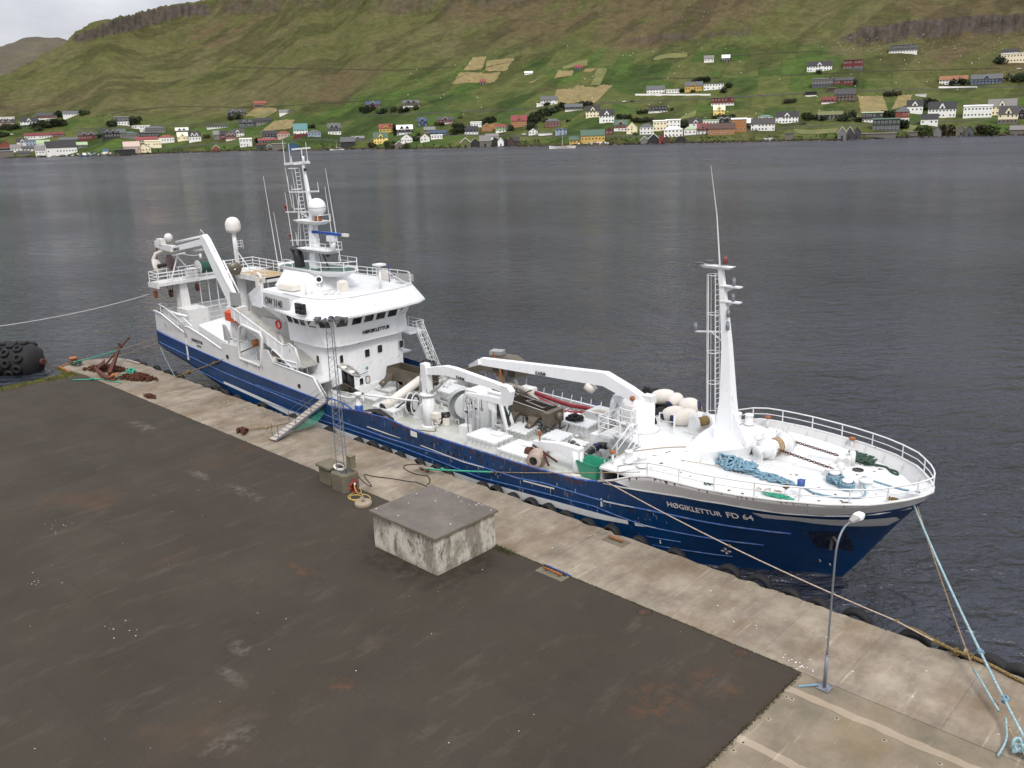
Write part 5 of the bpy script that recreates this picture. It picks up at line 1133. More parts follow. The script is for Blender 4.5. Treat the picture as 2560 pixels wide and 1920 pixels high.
for p in ((-66.85, 42.5, 15.0), (-66.55, 42.5, 12.55)): mb.cyl(p, V(p) + V((0, 0, .35)), .05, n=6).ball(V(p) + V((-.03, 0, .45)), .15, .15, .18, 8, 5)
mb.build('lantern', REDP, mast)
mb = MB()
for s_, c_ in ((-.3, 0), (.3, 0)): mb.beam((-65.4, 42.5 + s_, 15.4), (-65.9, 42.5 + s_, 18.7), .03, .03)
ladder(mb, (-64.5, 42.9, 11.0), (-64.9, 42.7, 18.6), .42, (0, 1, 0), .03, .33); 
for z_ in (15.3, 16.9, 18.6): mb.torus((-64.9 - (z_ - 15) * .12, 42.6, z_), (0, 0, 1), .42, .02, 12, 4)
mb.beam((-65.3, 42.3, 11.8), (-64.7, 42.5, 16.8), .05, .05).beam((-65.4, 42.7, 12.1), (-64.9, 42.5, 15.1), .05, .05); mb.build('mast_ladder', WHITE, mast)
mb = MB(); mb.beam((-66.3, 42.5, 18.95), (-62.9, 42.5, 19.15), .22, .2).beam((-64, 41.8, 19.0), (-63.7, 43.2, 19.05), .15, .12).cyl((-63.6, 42.5, 19.1), (-63.55, 42.5, 19.6), .12, n=8).beam((-64.6, 42.2, 20.15), (-62.9, 42.8, 20.25), .1, .14).cyl((-63.7, 42.5, 19.6), (-63.7, 42.5, 20.15), .05, n=6)
mb.build('masthead_bar', WHITE, mast); mb = MB(); mb.cyl((-63.85, 42.6, 19.2), (-63.85, 42.6, 19.8), .12, n=8).ball((-63.3, 42.4, 18.55), .14).ball((-60.9, 42.2, 11.8), .18); mb.build('lantern', BLACKR, mast)
mb = MB()
for x_, z0, z1, y_ in ((-66.3, 19.0, 20.9, 42.5), (-65.6, 19.0, 20.6, 42.6), (-62.95, 19.1, 20.7, 42.5), (-65.1, 19.0, 19.6, 42.4), (-66.1, 16.65, 18.0, 42.5), (-61.8, 16.85, 17.6, 42.5), (-65.6, 14.95, 17.2, 42.5), (-65.2, 12.3, 13.4, 42.2)): mb.cyl((x_, y_, z0), (x_ - .05, y_, z1), .035, .02, 5)
mb.build('whip_aerial', WHITE, mast)
for a, b in (((-69.0, 42.5, 10.0), (-69.9, 42.5, 17.9)), ((-68.8, 42.9, 9.4), (-69.5, 42.9, 14.8)), ((-59.75, 42.6, 11.3), (-60.6, 42.5, 18.7)), ((-65.9, 42.3, 11.2), (-66.6, 42.4, 16.6)), ((-61.1, 43, 12.2), (-61.6, 43, 17.2))):
    MB().cyl(a, b, .045, .015, 6).build('aerial', WHITE, ship)
mb = MB(); mb.loft([[V(c_) + V((a * .5, b * .35, 0)) for a, b in ((-1, -.5), (-.5, -1), (.5, -1), (1, -.5), (1, .5), (.5, 1), (-.5, 1), (-1, .5))] for c_ in ((-64.9, 42.1, 10.5), (-65.1, 42.1, 11.5), (-65.35, 42.1, 12.0))]); mb.ball((-65.35, 42.1, 11.95), .52, .36, .3); mb.build('funnel_pipe', BLACKR, fh)
mb = MB(); mb.beam((-61.6, 42.7, 10.5), (-62.3, 42.6, 12.1), .1, .1).beam((-61.9, 42.3, 10.5), (-62.4, 42.4, 12), .06, .06); mb.build('mast_stay', DARKG, mast)
# roof furniture
mb = MB(); mb.box(-64.0, -62.0, 39.2, 40.1, 9.1, 9.45).box(-63.9, -62.1, 39.25, 40.05, 9.45, 9.52); mb.build('roof_locker', CREAM, br)
sl = MB().cyl((-60.8, 41.1, 9.0), (-60.8, 41.1, 9.75), .06, n=8).lathe((-60.8, 41.1, 9.95), (.7, -.65, .1), [(0, -.32), (.2, -.3), (.28, -.2), (.3, .22), (.26, .22), (0, .12)], 16).build('searchlight', CLEANW, br); MB().lathe((-60.8, 41.1, 9.95), (.7, -.65, .1), [(.24, .2), (0, .19)], 14).build('searchlight_glass', BLACKR, br)
mb = MB(); mb.cyl((-57.3, 44.6, 9.0), (-57.3, 44.6, 10.9), .12, n=8).box(-57.7, -56.9, 44.2, 45.0, 10.9, 11.05).beam((-57.2, 44.7, 10.7), (-56.1, 46.2, 9.4), .05, .05); ladder(mb, (-57.6, 44.3, 9.0), (-57.6, 44.3, 10.8), .35, (0, 1, 0)); mb.build('radar_stand', WHITE, br)
mb = MB(); mb.loft([ring([(-59.2, 41.6), (-58.5, 41.6), (-58.5, 42.3), (-59.2, 42.3)], 9.0), ring([(-59.2, 41.65), (-58.5, 41.65), (-58.5, 42.25), (-59.2, 42.25)], 9.8), ring([(-59.0, 41.8), (-58.7, 41.8), (-58.7, 42.1), (-59.0, 42.1)], 9.95)]); mb.build('covered_compass', CREAM, br)
mb = MB(); rail(mb, [(-66.2, 47.0, 9.0), (-61, 47.2, 9.1), (-58.2, 47.2, 9.2), (-56.6, 47.0, 9.25), (-55.4, 46.2, 9.3)], .9, 3, .03, 1.2); mb.build('railing', WHITE, br)
mb = MB(); mb.obox((-59.8, 47.1, 9.6), (1.4, .06, .75)); mb.build('windscreen_panel', CREAM, br); mb = MB(); mb.obox((-57.0, 46.9, 9.65), (1.9, .06, .6), .2); mb.build('windscreen_panel', MATS['pale_galvanised_steel'], br)
mb = MB(); mb.cyl((-60.5, 47.0, 9.0), (-60.5, 47.0, 10.2), .04, n=6).cyl((-59.0, 46.9, 9.0), (-59.0, 46.9, 10.6), .035, n=6); mb.build('blue_pole', BLUEP, br)
mb = MB(); 
for k in range(7): mb.ball((-58.8 - .25 * (k % 3) + .1 * k, 40.2 + .14 * k, 9.15), .13, n=8, m=5)
mb.cyl((-57.2, 40.2, 9), (-57.2, 40.2, 9.35), .05, n=6).cyl((-55.9, 39.6, 9), (-55.9, 39.6, 9.5), .04, n=6).tube([(-60.5, 40.2, 9.05), (-60.6, 39.7, 9.3), (-60.1, 39.8, 9.05)], .03, 5); mb.cyl((-60.0, 39.2, 9), (-60.0, 39.2, 10.6), .07, n=8); mb.build('roof_fittings', WHITE, br, kind='stuff')
mb = MB(); mb.box(-66.5, -66.1, 38.6, 39.1, 7.9, 9.9).torus((-66.3, 38.85, 9.9), (0, 1, 0), .3, .15, 14, 6); mb.build('davit_post', CREAM, br)
# far side stair from the work deck
mb = MB(); a, b = V((-56.3, 47.6, 5.0)), V((-53.7, 47.4, .8))
for s_ in (-.32, .32): mb.beam(a + V((0, s_, 0)), b + V((0, s_, 0)), .05, .16)
for k in range(12): p = a.lerp(b, (k + .5) / 12); mb.obox(p, (.2, .62, .03))
mb.build('stair', GREYW, ship); mb = MB()
for s_ in (-.34, .34): rail(mb, [a + V((0, s_, 0)), b + V((0, s_, 0))], .9, 2, .028, 1.4)
rail(mb, [(-58.3, 48.1, 5.0), (-56.3, 48.1, 5.0)], .9, 3, .028); rail(mb, [(-56.4, 47.0, 5.0), (-56.4, 47.9, 5.0)], .9, 3, .028); mb.build('stair_railing', WHITE, ship)
MB().box(-66, -56.35, 46.6, 48.3, 4.88, 5.0).build('side_walkway', WHITE, ship)
# ---- near side casing plates aft of the gangway
mb = MB(); Pn = [(-82.5, 3.5), (-82.3, 5.5), (-80.6, 5.35), (-78.7, 4.75), (-76.45, 4.1), (-76.45, 2.98)]
mb.plate([(x, hully(x, 3.5, .0) + .03, z) for x, z in Pn], (0, .12, 0))
mb2 = MB(); Pn2 = [(-76.2, 2.95), (-76.2, 4.75), (-75.4, 4.75), (-73, 4.3), (-69.9, 3.6), (-69.85, 4.2), (-66.9, 4.25), (-66.9, 3.2), (-63.6, 3.1), (-63.6, 4.6), (-62.4, 4.65), (-61.7, 3.7), (-56.1, 3.46), (-55.0, 2.1), (-55.0, 1.72), (-56, 1.8), (-64.6, 2.18), (-68, 2.36), (-75.8, 2.93)]
mb2.plate([(x, 36.6, z) for x, z in Pn2], (0, .12, 0))
SIDEP = paint('side_grey_white', (.6, .6, .59, 1), .5, .05, (.42, .38, .32, 1), .25, .1)
bul = mb.build('bulwark', SIDEP, ship); bul2 = mb2.build('bulwark', SIDEP, ship)
mb = MB(); mb.plate([(x, 2 * YC - 36.6, z) for x, z in [(-82.5, 3.5), (-82.3, 5.4), (-78, 5.2), (-70, 4.6), (-66, 4.6), (-66, 2.2), (-75.8, 2.95)]], (0, -.12, 0)); mb.box(-82.55, -82.4, 37.7, 47.3, 3.3, 5.4); mb.build('bulwark', SIDEP, ship)
mb = MB(); mb.tube([(x, 36.62, z) for x, z in [(-82.2, 5.52), (-80.6, 5.36), (-78.7, 4.78), (-76.5, 4.15)]], .07, 6).tube([(x, 36.6, z) for x, z in [(-76.2, 4.75), (-75.4, 4.78), (-73, 4.33), (-69.95, 3.62)]], .08, 6).tube([(-61.7, 36.62, 3.72), (-56.15, 36.62, 3.48), (-55.05, 36.62, 2.1)], .08, 6); mb.build('bulwark_cap', WHITE, ship)
mb = MB(); fp = [(-66.85, 3.25), (-63.75, 3.1), (-63.6, 3.3), (-63.0, 5.6), (-63.25, 5.95), (-65.9, 6.3), (-66.4, 6.0), (-66.95, 4.6), (-66.95, 3.4)]; mb.tube([(x, 36.62, z) for x, z in fp], .13, 8, closed=True); mb.build('opening_frame', WHITER, ship)
mb = MB(); mb.box(-76.45, -76.2, 36.56, 36.74, 1.6, 3.6); mb.build('worn_post', MATS['rusty_white_paint'], ship)
for x_, z_, r_ in ((-69.0, 3.05, .16), (-58.2, 2.42, .14)): MB().lathe((x_, 36.59, z_), (0, -1, 0), [(r_ * 1.25, 0), (r_ * 1.25, .04), (r_, .04), (r_, .01), (0, .01)], 14).build('porthole', [BLACKR], bul2)
text('HØGIKLETTUR', V((-75.15, 36.56, 3.6)), (1, 0, -.05), (0, 0, 1), .38, LBLACK, bul2, bold=.005, sx=.78, depth=.02); text('SØRVÁGUR', V((-74.3, 36.56, 3.2)), (1, 0, -.05), (0, 0, 1), .2, LBLACK, bul2, sx=.75, depth=.02)
# stern net bin and inner casings
mb = MB(); mb.loft([[V((-76.0, 37.8, 2.9)), V((-68.4, 37.8, 2.9)), V((-68.4, 40.6, 2.9)), V((-76.0, 40.6, 2.9))], [V((-76.0, 37.8, 4.7)), V((-70.5, 37.8, 3.6)), V((-70.8, 40.6, 4.6)), V((-76.0, 40.6, 5.0))]]); mb.build('net_bin', DECKW, ship)
mb = MB(); mb.tube([(-80.5, 37.2, 5.6), (-78.6, 37.2, 5.5), (-77.3, 37.5, 5.4)], .12, 8).plate([(-78.9, 37.3, 2.9), (-76.3, 37.3, 2.9), (-76.3, 37.3, 4.6), (-78.6, 37.3, 5.6)], (0, .1, 0)); mb.build('inner_plate', WHITE, ship)
MB().plate([(-71.0, 41.2, 2.9), (-66.2, 41.2, 2.9), (-66.2, 41.2, 7.0), (-69.3, 41.2, 6.6), (-71.4, 41.2, 5.4)], (0, .1, 0)).box(-79, -71, 45.0, 45.1, 2.9, 5.0).build('casing_plate', GREYW, ship)
MB().box(-80.6, -78.4, 38.2, 40.2, 2.9, 5.7).build('gallows_foot', WHITER, ship)
mb = MB(); mb.tube([(-82.2, 38.8, 5.5), (-82.4, 37.6, 6.0), (-81.8, 37.0, 6.1), (-80.5, 37.0, 5.9), (-77.6, 37.0, 4.95)], .05, 6).tube([(-82.0, 37.3, 5.4), (-80.5, 37.1, 5.1), (-78, 37.0, 4.6)], .035, 5)
for x_ in (-81.6, -80, -78.4): mb.cyl((x_, 37.05, 4.6), (x_, 37.05, 5.9 - (x_ + 81.6) * .25), .04, n=6)
mb.tube([(-77.6, 37.0, 3.2), (-77.6, 37.0, 4.95), (-76.6, 38.2, 5.0)], .04, 6); mb.build('stern_railing', WHITER, ship)
# ---- stern gallows with walkways
g = MB(); g.loft([ring([(-81.5, 38.7), (-80.5, 38.7), (-80.5, 39.6), (-81.5, 39.6)], 5.6), ring([(-81.4, 38.75), (-80.6, 38.75), (-80.6, 39.5), (-81.4, 39.5)], 8.0)]); g.cyl((-80.9, 45.4, 2.9), (-80.9, 45.4, 8.0), .42, n=14)
g.box(-81.9, -80.1, 36.4, 47.6, 8.0, 8.3); gal = g.build('stern_gallows', WHITER, ship)
g = MB(); g.box(-80.1, -74.6, 44.4, 47.4, 8.05, 8.2).box(-74.75, -74.6, 44.4, 47.4, 7.75, 8.2).box(-80.1, -74.6, 44.35, 44.5, 7.75, 8.2).cyl((-75.2, 45, 2.9), (-75.2, 45, 8.05), .1, n=8).cyl((-75.2, 47, 2.9), (-75.2, 47, 8.05), .1, n=8).box(-81.95, -80, 36.35, 36.5, 7.85, 8.3); g.build('walkway', WHITER, gal)
MB().box(-79.6, -74.9, 44.8, 47.2, 8.2, 8.24).build('stained_floor', paint('ochre_stained_deck', srgb(206, 178, 128, .75), .8, .25, (.4, .22, .08, 1), .6), gal)
g = MB(); rail(g, [(-80.2, 36.5, 8.3), (-81.85, 36.5, 8.3), (-82.3, 38.5, 8.3), (-81.85, 43, 8.3), (-81.85, 47.5, 8.3), (-78, 47.5, 8.25), (-74.7, 47.4, 8.2), (-74.7, 44.5, 8.2), (-77.5, 44.5, 8.2)], .95, 3, .033, 1.2); rail(g, [(-80.2, 36.5, 8.3), (-80.15, 43.9, 8.3)], .9, 3, .03, 1.3); g.build('railing', WHITE, gal)
for y_ in (40.9, 41.8, 42.7, 43.6): MB().cyl((-80.8, y_, 4.8), (-80.8, y_, 8.0), .045, n=6).build('stanchion', WHITE, gal)
g = MB(); rail(g, [(-80.8, 40.2, 3.6), (-80.8, 44.2, 3.6)], 1.6, 3, .03, 1.2); rail(g, [(-82.2, 40.2, 4.5), (-82.2, 46.5, 4.5)], .9, 2, .03, 1.4); g.build('stern_gate', WHITE, gal)
for x_, y_, z_, m_ in ((-81.9, 36.9, 7.0, RUSTO), (-81.0, 38.0, 7.0, RUSTM), (-80.4, 40.4, 7.3, RUSTM), (-76.4, 44.6, 7.1, BLACKR)):
    MB().cyl((x_, y_, z_ + .95), (x_, y_, z_ + .4), .03, n=5).lathe((x_, y_ + .12, z_), (0, -1, 0), [(0, 0), (.3, .02), (.32, .06), (.26, .12), (.32, .18), (.3, .22), (0, .24)], 14).obox((x_, y_, z_ + .1), (.2, .3, .62)).build('hanging_block', m_, gal)
dm = MB().cyl((-80.9, 45.2, 8.3), (-80.9, 45.2, 12.1), .2, n=12).build('dome_mast', WHITE, ship)
MB().lathe((-80.9, 45.2, 11.95), (0, 0, 1), [(0, 0), (.3, .05), (.7, .26), (.75, .45), (.75, .9), (.68, 1.2), (.48, 1.48), (.22, 1.6), (0, 1.63)], 22).build('satellite_dome', OFFW, dm)
mb = MB(); ladder(mb, (-80.5, 45.0, 8.3), (-80.5, 45.0, 11.5), .4, (0, 1, 0)); rail(mb, [(-80.3, 44.9, 10.5), (-79.9, 44.9, 10.5), (-79.9, 45.5, 10.5), (-80.3, 45.5, 10.5)], .8, 3, .02, .6); mb.beam((-80.6, 45.2, 10.2), (-78.2, 45.2, 8.3), .06, .06); mb.build('dome_ladder', WHITE, dm)
# net drum and small winch on the gallows
nd = MB().cyl((-80.6, 40.9, 9.15), (-80.6, 42.5, 9.15), .55, n=18).build('net_drum', paint('drum_net_green', srgb(36, 88, 72, .7), .8, .3), gal)
mb = MB()
for y_ in (40.85, 42.55): mb.lathe((-80.6, y_, 9.15), (0, 1, 0), [(0, -.03), (.72, -.03), (.74, 0), (.72, .03), (0, .03)], 20)
mb.build('drum_flange', GREYW, gal); mb = MB(); mb.box(-81.1, -80.3, 39.7, 40.6, 8.3, 9.2).beam((-80.8, 38.9, 10.6), (-80.4, 40.4, 8.4), .1, .1).beam((-80.9, 39.1, 10.6), (-80.9, 38.2, 8.4), .1, .1).beam((-80.9, 38.6, 10.6), (-80.9, 39.9, 10.7), .14, .1).cyl((-80.9, 41.4, 9.9), (-80.9, 41.4, 10.4), .12, n=8).tube([(-80.9, 39.6, 10.6), (-80.9, 40.6, 10.35), (-80.9, 41.4, 10.3)], .03, 5); mb.build('winch_frame', WHITER, gal)
MB().lathe((-79.3, 44.0, 8.75), (1, -.3, 0), [(.15, -.15), (.6, -.12), (.66, 0), (.6, .12), (.15, .15)], 18).build('grey_sheave', STEEL, gal)
# ---- big net crane over the stern
cf = V((-70.7, 38.9, 6.9)); kn_ = V((-74.2, 38.5, 12.9)); tp = V((-83.0, 38.5, 11.35))
cr_ = MB().cyl((-70.7, 38.9, 2.9), (-70.7, 38.9, 6.6), .7, .6, 14).box(-71.4, -69.9, 38.3, 39.6, 6.2, 6.9).build('net_crane', WHITER, ship)
MB().loft([[p + V((a * w_ * .72, b * .28, a * w_ * .48)) for a, b in ((-1, -1), (1, -1), (1, 1), (-1, 1))] for p, w_ in ((cf, .42), (cf.lerp(kn_, .12), .62), (cf.lerp(kn_, .55), .66), (cf.lerp(kn_, .92), .5), (kn_, .28))]).build('boom', CLEANW, cr_)
mb = MB(); 
for s_ in (-.33, .33): mb.cyl(cf + V((.75, s_, .5)), cf.lerp(kn_, .62) + V((.75, s_, .2)), .07, n=8)
mb.tube([cf.lerp(kn_, .9) + V((.3, 0, .5)), kn_ + V((.9, .1, -.6)), cf.lerp(kn_, .75) + V((.7, 0, .2))], .04, 5).tube([kn_ + V((.1, .1, .1)), kn_ + V((-.2, -.1, .55)), kn_ + V((-.6, 0, .1))], .03, 5); mb.build('hydraulic_ram', WHITE, cr_)
j0 = kn_ + V((-.2, 0, -.55)); j1 = tp + V((2.4, 0, -.15))
jb = MB().beam(j0, j1, .42, .55, .36, .42).build('jib', CLEANW, cr_); MB().cyl(kn_ + V((-.1, .05, -.02)), tp + V((3.4, 0, .62)), .09, n=8).cyl(j0 + V((-.3, .1, -.7)), j0 + V((-2.0, .1, -.95)), .11, n=8).build('jib_ram', WHITE, cr_)
text('TRIPLEX', j1 + V((.7, -.24, -.05)), (j0 - j1), (-.17, 0, 1), .32, LBLACK, cr_, bold=.02, sx=1.1, depth=.02)
mb = MB(); mb.beam(j1 + V((.3, 0, .1)), tp, .5, .6, .35, .4).obox(tp + V((.35, 0, .45)), (.9, .5, .55)).obox(tp + V((-.1, -.1, .2)), (.7, .4, .6)).ball(tp + V((2.0, 0, .95)), .42, .35, .4, 10, 6); mb.build('tip_head', WHITER, cr_)
mb = MB(); pth = [tp + V((.7, 0, -.2)), tp + V((.3, 0, -.45)), tp + V((-.4, -.3, -.7)), tp + V((-.55, -.6, -1.3)), tp + V((-.5, -.65, -1.9))]; mb.tube(pth, .17, 8); pb = mb.build('power_block_arm', CREAM, cr_)
bc = tp + V((.35, 0, -1.75)); ax_ = V((.78, .55, .25)).normalized()
MB().lathe(bc - ax_ * .72, ax_, [(0, -.12), (.62, -.12), (.74, -.02), (.7, .05), (0, .06)], 20).build('block_cheek', CREAM, cr_); MB().lathe(bc + ax_ * .75, ax_, [(0, -.03), (.8, -.03), (.83, 0), (.8, .04), (0, .06)], 20).build('block_disc', paint('brown_disc', srgb(92, 70, 66, .7), .6, .3), cr_); MB().cyl(bc - ax_ * .7, bc + ax_ * .72, .2, n=12).build('block_drum', BLACKR, cr_)
mb = MB(); mb.tube(smoothp([bc + V((-.1, 0, -.7)), bc + V((0, 0, -1.9)), bc + V((.4, 0, -2.9)), bc + V((1.0, 0, -2.6)), bc + V((1.1, 0, -1.8))]), .035, 5).tube([tp + V((-.6, 0, 0)), tp + V((-.7, -.1, -.6)), tp + V((-.65, -.2, -1.3))], .045, 5); mb.build('hose', BLACK, cr_)
MB().loft([ring([(cf.x + 1.3 * a * .62 + .35, cf.y - .55 + b * .4) for a, b in ((-1, -1), (1, -1), (1, 1), (-1, 1))], z_) for z_ in (5.75, 6.5)] + [ring([(cf.x + .8 * a * .6 + .35, cf.y - .5 + b * .2) for a, b in ((-1, -1), (1, -1), (1, 1), (-1, 1))], 6.7)]).build('orange_cover', ORANGE, cr_)
mb = MB(); a, b = V((-75.2, 41.2, 5.6)), V((-76.6, 41.4, 9.0)); ladder(mb, a, b, .9, (0, 1, 0), .05, .36); mb.build('gallows_stair', WHITER, ship)
MB().box(-73.4, -72.9, 40.2, 40.6, 5.4, 7.0).box(-72.6, -72.2, 39.9, 40.3, 5.5, 6.1).build('cable_reel_box', BLACKR, ship); MB().ball((-72.2, 39.8, 5.9), .3, .25, .35).build('orange_float', ORANGE, ship)
# ---- net chute along the near side
CH = paint('galvanised_chute', (.44, .43, .4, 1), .5, .15, srgb(128, 122, 66, .7), .55, 0, .1)
for (y_, zt0, zt1, dz, m_, nm) in ((36.85, 7.55, 5.25, .95, WHITE, 'chute_side'), (38.8, 7.6, 5.35, .8, CH, 'chute_side')):
    mb = MB(); mb.plate([(-68.0, y_, zt0), (-67.3, y_, zt0 - (.1 if y_ < 37 else -.3)), (-60.3, y_, zt1 + .1), (-59.4, y_, zt1 + .35), (-58.6, y_, zt1 + .1), (-58.1, y_, 3.9), (-59.3, y_, 3.55), (-60.6, y_, zt1 - dz), (-68.0, y_, zt0 - dz)], (0, .07, 0)); mb.build(nm, m_, ship)
mb = MB(); 
for k in range(8): x_ = -67.5 + k * .98; z_ = 7.5 - (x_ + 68) * .3; mb.box(x_, x_ + .05, 36.78, 36.86, z_ - .95, z_)
mb.tube([(-68.0, 36.85, 7.55), (-60.4, 36.85, 5.33), (-59.4, 36.85, 5.6), (-58.7, 36.85, 5.35), (-58.1, 36.85, 3.95)], .045, 6); mb.build('chute_rib', WHITE, ship)
mb = MB(); mb.plate([(-68.0, 36.9, 7.0), (-60.6, 36.9, 4.85), (-58.2, 36.9, 3.8), (-58.2, 38.8, 3.8), (-60.6, 38.8, 4.7), (-68.0, 38.8, 6.85)], (0, 0, -.06)); mb.build('chute_floor', CH, ship)
mb = MB()
for x_ in (-59.8, -59.0, -62.2): mb.beam((x_, 37.2, 2.9), (x_ - .2, 37.3, 4.0), .09, .09).beam((x_, 38.0, 2.9), (x_ - .2, 38.0, 4.0), .09, .09)
for x_ in (-66.5, -64.0): mb.beam((x_, 38.0, 2.9), (x_, 38.0, 5.4), .14, .14)
mb.build('chute_leg', WHITE, ship)
# trawl winch behind the opening
mb = MB()
for y_ in (37.5, 38.9): mb.lathe((-65.2, y_, 4.6), (.25, 1, 0), [(0, -.04), (1.15, -.04), (1.18, 0), (1.15, .04), (0, .04)], 24)
wn_ = mb.build('trawl_winch', GREYW, ship); MB().cyl((-65.3, 37.0, 4.75), (-65.0, 38.4, 4.75), .28, n=14).build('warp_drum', RUSTO, wn_)
MB().lathe((-62.3, 38.0, 4.7), (.4, 1, 0), [(0, -.3), (1.0, -.3), (1.05, 0), (1.0, .05), (0, .05)], 22).build('winch_drum', MATS['pale_galvanised_steel'], ship)
mb = MB(); mb.lathe((-63.0, 37.0, 3.7), (.9, .1, 0), [(0, 0), (.42, 0), (.44, .1), (.44, .5), (.3, .55), (.3, .8), (.42, .85), (.42, 1.0), (0, 1.05)], 16); mb.build('capstan', CREAM, ship)
mb = MB(); rail(mb, [(-61.6, 36.8, 3.1), (-58.6, 36.8, 3.1)], 1.05, 3, .04, 1.5); mb.tube([(-62.2, 36.8, 4.5), (-61.9, 36.8, 4.75), (-61.4, 36.8, 4.6), (-58.6, 36.8, 3.3)], .06, 6); rail(mb, [(-69.6, 37.2, 3.9), (-66.9, 37.2, 3.9)], .7, 2, .035, .9); mb.build('railing', WHITE, ship)
mb = heap(-68.5, 38, 1.2, .5, .6, 0, 50, .1); mb.build('stern_clutter', DARKG, ship, kind='stuff')
MB().loft([[V((-69.8, 36.9, 4.4)), V((-69.2, 36.9, 4.35)), V((-69.2, 37.4, 4.4)), V((-69.8, 37.4, 4.4))], [V((-70.0, 37, 5.7)), V((-69.7, 37, 5.6)), V((-69.7, 37.2, 5.6)), V((-70.0, 37.2, 5.7))]]).build('fairlead_horn', STEELL, ship)
MB().obox((-67.2, 37.0, 8.25), (1.1, .1, 1.1), .3).cyl((-68.2, 37.2, 7.5), (-67.4, 37.2, 7.7), .2, n=10).build('guide_plate', STEELL, ship)
# extra clutter between the chute and the wheelhouse
mb = MB()
for k in range(26): x_, y_, z_ = random.uniform(-68, -60), random.uniform(39.4, 41.2), random.uniform(3, 6); mb.cyl((x_, y_, z_), (x_ + random.uniform(-1, 1), y_ + random.uniform(-.4, .4), z_ + random.uniform(-.8, .8)), .05, n=5)
mb.build('winch_piping', GREYW, ship, kind='stuff')
MB().box(-70, -66.2, 39.2, 41.1, 2.9, 5.2).box(-66.2, -60, 38.6, 38.7, 2.9, 6.6).build('casing_block', GREYW, ship)
# ---- hose roller stand by the gangway
rs = MB().plate([(-55.3, 36.9, 2.55), (-53.6, 37.0, 3.3), (-52.5, 37.5, 2.75), (-52.3, 37.9, 2.45), (-53.8, 38.2, 2.35), (-55.2, 37.7, 2.3)], (0, 0, -.12)).build('roller_stand', STEEL, ship)
ring_ = [V((-54.75, 37.35, 4.25)), V((-54.3, 37.05, 4.5)), V((-53.6, 36.9, 4.4)), V((-52.7, 37.2, 4.0)), V((-52.4, 37.6, 3.85)), V((-52.9, 37.9, 3.95)), V((-54.0, 37.9, 4.35)), V((-54.6, 37.7, 4.4))]
mb = MB(); mb.add([p - V((0, 0, .08)) for p in ring_], [tuple(range(8))]).tube(ring_, .07, 6, closed=True); mb.m(1)
for c_ in (V((-54.2, 37.45, 4.3)), V((-53.3, 37.5, 4.08))): mb.lathe(c_, (.1, 0, 1), [(.3, -.03), (.3, .06), (.1, .08), (0, .08)], 12)
mb.build('tray', [STEELL, CREAM], rs)
for x_, y_ in ((-54.1, 37.5), (-53.35, 37.45)): MB().cyl((x_, y_, 2.5), (x_, y_, 4.1), .26, n=16).build('roller', BLACKR, rs)
MB().tube([(-55.3, 36.9, 2.45), (-54.4, 36.85, 2.2), (-53.2, 37.0, 2.15), (-52.3, 37.4, 2.4)], .08, 6).plate([(-54.9, 37.3, .8), (-53.0, 37.3, .8), (-52.8, 37.4, 2.3), (-55.0, 37.3, 2.3)], (0, .1, 0)).build('bracket', WHITER, rs); rs.location.y += .6
MB().plate([(-56.2, 36.9, .8), (-55.1, 36.9, .8), (-55.1, 36.9, 2.2), (-56.2, 36.9, 3.3)], (0, .08, 0)).build('side_screen', GREYW, ship)
mb = MB(); mb.tube([(-54.7, 36.62, 2.15), (-53.6, 36.62, 2.2), (-52.3, 36.62, 2.1), (-51.6, 36.62, 1.9)], .06, 6)
for x_ in (-54.6, -53.6, -52.6): mb.cyl((x_, 36.62, 1.5), (x_, 36.62, 2.15), .045, n=6)
mb.build('gangway_rail', BLUEP, ship)
fd = MB().lathe((-51.1, 36.95, 1.6), (0, 0, 1), [(.0, -.45), (.2, -.42), (.3, -.2), (.3, .55), (.26, .6), (0, .62)], 16).build('deck_fairlead', BLUEP, ship)
MB().lathe((-51.1, 36.95, 2.2), (0, 0, 1), [(.24, 0), (.24, .1), (.18, .15), (.18, .7), (.3, .75), (.3, .95), (0, 1.0)], 12).tube([(-50.9, 36.9, 2.8), (-50.4, 36.9, 2.9), (-50.4, 36.9, 2.5)], .07, 6).build('fairlead_head', WHITER, fd)
MB().cyl((-51.0, 37.4, 2.9), (-48.2, 40.3, 2.2), .09, .07, 8).build('davit_arm', WHITE, ship)
tag(MB().loft([[V((-50.4, 36.65, 1.95)), V((-48.8, 36.6, 2.2)), V((-47.0, 36.75, 2.05))], [V((-50.2, 37.2, 2.0)), V((-48.9, 37.2, 2.3)), V((-47.4, 37.2, 1.9))], [V((-50.0, 37.6, 1.2)), V((-48.9, 37.8, 1.6)), V((-47.8, 37.6, 1.1))]], closed=False, caps=False).build('tarpaulin', BLACK), 'crumpled black tarpaulin thrown over the bulwark near the gangway', 'tarpaulin')
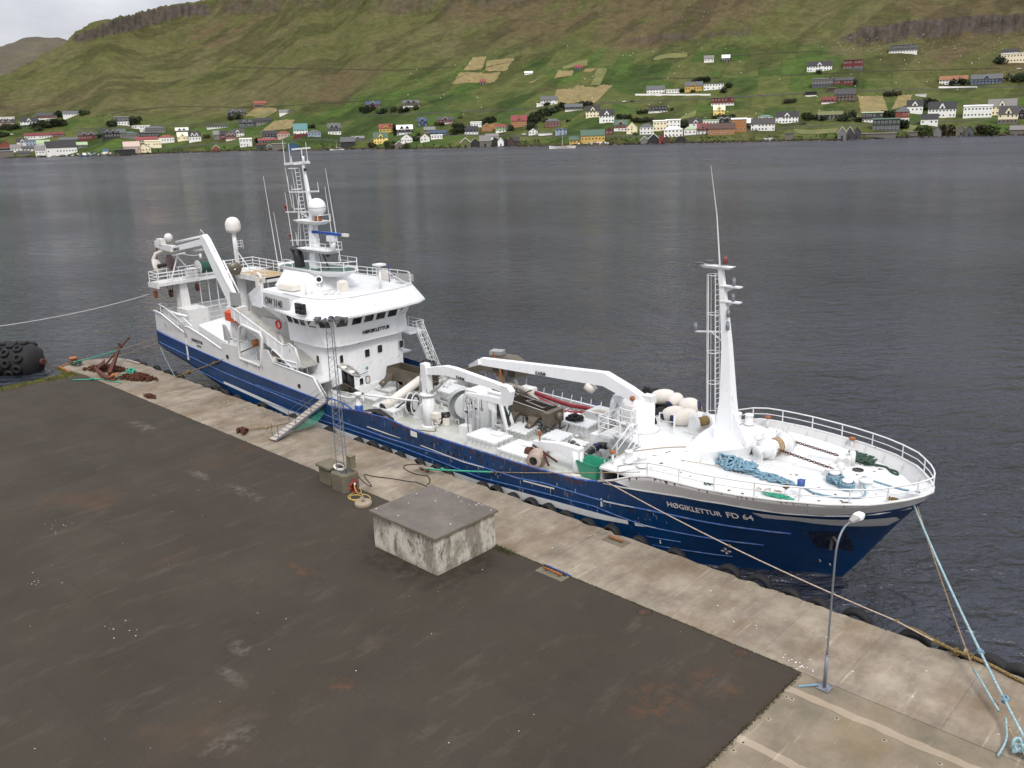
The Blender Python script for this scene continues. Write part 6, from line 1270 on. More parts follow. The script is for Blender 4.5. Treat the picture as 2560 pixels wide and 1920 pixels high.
# ================================================================== work deck gear
def hatch(x0, x1, y0, y1, h, lid=.18, dx=0.0, small=None, m=None):
    sh = lambda x, y: (x + dx * (y - y0) / (y1 - y0), y)
    P = [sh(x0, y0), sh(x1, y0), sh(x1, y1), sh(x0, y1)]; z0 = .75
    c = MB().prism(P, z0, z0 + h).build('hatch_coaming', m or WHITE, ship)
    cx, cy = (x0 + x1 + dx) / 2, (y0 + y1) / 2; Q = [(cx + (x - cx) * 1.05, cy + (y - cy) * 1.05) for x, y in P]
    mb = MB(); mb.loft([ring(Q, z0 + h + .01), ring(Q, z0 + h + lid - .03), ring([(cx + (x - cx) * .96, cy + (y - cy) * .96) for x, y in Q], z0 + h + lid)]); mb.build('hatch_lid', DECKW, c)
    mb = MB()
    for (a, b) in zip(Q, Q[1:] + Q[:1]):
        a, b = V((*a, 0)), V((*b, 0)); n = max(2, int((b - a).length / .38))
        for i in range(1, n): p = a.lerp(b, i / n); d_ = (b - a).normalized(); o_ = V((d_.y, -d_.x, 0)); mb.obox(p + o_ * .04 + V((0, 0, z0 + h + .02)), (.07, .1, .26), math.atan2(d_.y, d_.x)); mb.cyl(p + o_ * .1 + V((0, 0, z0 + h + .08)), p - o_ * .08 + V((0, 0, z0 + h + lid + .03)), .022, n=5)
    mb.build('hatch_dog', GREYW, c, kind='stuff')
    if small: MB().box(small[0], small[1], small[2], small[3], z0 + h + lid, z0 + h + lid + .13).build('hatch_access', DECKW, c)
    return c
hatch(-41.6, -38.95, 38.75, 40.55, .6, .2, -.05, (-40.2, -39.4, 39.7, 40.4)); hatch(-38.3, -35.5, 38.45, 40.6, .5, .18, -.1, (-37.3, -36.6, 39.7, 40.5))
hatch(-51.9, -49.5, 38.8, 40.7, .6, .18, -.4, (-51.1, -50.5, 39.6, 40.2)); hatch(-54.9, -53.2, 40.0, 41.6, .5, .15, -.6); hatch(-51.4, -49.5, 44.5, 46.5, .65, .18, -.3)
hatch(-56.0, -54.2, 42.2, 44.0, .5, .15, -.3); hatch(-40.7, -39.0, 41.8, 43.6, .45, .1, -.4, m=GREYW); hatch(-38.9, -36.0, 44.9, 47.0, .65, .2, -.4, (-38.2, -37.4, 45.9, 46.6)); hatch(-41.2, -39.2, 45.4, 46.9, .6, .2, -.4)
hatch(-37.8, -36.3, 42.2, 43.9, .4, .15, -.2); hatch(-44.6, -42.6, 44.6, 46.2, .5, .15, -.2); hatch(-36.0, -34.6, 42.4, 43.6, .3, .1, -.2); hatch(-53.4, -51.9, 46.2, 47.6, .5, .15); hatch(-48.6, -47.2, 43.9, 45.2, .35, .1)
MB().box(-43.9, -43.2, 40.2, 40.8, .75, 1.3).build('vent_box', WHITE, ship); MB().box(-37.4, -35.6, 46.4, 48.0, .75, 2.1).box(-36.9, -36.2, 46.36, 46.4, 1.4, 1.7).build('deck_box', GREYW, ship); MB().box(-34.9, -33.2, 43.8, 45.0, .75, 1.7).build('deck_box', WHITE, ship)
# deck crane amidships
p0 = V((-46.7, 39.9, .75)); c1 = MB().cyl(p0, p0 + V((0, 0, 2.35)), .46, n=18).lathe(p0 + V((0, 0, 2.35)), (0, 0, 1), [(.46, 0), (.62, .02), (.62, .12), (.4, .16), (0, .16)], 18).lathe(p0, (0, 0, 1), [(.62, 0), (.62, .08), (.46, .1)], 16)
c1 = c1.build('deck_crane', WHITE, ship)
MB().loft([[p0 + V((a * .3, b * .27, 2.5)) for a, b in ((-1, -1), (1, -1), (1, 1), (-1, 1))], [p0 + V((a * .3 - .05, b * .27, 4.2)) for a, b in ((-1, -1), (1, -1), (1, 1), (-1, 1))], [p0 + V((a * .24 - .1, b * .27, 4.7)) for a, b in ((-1, -1), (1, -1), (1, 1), (-1, 1))]]).build('crane_column', WHITE, c1)
kb, eb = V((-44.1, 39.95, 5.35)), V((-38.6, 39.9, 5.15)); rt = p0 + V((-.3, 0, 4.1))
def boxloft(P, mb=None, side=None):
    """P: (point, width, height) along a beam in the xz plane"""
    mb = mb or MB(); rs_ = []
    for i, (p, w_, h_) in enumerate(P):
        a = P[max(0, i - 1)][0]; b = P[min(len(P) - 1, i + 1)][0]; d_ = (V(b) - V(a)).normalized(); s_ = V((0, 0, 1)).cross(d_).normalized(); u = d_.cross(s_)
        rs_.append([V(p) + s_ * x * w_ / 2 + u * y * h_ / 2 for x, y in ((-1, -1), (1, -1), (1, 1), (-1, 1))])
    return mb.loft(rs_)
boxloft([(rt, .36, .45), (kb + V((-.5, 0, -.05)), .42, .66), (kb + V((.4, 0, -.05)), .42, .68), (V((-39.6, 39.9, 5.1)), .38, .45), (V((-38.7, 39.9, 4.95)), .4, .42)]).build('boom', CLEANW, c1)
MB().plate([(-39.1, 39.65, 5.3), (-38.5, 39.65, 5.25), (-38.2, 39.65, 4.95), (-38.5, 39.65, 3.95), (-38.9, 39.65, 3.9), (-39.0, 39.65, 4.4)], (0, .5, 0)).build('boom_head', WHITE, c1)
boxloft([(V((-38.6, 39.9, 4.12)), .4, .42), (V((-40.2, 39.9, 4.1)), .38, .38), (V((-42.6, 39.9, 4.0)), .25, .14)]).plate([(-40.4, 39.75, 4.1), (-39.9, 39.75, 4.1), (-39.9, 39.75, 3.2), (-40.4, 39.75, 3.45)], (0, .3, 0)).build('jib', CLEANW, c1)
MB().cyl(p0 + V((.3, 0, 2.5)), kb + V((-.3, 0, -.55)), .14, .1, 10).build('lift_ram', GREYW, c1)
mb = MB()
for k in range(9): a = kb + V((random.uniform(-.7, .1), -.25, random.uniform(-.9, -.3))); mb.tube([a, a + V((random.uniform(-.2, .2), -.15, -.35)), a + V((random.uniform(-.5, .5), -.05, -.3))], .03, 4)
for k in range(5): mb.tube([p0 + V((-.45, -.1 * k, 2.6)), p0 + V((-.65, -.1, 3.3 + .1 * k)), p0 + V((-.35, -.2, 4.3))], .03, 4)
mb.build('hydraulic_hose', GREYW, c1, kind='stuff')
mb = MB(); mb.cyl(p0 + V((.55, -.2, .9)), p0 + V((.55, -.2, 0)), .05, n=6)
for k in range(14): a = p0 + V((.6 + random.uniform(0, .5), -.3 + random.uniform(0, .4), random.uniform(.1, 1.2))); mb.cyl(a, a + V((random.uniform(-.2, .2), random.uniform(-.2, .2), random.uniform(-.4, .4))), .04, n=5)
mb.box(p0.x + .5, p0.x + 1.1, p0.y - .3, p0.y + .2, 1.5, 1.9); mb.build('control_valves', CREAM, c1, kind='stuff')
nm = text('KARM', V((-43.35, 39.68, 5.0)), (1, 0, -.08), (0, 0, 1), .3, LBLACK, c1, bold=.03)
mb = MB(); mb.tube([(-42.6, 39.9, 3.9), (-42.62, 39.9, 3.3)], .02, 4).ball((-42.6, 39.9, 3.75), .1)
mb.build('hook_wire', GREYW, c1)
mb = MB()
for k in range(22): mb.torus((-42.61, 39.9, 3.0 - .085 * k), (1, 0, 0) if k % 2 else (0, 1, 0), .05, .018, 6, 4)
for k in range(10): mb.torus((-41.22, 39.95, 4.0 - .085 * k), (1, 0, 0) if k % 2 else (0, 1, 0), .05, .018, 6, 4)
mb.torus((-41.22, 39.95, 3.1), (0, 1, 0), .1, .03, 10, 5).build('hook_chain', RUSTM, c1)
# hose reel beside it, black hose
rl = MB(); 
for s_ in (-.22, .22): rl.lathe(V((-49.3, 40.6, 1.75)) + V((s_, s_ * .4, 0)), (.9, .4, 0), [(.72, -.02), (.85, -.02), (.87, 0), (.85, .02), (.72, .02)], 24)
rl.cyl((-49.5, 40.5, 1.75), (-49.1, 40.7, 1.75), .5, n=18); rl = rl.build('hose_reel', WHITE, ship)
mb = MB()
for k in range(6): mb.torus(V((-49.5, 40.52, 1.75)) + V((.08 * k, .03 * k, 0)), (.9, .4, 0), .6, .05, 24, 5)
mb.build('reel_hose', BLACKR, rl)
MB().plate([(-49.2, 40.35, .75), (-48.2, 40.35, .75), (-48.0, 40.35, 1.9), (-48.3, 40.35, 1.9)], (0, .08, 0)).box(-50.0, -48.2, 40.3, 41.0, .75, .85).build('reel_stand', WHITE, rl)
tag(MB().tube(smoothp([(-48.9, 40.4, 2.3), (-49.6, 40.0, 1.9), (-50.2, 39.0, 1.2), (-50.6, 37.9, .95), (-50.2, 37.3, .9), (-49.0, 37.1, .85), (-48.0, 37.2, .85)]), .065, 7).build('black_hose', BLACKR), 'thick black hose curving from the reel over the work deck', 'hose')
tag(MB().tube(smoothp([(-48.2, 37.6, .8), (-47.6, 38.2, .8), (-46.6, 38.6, .8), (-45.4, 39.2, .8), (-45.9, 39.7, .8)]), .025, 5).build('thin_hose', BK), 'thin brown hose lying by the foot of the midship crane', 'hose')
# big suction pipe
pp_ = MB().cyl((-50.7, 38.9, 1.6), (-50.9, 42.8, 2.8), .34, n=18).torus((-50.7, 38.9, 1.6), (-.05, 1, .3), .36, .06, 16, 6).torus((-50.72, 39.6, 1.82), (-.05, 1, .3), .36, .05, 16, 6).build('suction_pipe', CREAM, ship)
MB().lathe((-50.69, 38.83, 1.58), (.05, -1, -.3), [(.33, 0), (.33, .01), (.3, .01), (0, -.02)], 14).build('pipe_mouth', BLACKR, pp_)
# purse winch: two big shields, machine box, black motor
pwn = MB().lathe((-45.5, 42.4, 2.0), (.8, -.6, 0), [(1.26, -.06), (1.3, 0), (1.3, .5), (1.26, .55), (1.2, .5), (1.2, .05), (0, .05)], 30).build('purse_winch', GREYW, ship)
MB().lathe((-44.6, 41.9, 2.15), (.8, -.6, 0), [(0, .12), (.98, .1), (1.02, .05), (1.02, -.02), (0, -.04)], 28).build('winch_disc', WHITE, pwn)
MB().plate([(-44.5, 41.4, .75), (-42.9, 41.4, .75), (-42.8, 41.4, 3.3), (-43.2, 41.4, 3.6), (-44.3, 41.4, 3.6), (-44.6, 41.4, 3.0)], (0, 1.4, 0)).build('winch_casing', WHITE, pwn)
mb = MB(); mb.obox((-46.1, 40.9, 1.15), (.65, .6, .75), .5); mb.cyl((-46.2, 40.7, 1.25), (-45.8, 41.1, 1.3), .38, n=12); mb.build('winch_motor', BLACKR, pwn)
mb = MB(); mb.obox((-45.75, 40.75, 1.05), (.5, .35, .55), .5).tube([(-46.8, 40.4, .9), (-46.2, 40.6, .8), (-45.6, 40.6, .8)], .07, 5); mb.build('motor_cover', CREAM, pwn)
mb = MB(); 
for k in range(16): x_, z_ = random.uniform(-44.3, -43.0), random.uniform(1.6, 3.2); mb.obox((x_, 41.34, z_), (random.uniform(.1, .4), .12, random.uniform(.1, .4)))
mb.tube([(-44.1, 41.3, 2.6), (-43.7, 41.25, 2.8), (-43.7, 41.25, 1.6)], .05, 5).tube([(-42.95, 41.3, .8), (-42.95, 41.3, 3.5)], .06, 5).tube([(-43.4, 41.3, .8), (-43.4, 41.3, 3.4)], .05, 5); mb.build('winch_fittings', WHITE, pwn, kind='stuff')
# A-frame crutch
af = MB()
for a, b, w_ in (((-42.15, 42.0, .75), (-42.05, 42.0, 3.5), .26), ((-40.6, 41.8, .75), (-41.6, 42.0, 3.55), .22), ((-41.1, 43.0, .75), (-41.4, 42.3, 3.5), .22)): af.beam(a, b, w_, w_)
af.beam((-42.5, 42.0, 3.55), (-41.0, 42.0, 3.55), .4, .3).beam((-42.1, 42.0, 1.3), (-40.8, 42.0, 1.2), .1, .1); af.build('crane_crutch', WHITE, ship)
tag(MB().tube(knot((-41.3, 42.7, 1.6), .28, 1.5, 40, .05, 21), .06, 5).build('hanging_net', RGREEN), 'dark green net bundle hanging behind the white crutch', 'net')
# stainless fish separators
sep = MB(); zt = 2.75
sep.plate([(-44.6, 43.4, 3.0), (-42.2, 43.6, 2.7), (-38.7, 43.6, 2.45), (-38.3, 43.6, 2.0), (-41.2, 43.6, 1.7), (-41.9, 43.6, .9), (-42.6, 43.5, 1.7), (-44.6, 43.4, 1.9)], (0, .05, 0)).plate([(-44.8, 45.0, 3.1), (-38.7, 44.9, 2.55), (-38.4, 44.9, 1.9), (-44.6, 45.0, 1.9)], (0, .05, 0)).plate([(-44.6, 43.45, 2.1), (-38.5, 43.6, 1.75), (-38.5, 44.9, 1.75), (-44.6, 45.0, 2.1)], (0, 0, .05))
sep = sep.build('fish_separator', STEEL, ship)
for x_ in (-41.35, -39.5): MB().loft([[V((x_ + a * .4, 43.6 + b * .3, 2.0)) for a, b in ((-1, -1), (1, -1), (1, 1), (-1, 1))], [V((x_ - .1 + a * .2, 43.1 + b * .25, 1.45)) for a, b in ((-1, -1), (1, -1), (1, 1), (-1, 1))]]).cyl((x_ - .1, 43.15, 1.5), (x_ - .15, 42.75, 1.3), .24, n=12).build('separator_outlet', STEEL, sep); MB().lathe((x_ - .15, 42.74, 1.295), (-.05, -.4, -.2), [(.22, 0), (0, 0)], 12).build('outlet_mouth', BLACKR, sep)
MB().box(-38.7, -38.2, 43.3, 45.0, 1.6, 2.5).ball((-38.1, 44.4, 2.1), .3).build('separator_end', STEEL, sep)
mb = MB()
for x_, y_ in ((-41.6, 43.5), (-40.6, 43.4), (-38.5, 43.4), (-38.4, 44.8), (-41.5, 44.8), (-44.4, 43.6), (-44.4, 44.9)): mb.beam((x_, y_, .75), (x_, y_, 1.9), .07, .07)
mb.beam((-38.5, 43.4, .8), (-38.4, 44.8, 1.7), .05, .05); mb.beam((-42.2, 43.4, 2.72), (-41.3, 45.1, 3.2), .09, .09); mb.build('separator_leg', STEEL, sep)
MB().tube([(-40.6, 43.7, 2.9), (-40.2, 44.6, 2.85), (-38.7, 44.6, 2.7), (-39, 43.7, 2.7), (-40.6, 43.7, 2.9)], .03, 5).tube([(-44.7, 43.4, 3.05), (-42.2, 43.55, 2.75), (-38.7, 43.6, 2.5)], .035, 5).tube([(-44.7, 44.0, 3.2), (-42.5, 44.6, 2.9), (-38.9, 44.8, 2.55)], .05, 5).build('separator_rail', STEELL, sep)
bh = MB(); bh.plate([(-55.5, 43.0, 1.9), (-55.3, 43.0, 2.9), (-54.4, 43.0, 3.15), (-51.2, 43.0, 3.1), (-50.6, 43.0, 3.0), (-50.6, 43.0, 1.8), (-52.6, 43.0, 1.6), (-54.2, 43.0, 2.0)], (0, .06, 0)).plate([(-55.4, 44.4, 2.3), (-55.2, 44.4, 3.15), (-50.6, 44.4, 3.1), (-50.6, 44.4, 1.9)], (0, .06, 0)).box(-55.3, -50.6, 43.05, 44.4, 2.3, 2.36).box(-55.3, -55.24, 43.05, 44.4, 2.3, 3.1)
bh = bh.build('fish_hopper', STEEL, ship)
for x_, w_ in ((-54.9, .35), (-52.0, .55)): MB().loft([[V((x_ + a * w_, 42.98 + b * .06, 2.1 + .55 * (b > 0))) for a, b in ((-1, -1), (1, -1), (1, 1), (-1, 1))], [V((x_ + a * .18 - .2, 42.3 + b * .1, 1.75)) for a, b in ((-1, -1), (1, -1), (1, 1), (-1, 1))]]).cyl((x_ - .15, 42.6, 2.0), (x_ - .25, 42.2, 1.7), .26, n=12).build('hopper_spout', STEEL, bh)
mb = MB()
for x_, y_ in ((-54.2, 43.1), (-52.9, 43.1), (-51.0, 43.1), (-54.2, 44.2), (-51.0, 44.2)): mb.beam((x_, y_, .75), (x_, y_, 2.2), .07, .07)
mb.plate([(-53.9, 43.0, 2.1), (-53.3, 43.0, 2.1), (-53.6, 43.0, 1.2)], (0, .06, 0)); mb.build('hopper_leg', STEEL, bh)
mb = MB()
for k in range(9): mb.torus((-54.0 + .13 * k, 45.9, 2.75), (1, .15, 0), .5 + .02 * (k % 3), .035, 18, 5)
tag(mb.tube(knot((-54.6, 45.0, 2.2), .3, .6, 22, .05, 31), .045, 5).build('hose_coil', BLACKR), 'coiled black cable hung by the wheelhouse foot near the far stair', 'cable')
th_ = MB(); th_.loft([[V((-47.9, 46.6, 3.2)), V((-44.2, 46.6, 3.2)), V((-44.2, 48.2, 3.2)), V((-47.9, 48.2, 3.2))], [V((-47.7, 46.6, 3.9)), V((-44.3, 46.6, 4.0)), V((-44.3, 48.2, 4.0)), V((-47.7, 48.2, 3.9))], [V((-47.2, 46.9, 4.5)), V((-45.2, 46.8, 4.6)), V((-45.2, 47.9, 4.6)), V((-47.0, 47.9, 4.5))]])
th_ = th_.build('tall_separator', STEEL, ship); MB().box(-46.6, -45.6, 46.55, 46.6, 3.4, 4.3).box(-45.0, -44.4, 46.5, 46.58, 3.3, 3.9).build('separator_opening', BLACKR, th_)
MB().obox((-44.4, 46.9, 4.2), (1.2, .9, .06), .2).obox((-46.7, 47.2, 4.75), (1.0, .8, .3), .3).build('separator_flap', STEELL, th_); MB().plate([(-51.0, 46.9, 2.6), (-47.8, 46.7, 3.7), (-47.8, 46.7, 3.2), (-50.8, 46.9, 2.2)], (0, .9, 0)).build('separator_chute', STEEL, th_)
mb = MB()
for x_, y_ in ((-47.6, 46.8), (-44.5, 46.8), (-47.6, 48), (-44.5, 48), (-46, 46.8)): mb.beam((x_, y_, .75), (x_, y_, 3.3), .1, .1)
mb.beam((-47.6, 46.8, 1.2), (-44.5, 46.8, 3.0), .05, .05).beam((-44.4, 46.7, 3.3), (-43.6, 46.6, .8), .06, .06).box(-46.6, -45.7, 46.9, 47.9, 1.6, 3.2); mb.build('separator_frame', STEELL, th_)
mb = MB(); mb.cyl((-46.3, 46.7, 3.0), (-46.35, 46.4, 5.0), .07, n=6).cyl((-45.6, 46.5, 2.6), (-45.7, 46.4, 3.7), .1, n=6); mb.build('rusty_bar', RUSTO, th_)
# far side pipes: red and grey hoses in rusty brackets
for pts, r, m_, lab in (([(-45.6, 47.2, 2.1), (-43.6, 47.4, 2.15), (-41.6, 47.3, 2.0), (-39.6, 47.3, 1.85), (-37.9, 47.3, 1.95), (-36.4, 47.3, 1.8), (-34.5, 47.4, 1.6)], .15, REDH, 'fat red hose lying along the far bulwark, upper one'),
                        ([(-44.6, 46.7, 2.0), (-42.6, 47.0, 1.9), (-40.9, 46.9, 1.65), (-39.3, 46.7, 1.5), (-37.9, 46.9, 1.7), (-36.8, 47.0, 1.4)], .15, REDH, 'fat red hose sagging below the upper red hose'),
                        ([(-45.4, 46.8, 2.5), (-43.8, 46.8, 2.45), (-42.0, 46.6, 1.9), (-40.2, 46.4, 1.4), (-38.6, 46.3, 1.25), (-37.3, 46.7, 1.9), (-36.2, 46.9, 2.15), (-35.0, 46.9, 1.9)], .15, HOSEG, 'fat grey ribbed hose snaking beside the red hoses')):
    tag(MB().tube(smoothp(pts, 6), r, 10).build('fish_hose', m_), lab, 'hose')
mb = MB()
for x_ in np.arange(-45, -34, .9): mb.cyl((x_, 47.3, 1.2), (x_ + .1, 47.5, 2.6), .03, n=5).cyl((x_, 46.5, 1.6), (x_ + .1, 47.5, 1.7), .03, n=5)
mb.tube([(-45, 47.75, 2.1), (-34, 47.75, 2.0)], .06, 6).box(-44.2, -43.0, 46.9, 47.6, 1.9, 2.5); mb.build('hose_bracket', WHITE, ship, kind='stuff')
for y_, z_, r_ in ((43.3, .95, .16), (43.9, .95, .12), (44.3, .9, .1)): MB().cyl((-50.5, y_ + .6, z_), (-42.6, y_, z_), r_, n=8).build('deck_pipe', GREYW, ship)
mb = heap(-48.4, 43.0, 1.6, .9, .25, 0, 70, .09); mb.build('deck_clutter', GREYW, ship, kind='stuff'); tag(heap(-48.1, 42.4, .5, .3, .2, 0, 12, .1).build('rusty_shackles', RUSTM), 'small pile of rusty shackles on the work deck', 'shackles')
# deck crane on the foredeck
q0 = V((-30.2, 43.2, .75)); c2 = MB().cyl(q0, q0 + V((0, 0, 4.35)), .72, n=20).lathe(q0 + V((0, 0, 2.45)), (0, 0, 1), [(.72, 0), (1.0, 0), (1.0, .12), (.72, .14)], 20).build('deck_crane', CLEANW, ship)
MB().lathe(q0 + V((0, 0, 2.44)), (0, 0, 1), [(.98, 0), (1.02, .0), (1.02, .13), (.98, .13)], 20).build('rusty_flange', MATS['rusty_white_paint'], c2)
boxloft([(V((-30.0, 43.2, 5.05)), .6, .45), (V((-31.2, 43.2, 5.4)), .6, .75), (V((-33.1, 43.2, 5.98)), .55, .88), (V((-36, 43.2, 5.8)), .5, .8), (V((-44.3, 43.2, 5.3)), .42, .52)]).build('boom', CLEANW, c2)
MB().beam((-44.3, 43.0, 5.3), (-47.0, 44.5, 4.2), .35, .4, .2, .2).build('jib', WHITE, c2)
text('KARM', V((-38.9, 42.9, 5.32)), (1, 0, .04), (0, 0, 1), .34, LBLACK, c2, bold=.03)
mb = MB(); mb.box(-30.8, -30.35, 42.25, 42.5, 3.8, 4.9).box(-30.2, -29.5, 43.0, 43.6, 5.0, 5.5); mb.build('crane_console', WHITER, c2)
mb = MB(); mb.box(-31.1, -30.1, 41.9, 42.5, 3.75, 3.82); rail(mb, [(-31.1, 42.2, 3.8), (-31.1, 41.9, 3.8), (-30.2, 41.9, 3.8), (-30.1, 42.3, 3.8)], .95, 2, .035, .9)
for x_, y_ in ((-31, 41.95), (-30.2, 41.95)): mb.beam((x_, y_, 3.2), (x_, y_, 3.8), .06, .06)
rail(mb, [(-29.6, 44.1, 3.2), (-28.6, 44.3, 3.2), (-28.2, 43.6, 3.2)], 1.0, 2, .035, .9); mb.build('crane_platform', WHITE, c2)
MB().ball((-30.6, 42.6, 5.3), .17).build('rusty_pin', RUSTO, c2)
mb = MB(); mb.cyl((-34.3, 43.3, 5.35), (-34.5, 43.1, 4.95), .42, .34, 14); mb.build('hanging_lamp', CREAM, c2)
# round net drum under the boom and support tripod
MB().lathe((-32.8, 45.2, 3.55), (.25, -1, .1), [(0, -.35), (1.2, -.35), (1.28, -.2), (1.28, .1), (1.1, .3), (.6, .42), (0, .45)], 26).build('power_drum', CLEANW, ship)
mb = MB(); mb.beam((-32.4, 43.6, 4.7), (-34.0, 43.8, 1.9), .28, .28).beam((-32.4, 43.6, 4.7), (-31.4, 43.4, 3.4), .26, .26).beam((-32.5, 43.7, 4.6), (-32.3, 44.2, 1.0), .14, .14).obox((-32.4, 43.6, 4.8), (.5, .6, .3)); mb.build('boom_rest', WHITE, ship)
# stair, platform rail at the break of the foredeck
mb = MB(); mb.prism([(-32.2, 41.3), (-31.0, 41.3), (-31.0, 43.2), (-32.2, 43.2)], 2.9, 3.0); mb.build('landing', WHITER, ship)
mb = MB(); rail(mb, [(-30.6, 41.3, 3.1), (-32.2, 41.3, 3.1), (-32.2, 43.2, 3.1)], 1.05, 3, .038, 1.1); rail(mb, [(-30.1, 41.35, 3.2), (-29.4, 41.0, 3.2)], .95, 3, .038, 1.2)
a, b = V((-29.0, 41.2, 3.2)), V((-30.1, 40.2, .75))
rail(mb, [V((-29.6, 40.95, 3.2)), V((-30.9, 40.2, .9))], 1.0, 2, .038, 1.2); rail(mb, [V((-28.6, 40.5, 3.2)), V((-29.7, 39.7, .9))], 1.0, 2, .038, 1.2); mb.build('stair_railing', WHITE, ship)
for k in range(9): p = V((-29.05, 40.75, 3.1)).lerp(V((-30.2, 39.95, .95)), k / 8.); MB().obox(p, (.22, 1.05, .04), .62).build('stair_tread', GREYW, ship)
# small davit, gypsy heads
dv = MB().cyl((-32.6, 39.7, .75), (-32.6, 39.7, 2.2), .34, n=14); boxloft([(V((-36.2, 39.7, 1.85)), .35, .5), (V((-33.9, 39.7, 2.15)), .42, .62), (V((-32.3, 39.7, 2.1)), .5, .7)], dv); dv = dv.build('deck_davit', CLEANW, ship)
MB().lathe((-32.6, 39.7, .76), (0, 0, 1), [(.55, 0), (.55, .06), (.36, .08)], 14).build('rusty_flange', MATS['rusty_white_paint'], dv); MB().cyl((-35.7, 39.65, 2.1), (-35.7, 39.65, 2.7), .05, n=6).torus((-35.7, 39.65, 2.7), (0, 1, 0), .14, .05, 10, 5).build('rusty_hook', RUSTO, dv)
gp = MB().lathe((-35.3, 39.0, 1.35), (.3, -1, 0), [(0, -.1), (.62, -.1), (.62, .1), (.36, .16), (.36, .5), (.5, .6), (.5, .68), (.28, .7)], 18).build('gypsy_winch', paint('pink_grime', srgb(196, 176, 164, .75), .7, .25, (.3, .2, .12, 1), .6), ship)
MB().lathe((-35.15, 38.42, 1.35), (.3, -1, 0), [(.29, 0), (0, -.1)], 14).build('winch_bore', BLACKR, gp); MB().cyl((-36.3, 39.1, 1.5), (-35.9, 39.1, 1.55), .3, n=12).beam((-35.9, 39.2, 2.0), (-33.6, 38.9, 1.5), .1, .1).tube(smoothp([(-34.7, 38.9, 1.7), (-34.4, 38.8, 1.4), (-34.2, 38.8, 1.1)]), .08, 5).build('winch_drive', RUSTM, gp)
# black jointed fish hose, grey elbow, green tub, net scraps, buoys
mb = MB(); P_ = smoothp([(-35.6, 42.6, 1.2), (-35.0, 42.3, 1.25), (-34.2, 41.8, 1.2), (-33.5, 41.4, 1.1), (-33.5, 42.0, 1.25), (-33.5, 43.0, 1.4), (-32.9, 43.0, 1.5)], 6); mb.tube(P_, .24, 10); mb.m(1)
for i in (3, 8, 20, 26): mb.torus(P_[i], P_[i + 1] - P_[i - 1], .25, .05, 12, 5)
mb.m(2)
for i in (11, 28): mb.torus(P_[i], P_[i + 1] - P_[i - 1], .26, .035, 12, 5)
tag(mb.build('rubber_hose', [BLACKR, STEELL, BLUEP]), 'thick black rubber fish hose with blue straps lying before the foredeck', 'hose')
tag(MB().tube(smoothp([(-32.8, 43.1, 1.55), (-32.3, 42.9, 1.5), (-31.9, 42.6, 1.2), (-31.7, 42.3, .95)]), [.2 + .1 * i / 15 for i in range(16)], 12).build('pipe_elbow', STEELL), 'grey metal elbow pipe at the end of the black fish hose', 'pipe')
tb = thing('green_tub', (-31.5, 40.0, .75), 'square green plastic tub with net inside, on the deck by the stair', 'tub')
c_ = V((-31.6, 39.95, .8)); A = [c_ + V((a * .72 * .85, b * .6 * .85, 0)) for a, b in ((-1, -1), (1, -1), (1, 1), (-1, 1))]; B = [c_ + V((a * .8, b * .68, .95)) for a, b in ((-1, -1), (1, -1), (1, 1), (-1, 1))]
R3 = lambda P, s_, dz: [c_ + V(((p - c_).x * s_, (p - c_).y * s_, (p - c_).z + dz)) for p in P]
MB().loft([A, B, R3(B, .9, 0), R3(A, .88, .1)]).build('tub_shell', TEAL, tb); MB().tube(B, .045, 6, closed=True).build('tub_rim', TEAL, tb); tag(heap(-31.6, 39.95, .5, .4, .2, 0, 24, .07).build('net_in_tub', RBLACK), 'dark scraps inside the green tub', 'scraps').location.z += .75
tag(MB().tube(knot((-31.4, 42.0, 1.1), .55, .35, 44, .04, 41), .035, 5).build('net_heap', RGREEN), 'green net heap beside the foot of the foredeck stair', 'net')
tag(MB().tube(knot((-32.3, 47.2, 3.4), .75, 1.1, 130, .05, 51), .06, 5).ball((-32.1, 47.3, 3.3), .8, .7, .8, 10, 6).build('net_pile', RBLACK), 'black net pile behind the foredeck crane', 'net')
tag(MB().tube(knot((-31.0, 47.0, 2.6), .6, .7, 90, .05, 52), .05, 5).tube(knot((-29.9, 46.4, 3.2), .5, .4, 40, .05, 53), .05, 5).tube(knot((-30.6, 44.6, 3.1), .5, .8, 40, .05, 57), .06, 5).ball((-31.0, 46.6, 3.2), .7, .6, .5, 10, 6).build('net_pile', RBLACK), 'black net under the cream buoys', 'net')
def buoy(c, d_, L_, R_b, lab):
    d_ = V(d_).normalized(); c = V(c); o = thing('buoy', c, lab, 'buoy', 'cream inflatable buoys with navy ends')
    prof = [(0, -L_)] + [(R_b * math.sin(t) ** .8, -L_ * math.cos(t)) for t in [math.pi * k / 10 for k in range(2, 9)]] + [(R_b * .38, L_ * .93)]
    MB().lathe(c, d_, prof, 18).build('buoy_body', CREAM, o); MB().lathe(c, d_, [(R_b * .6, L_ * .84), (R_b * .58, L_ * .94), (R_b * .4, L_ * 1.06), (0, L_ * 1.12)], 14).build('buoy_end', NAVY, o)
    e_ = c + d_ * L_ * 1.12; MB().tube(smoothp([e_, e_ + V((.15, -.15, -.2)), e_ + V((.35, -.2, -.35))]), .025, 5).build('buoy_rope', RTAN, o)
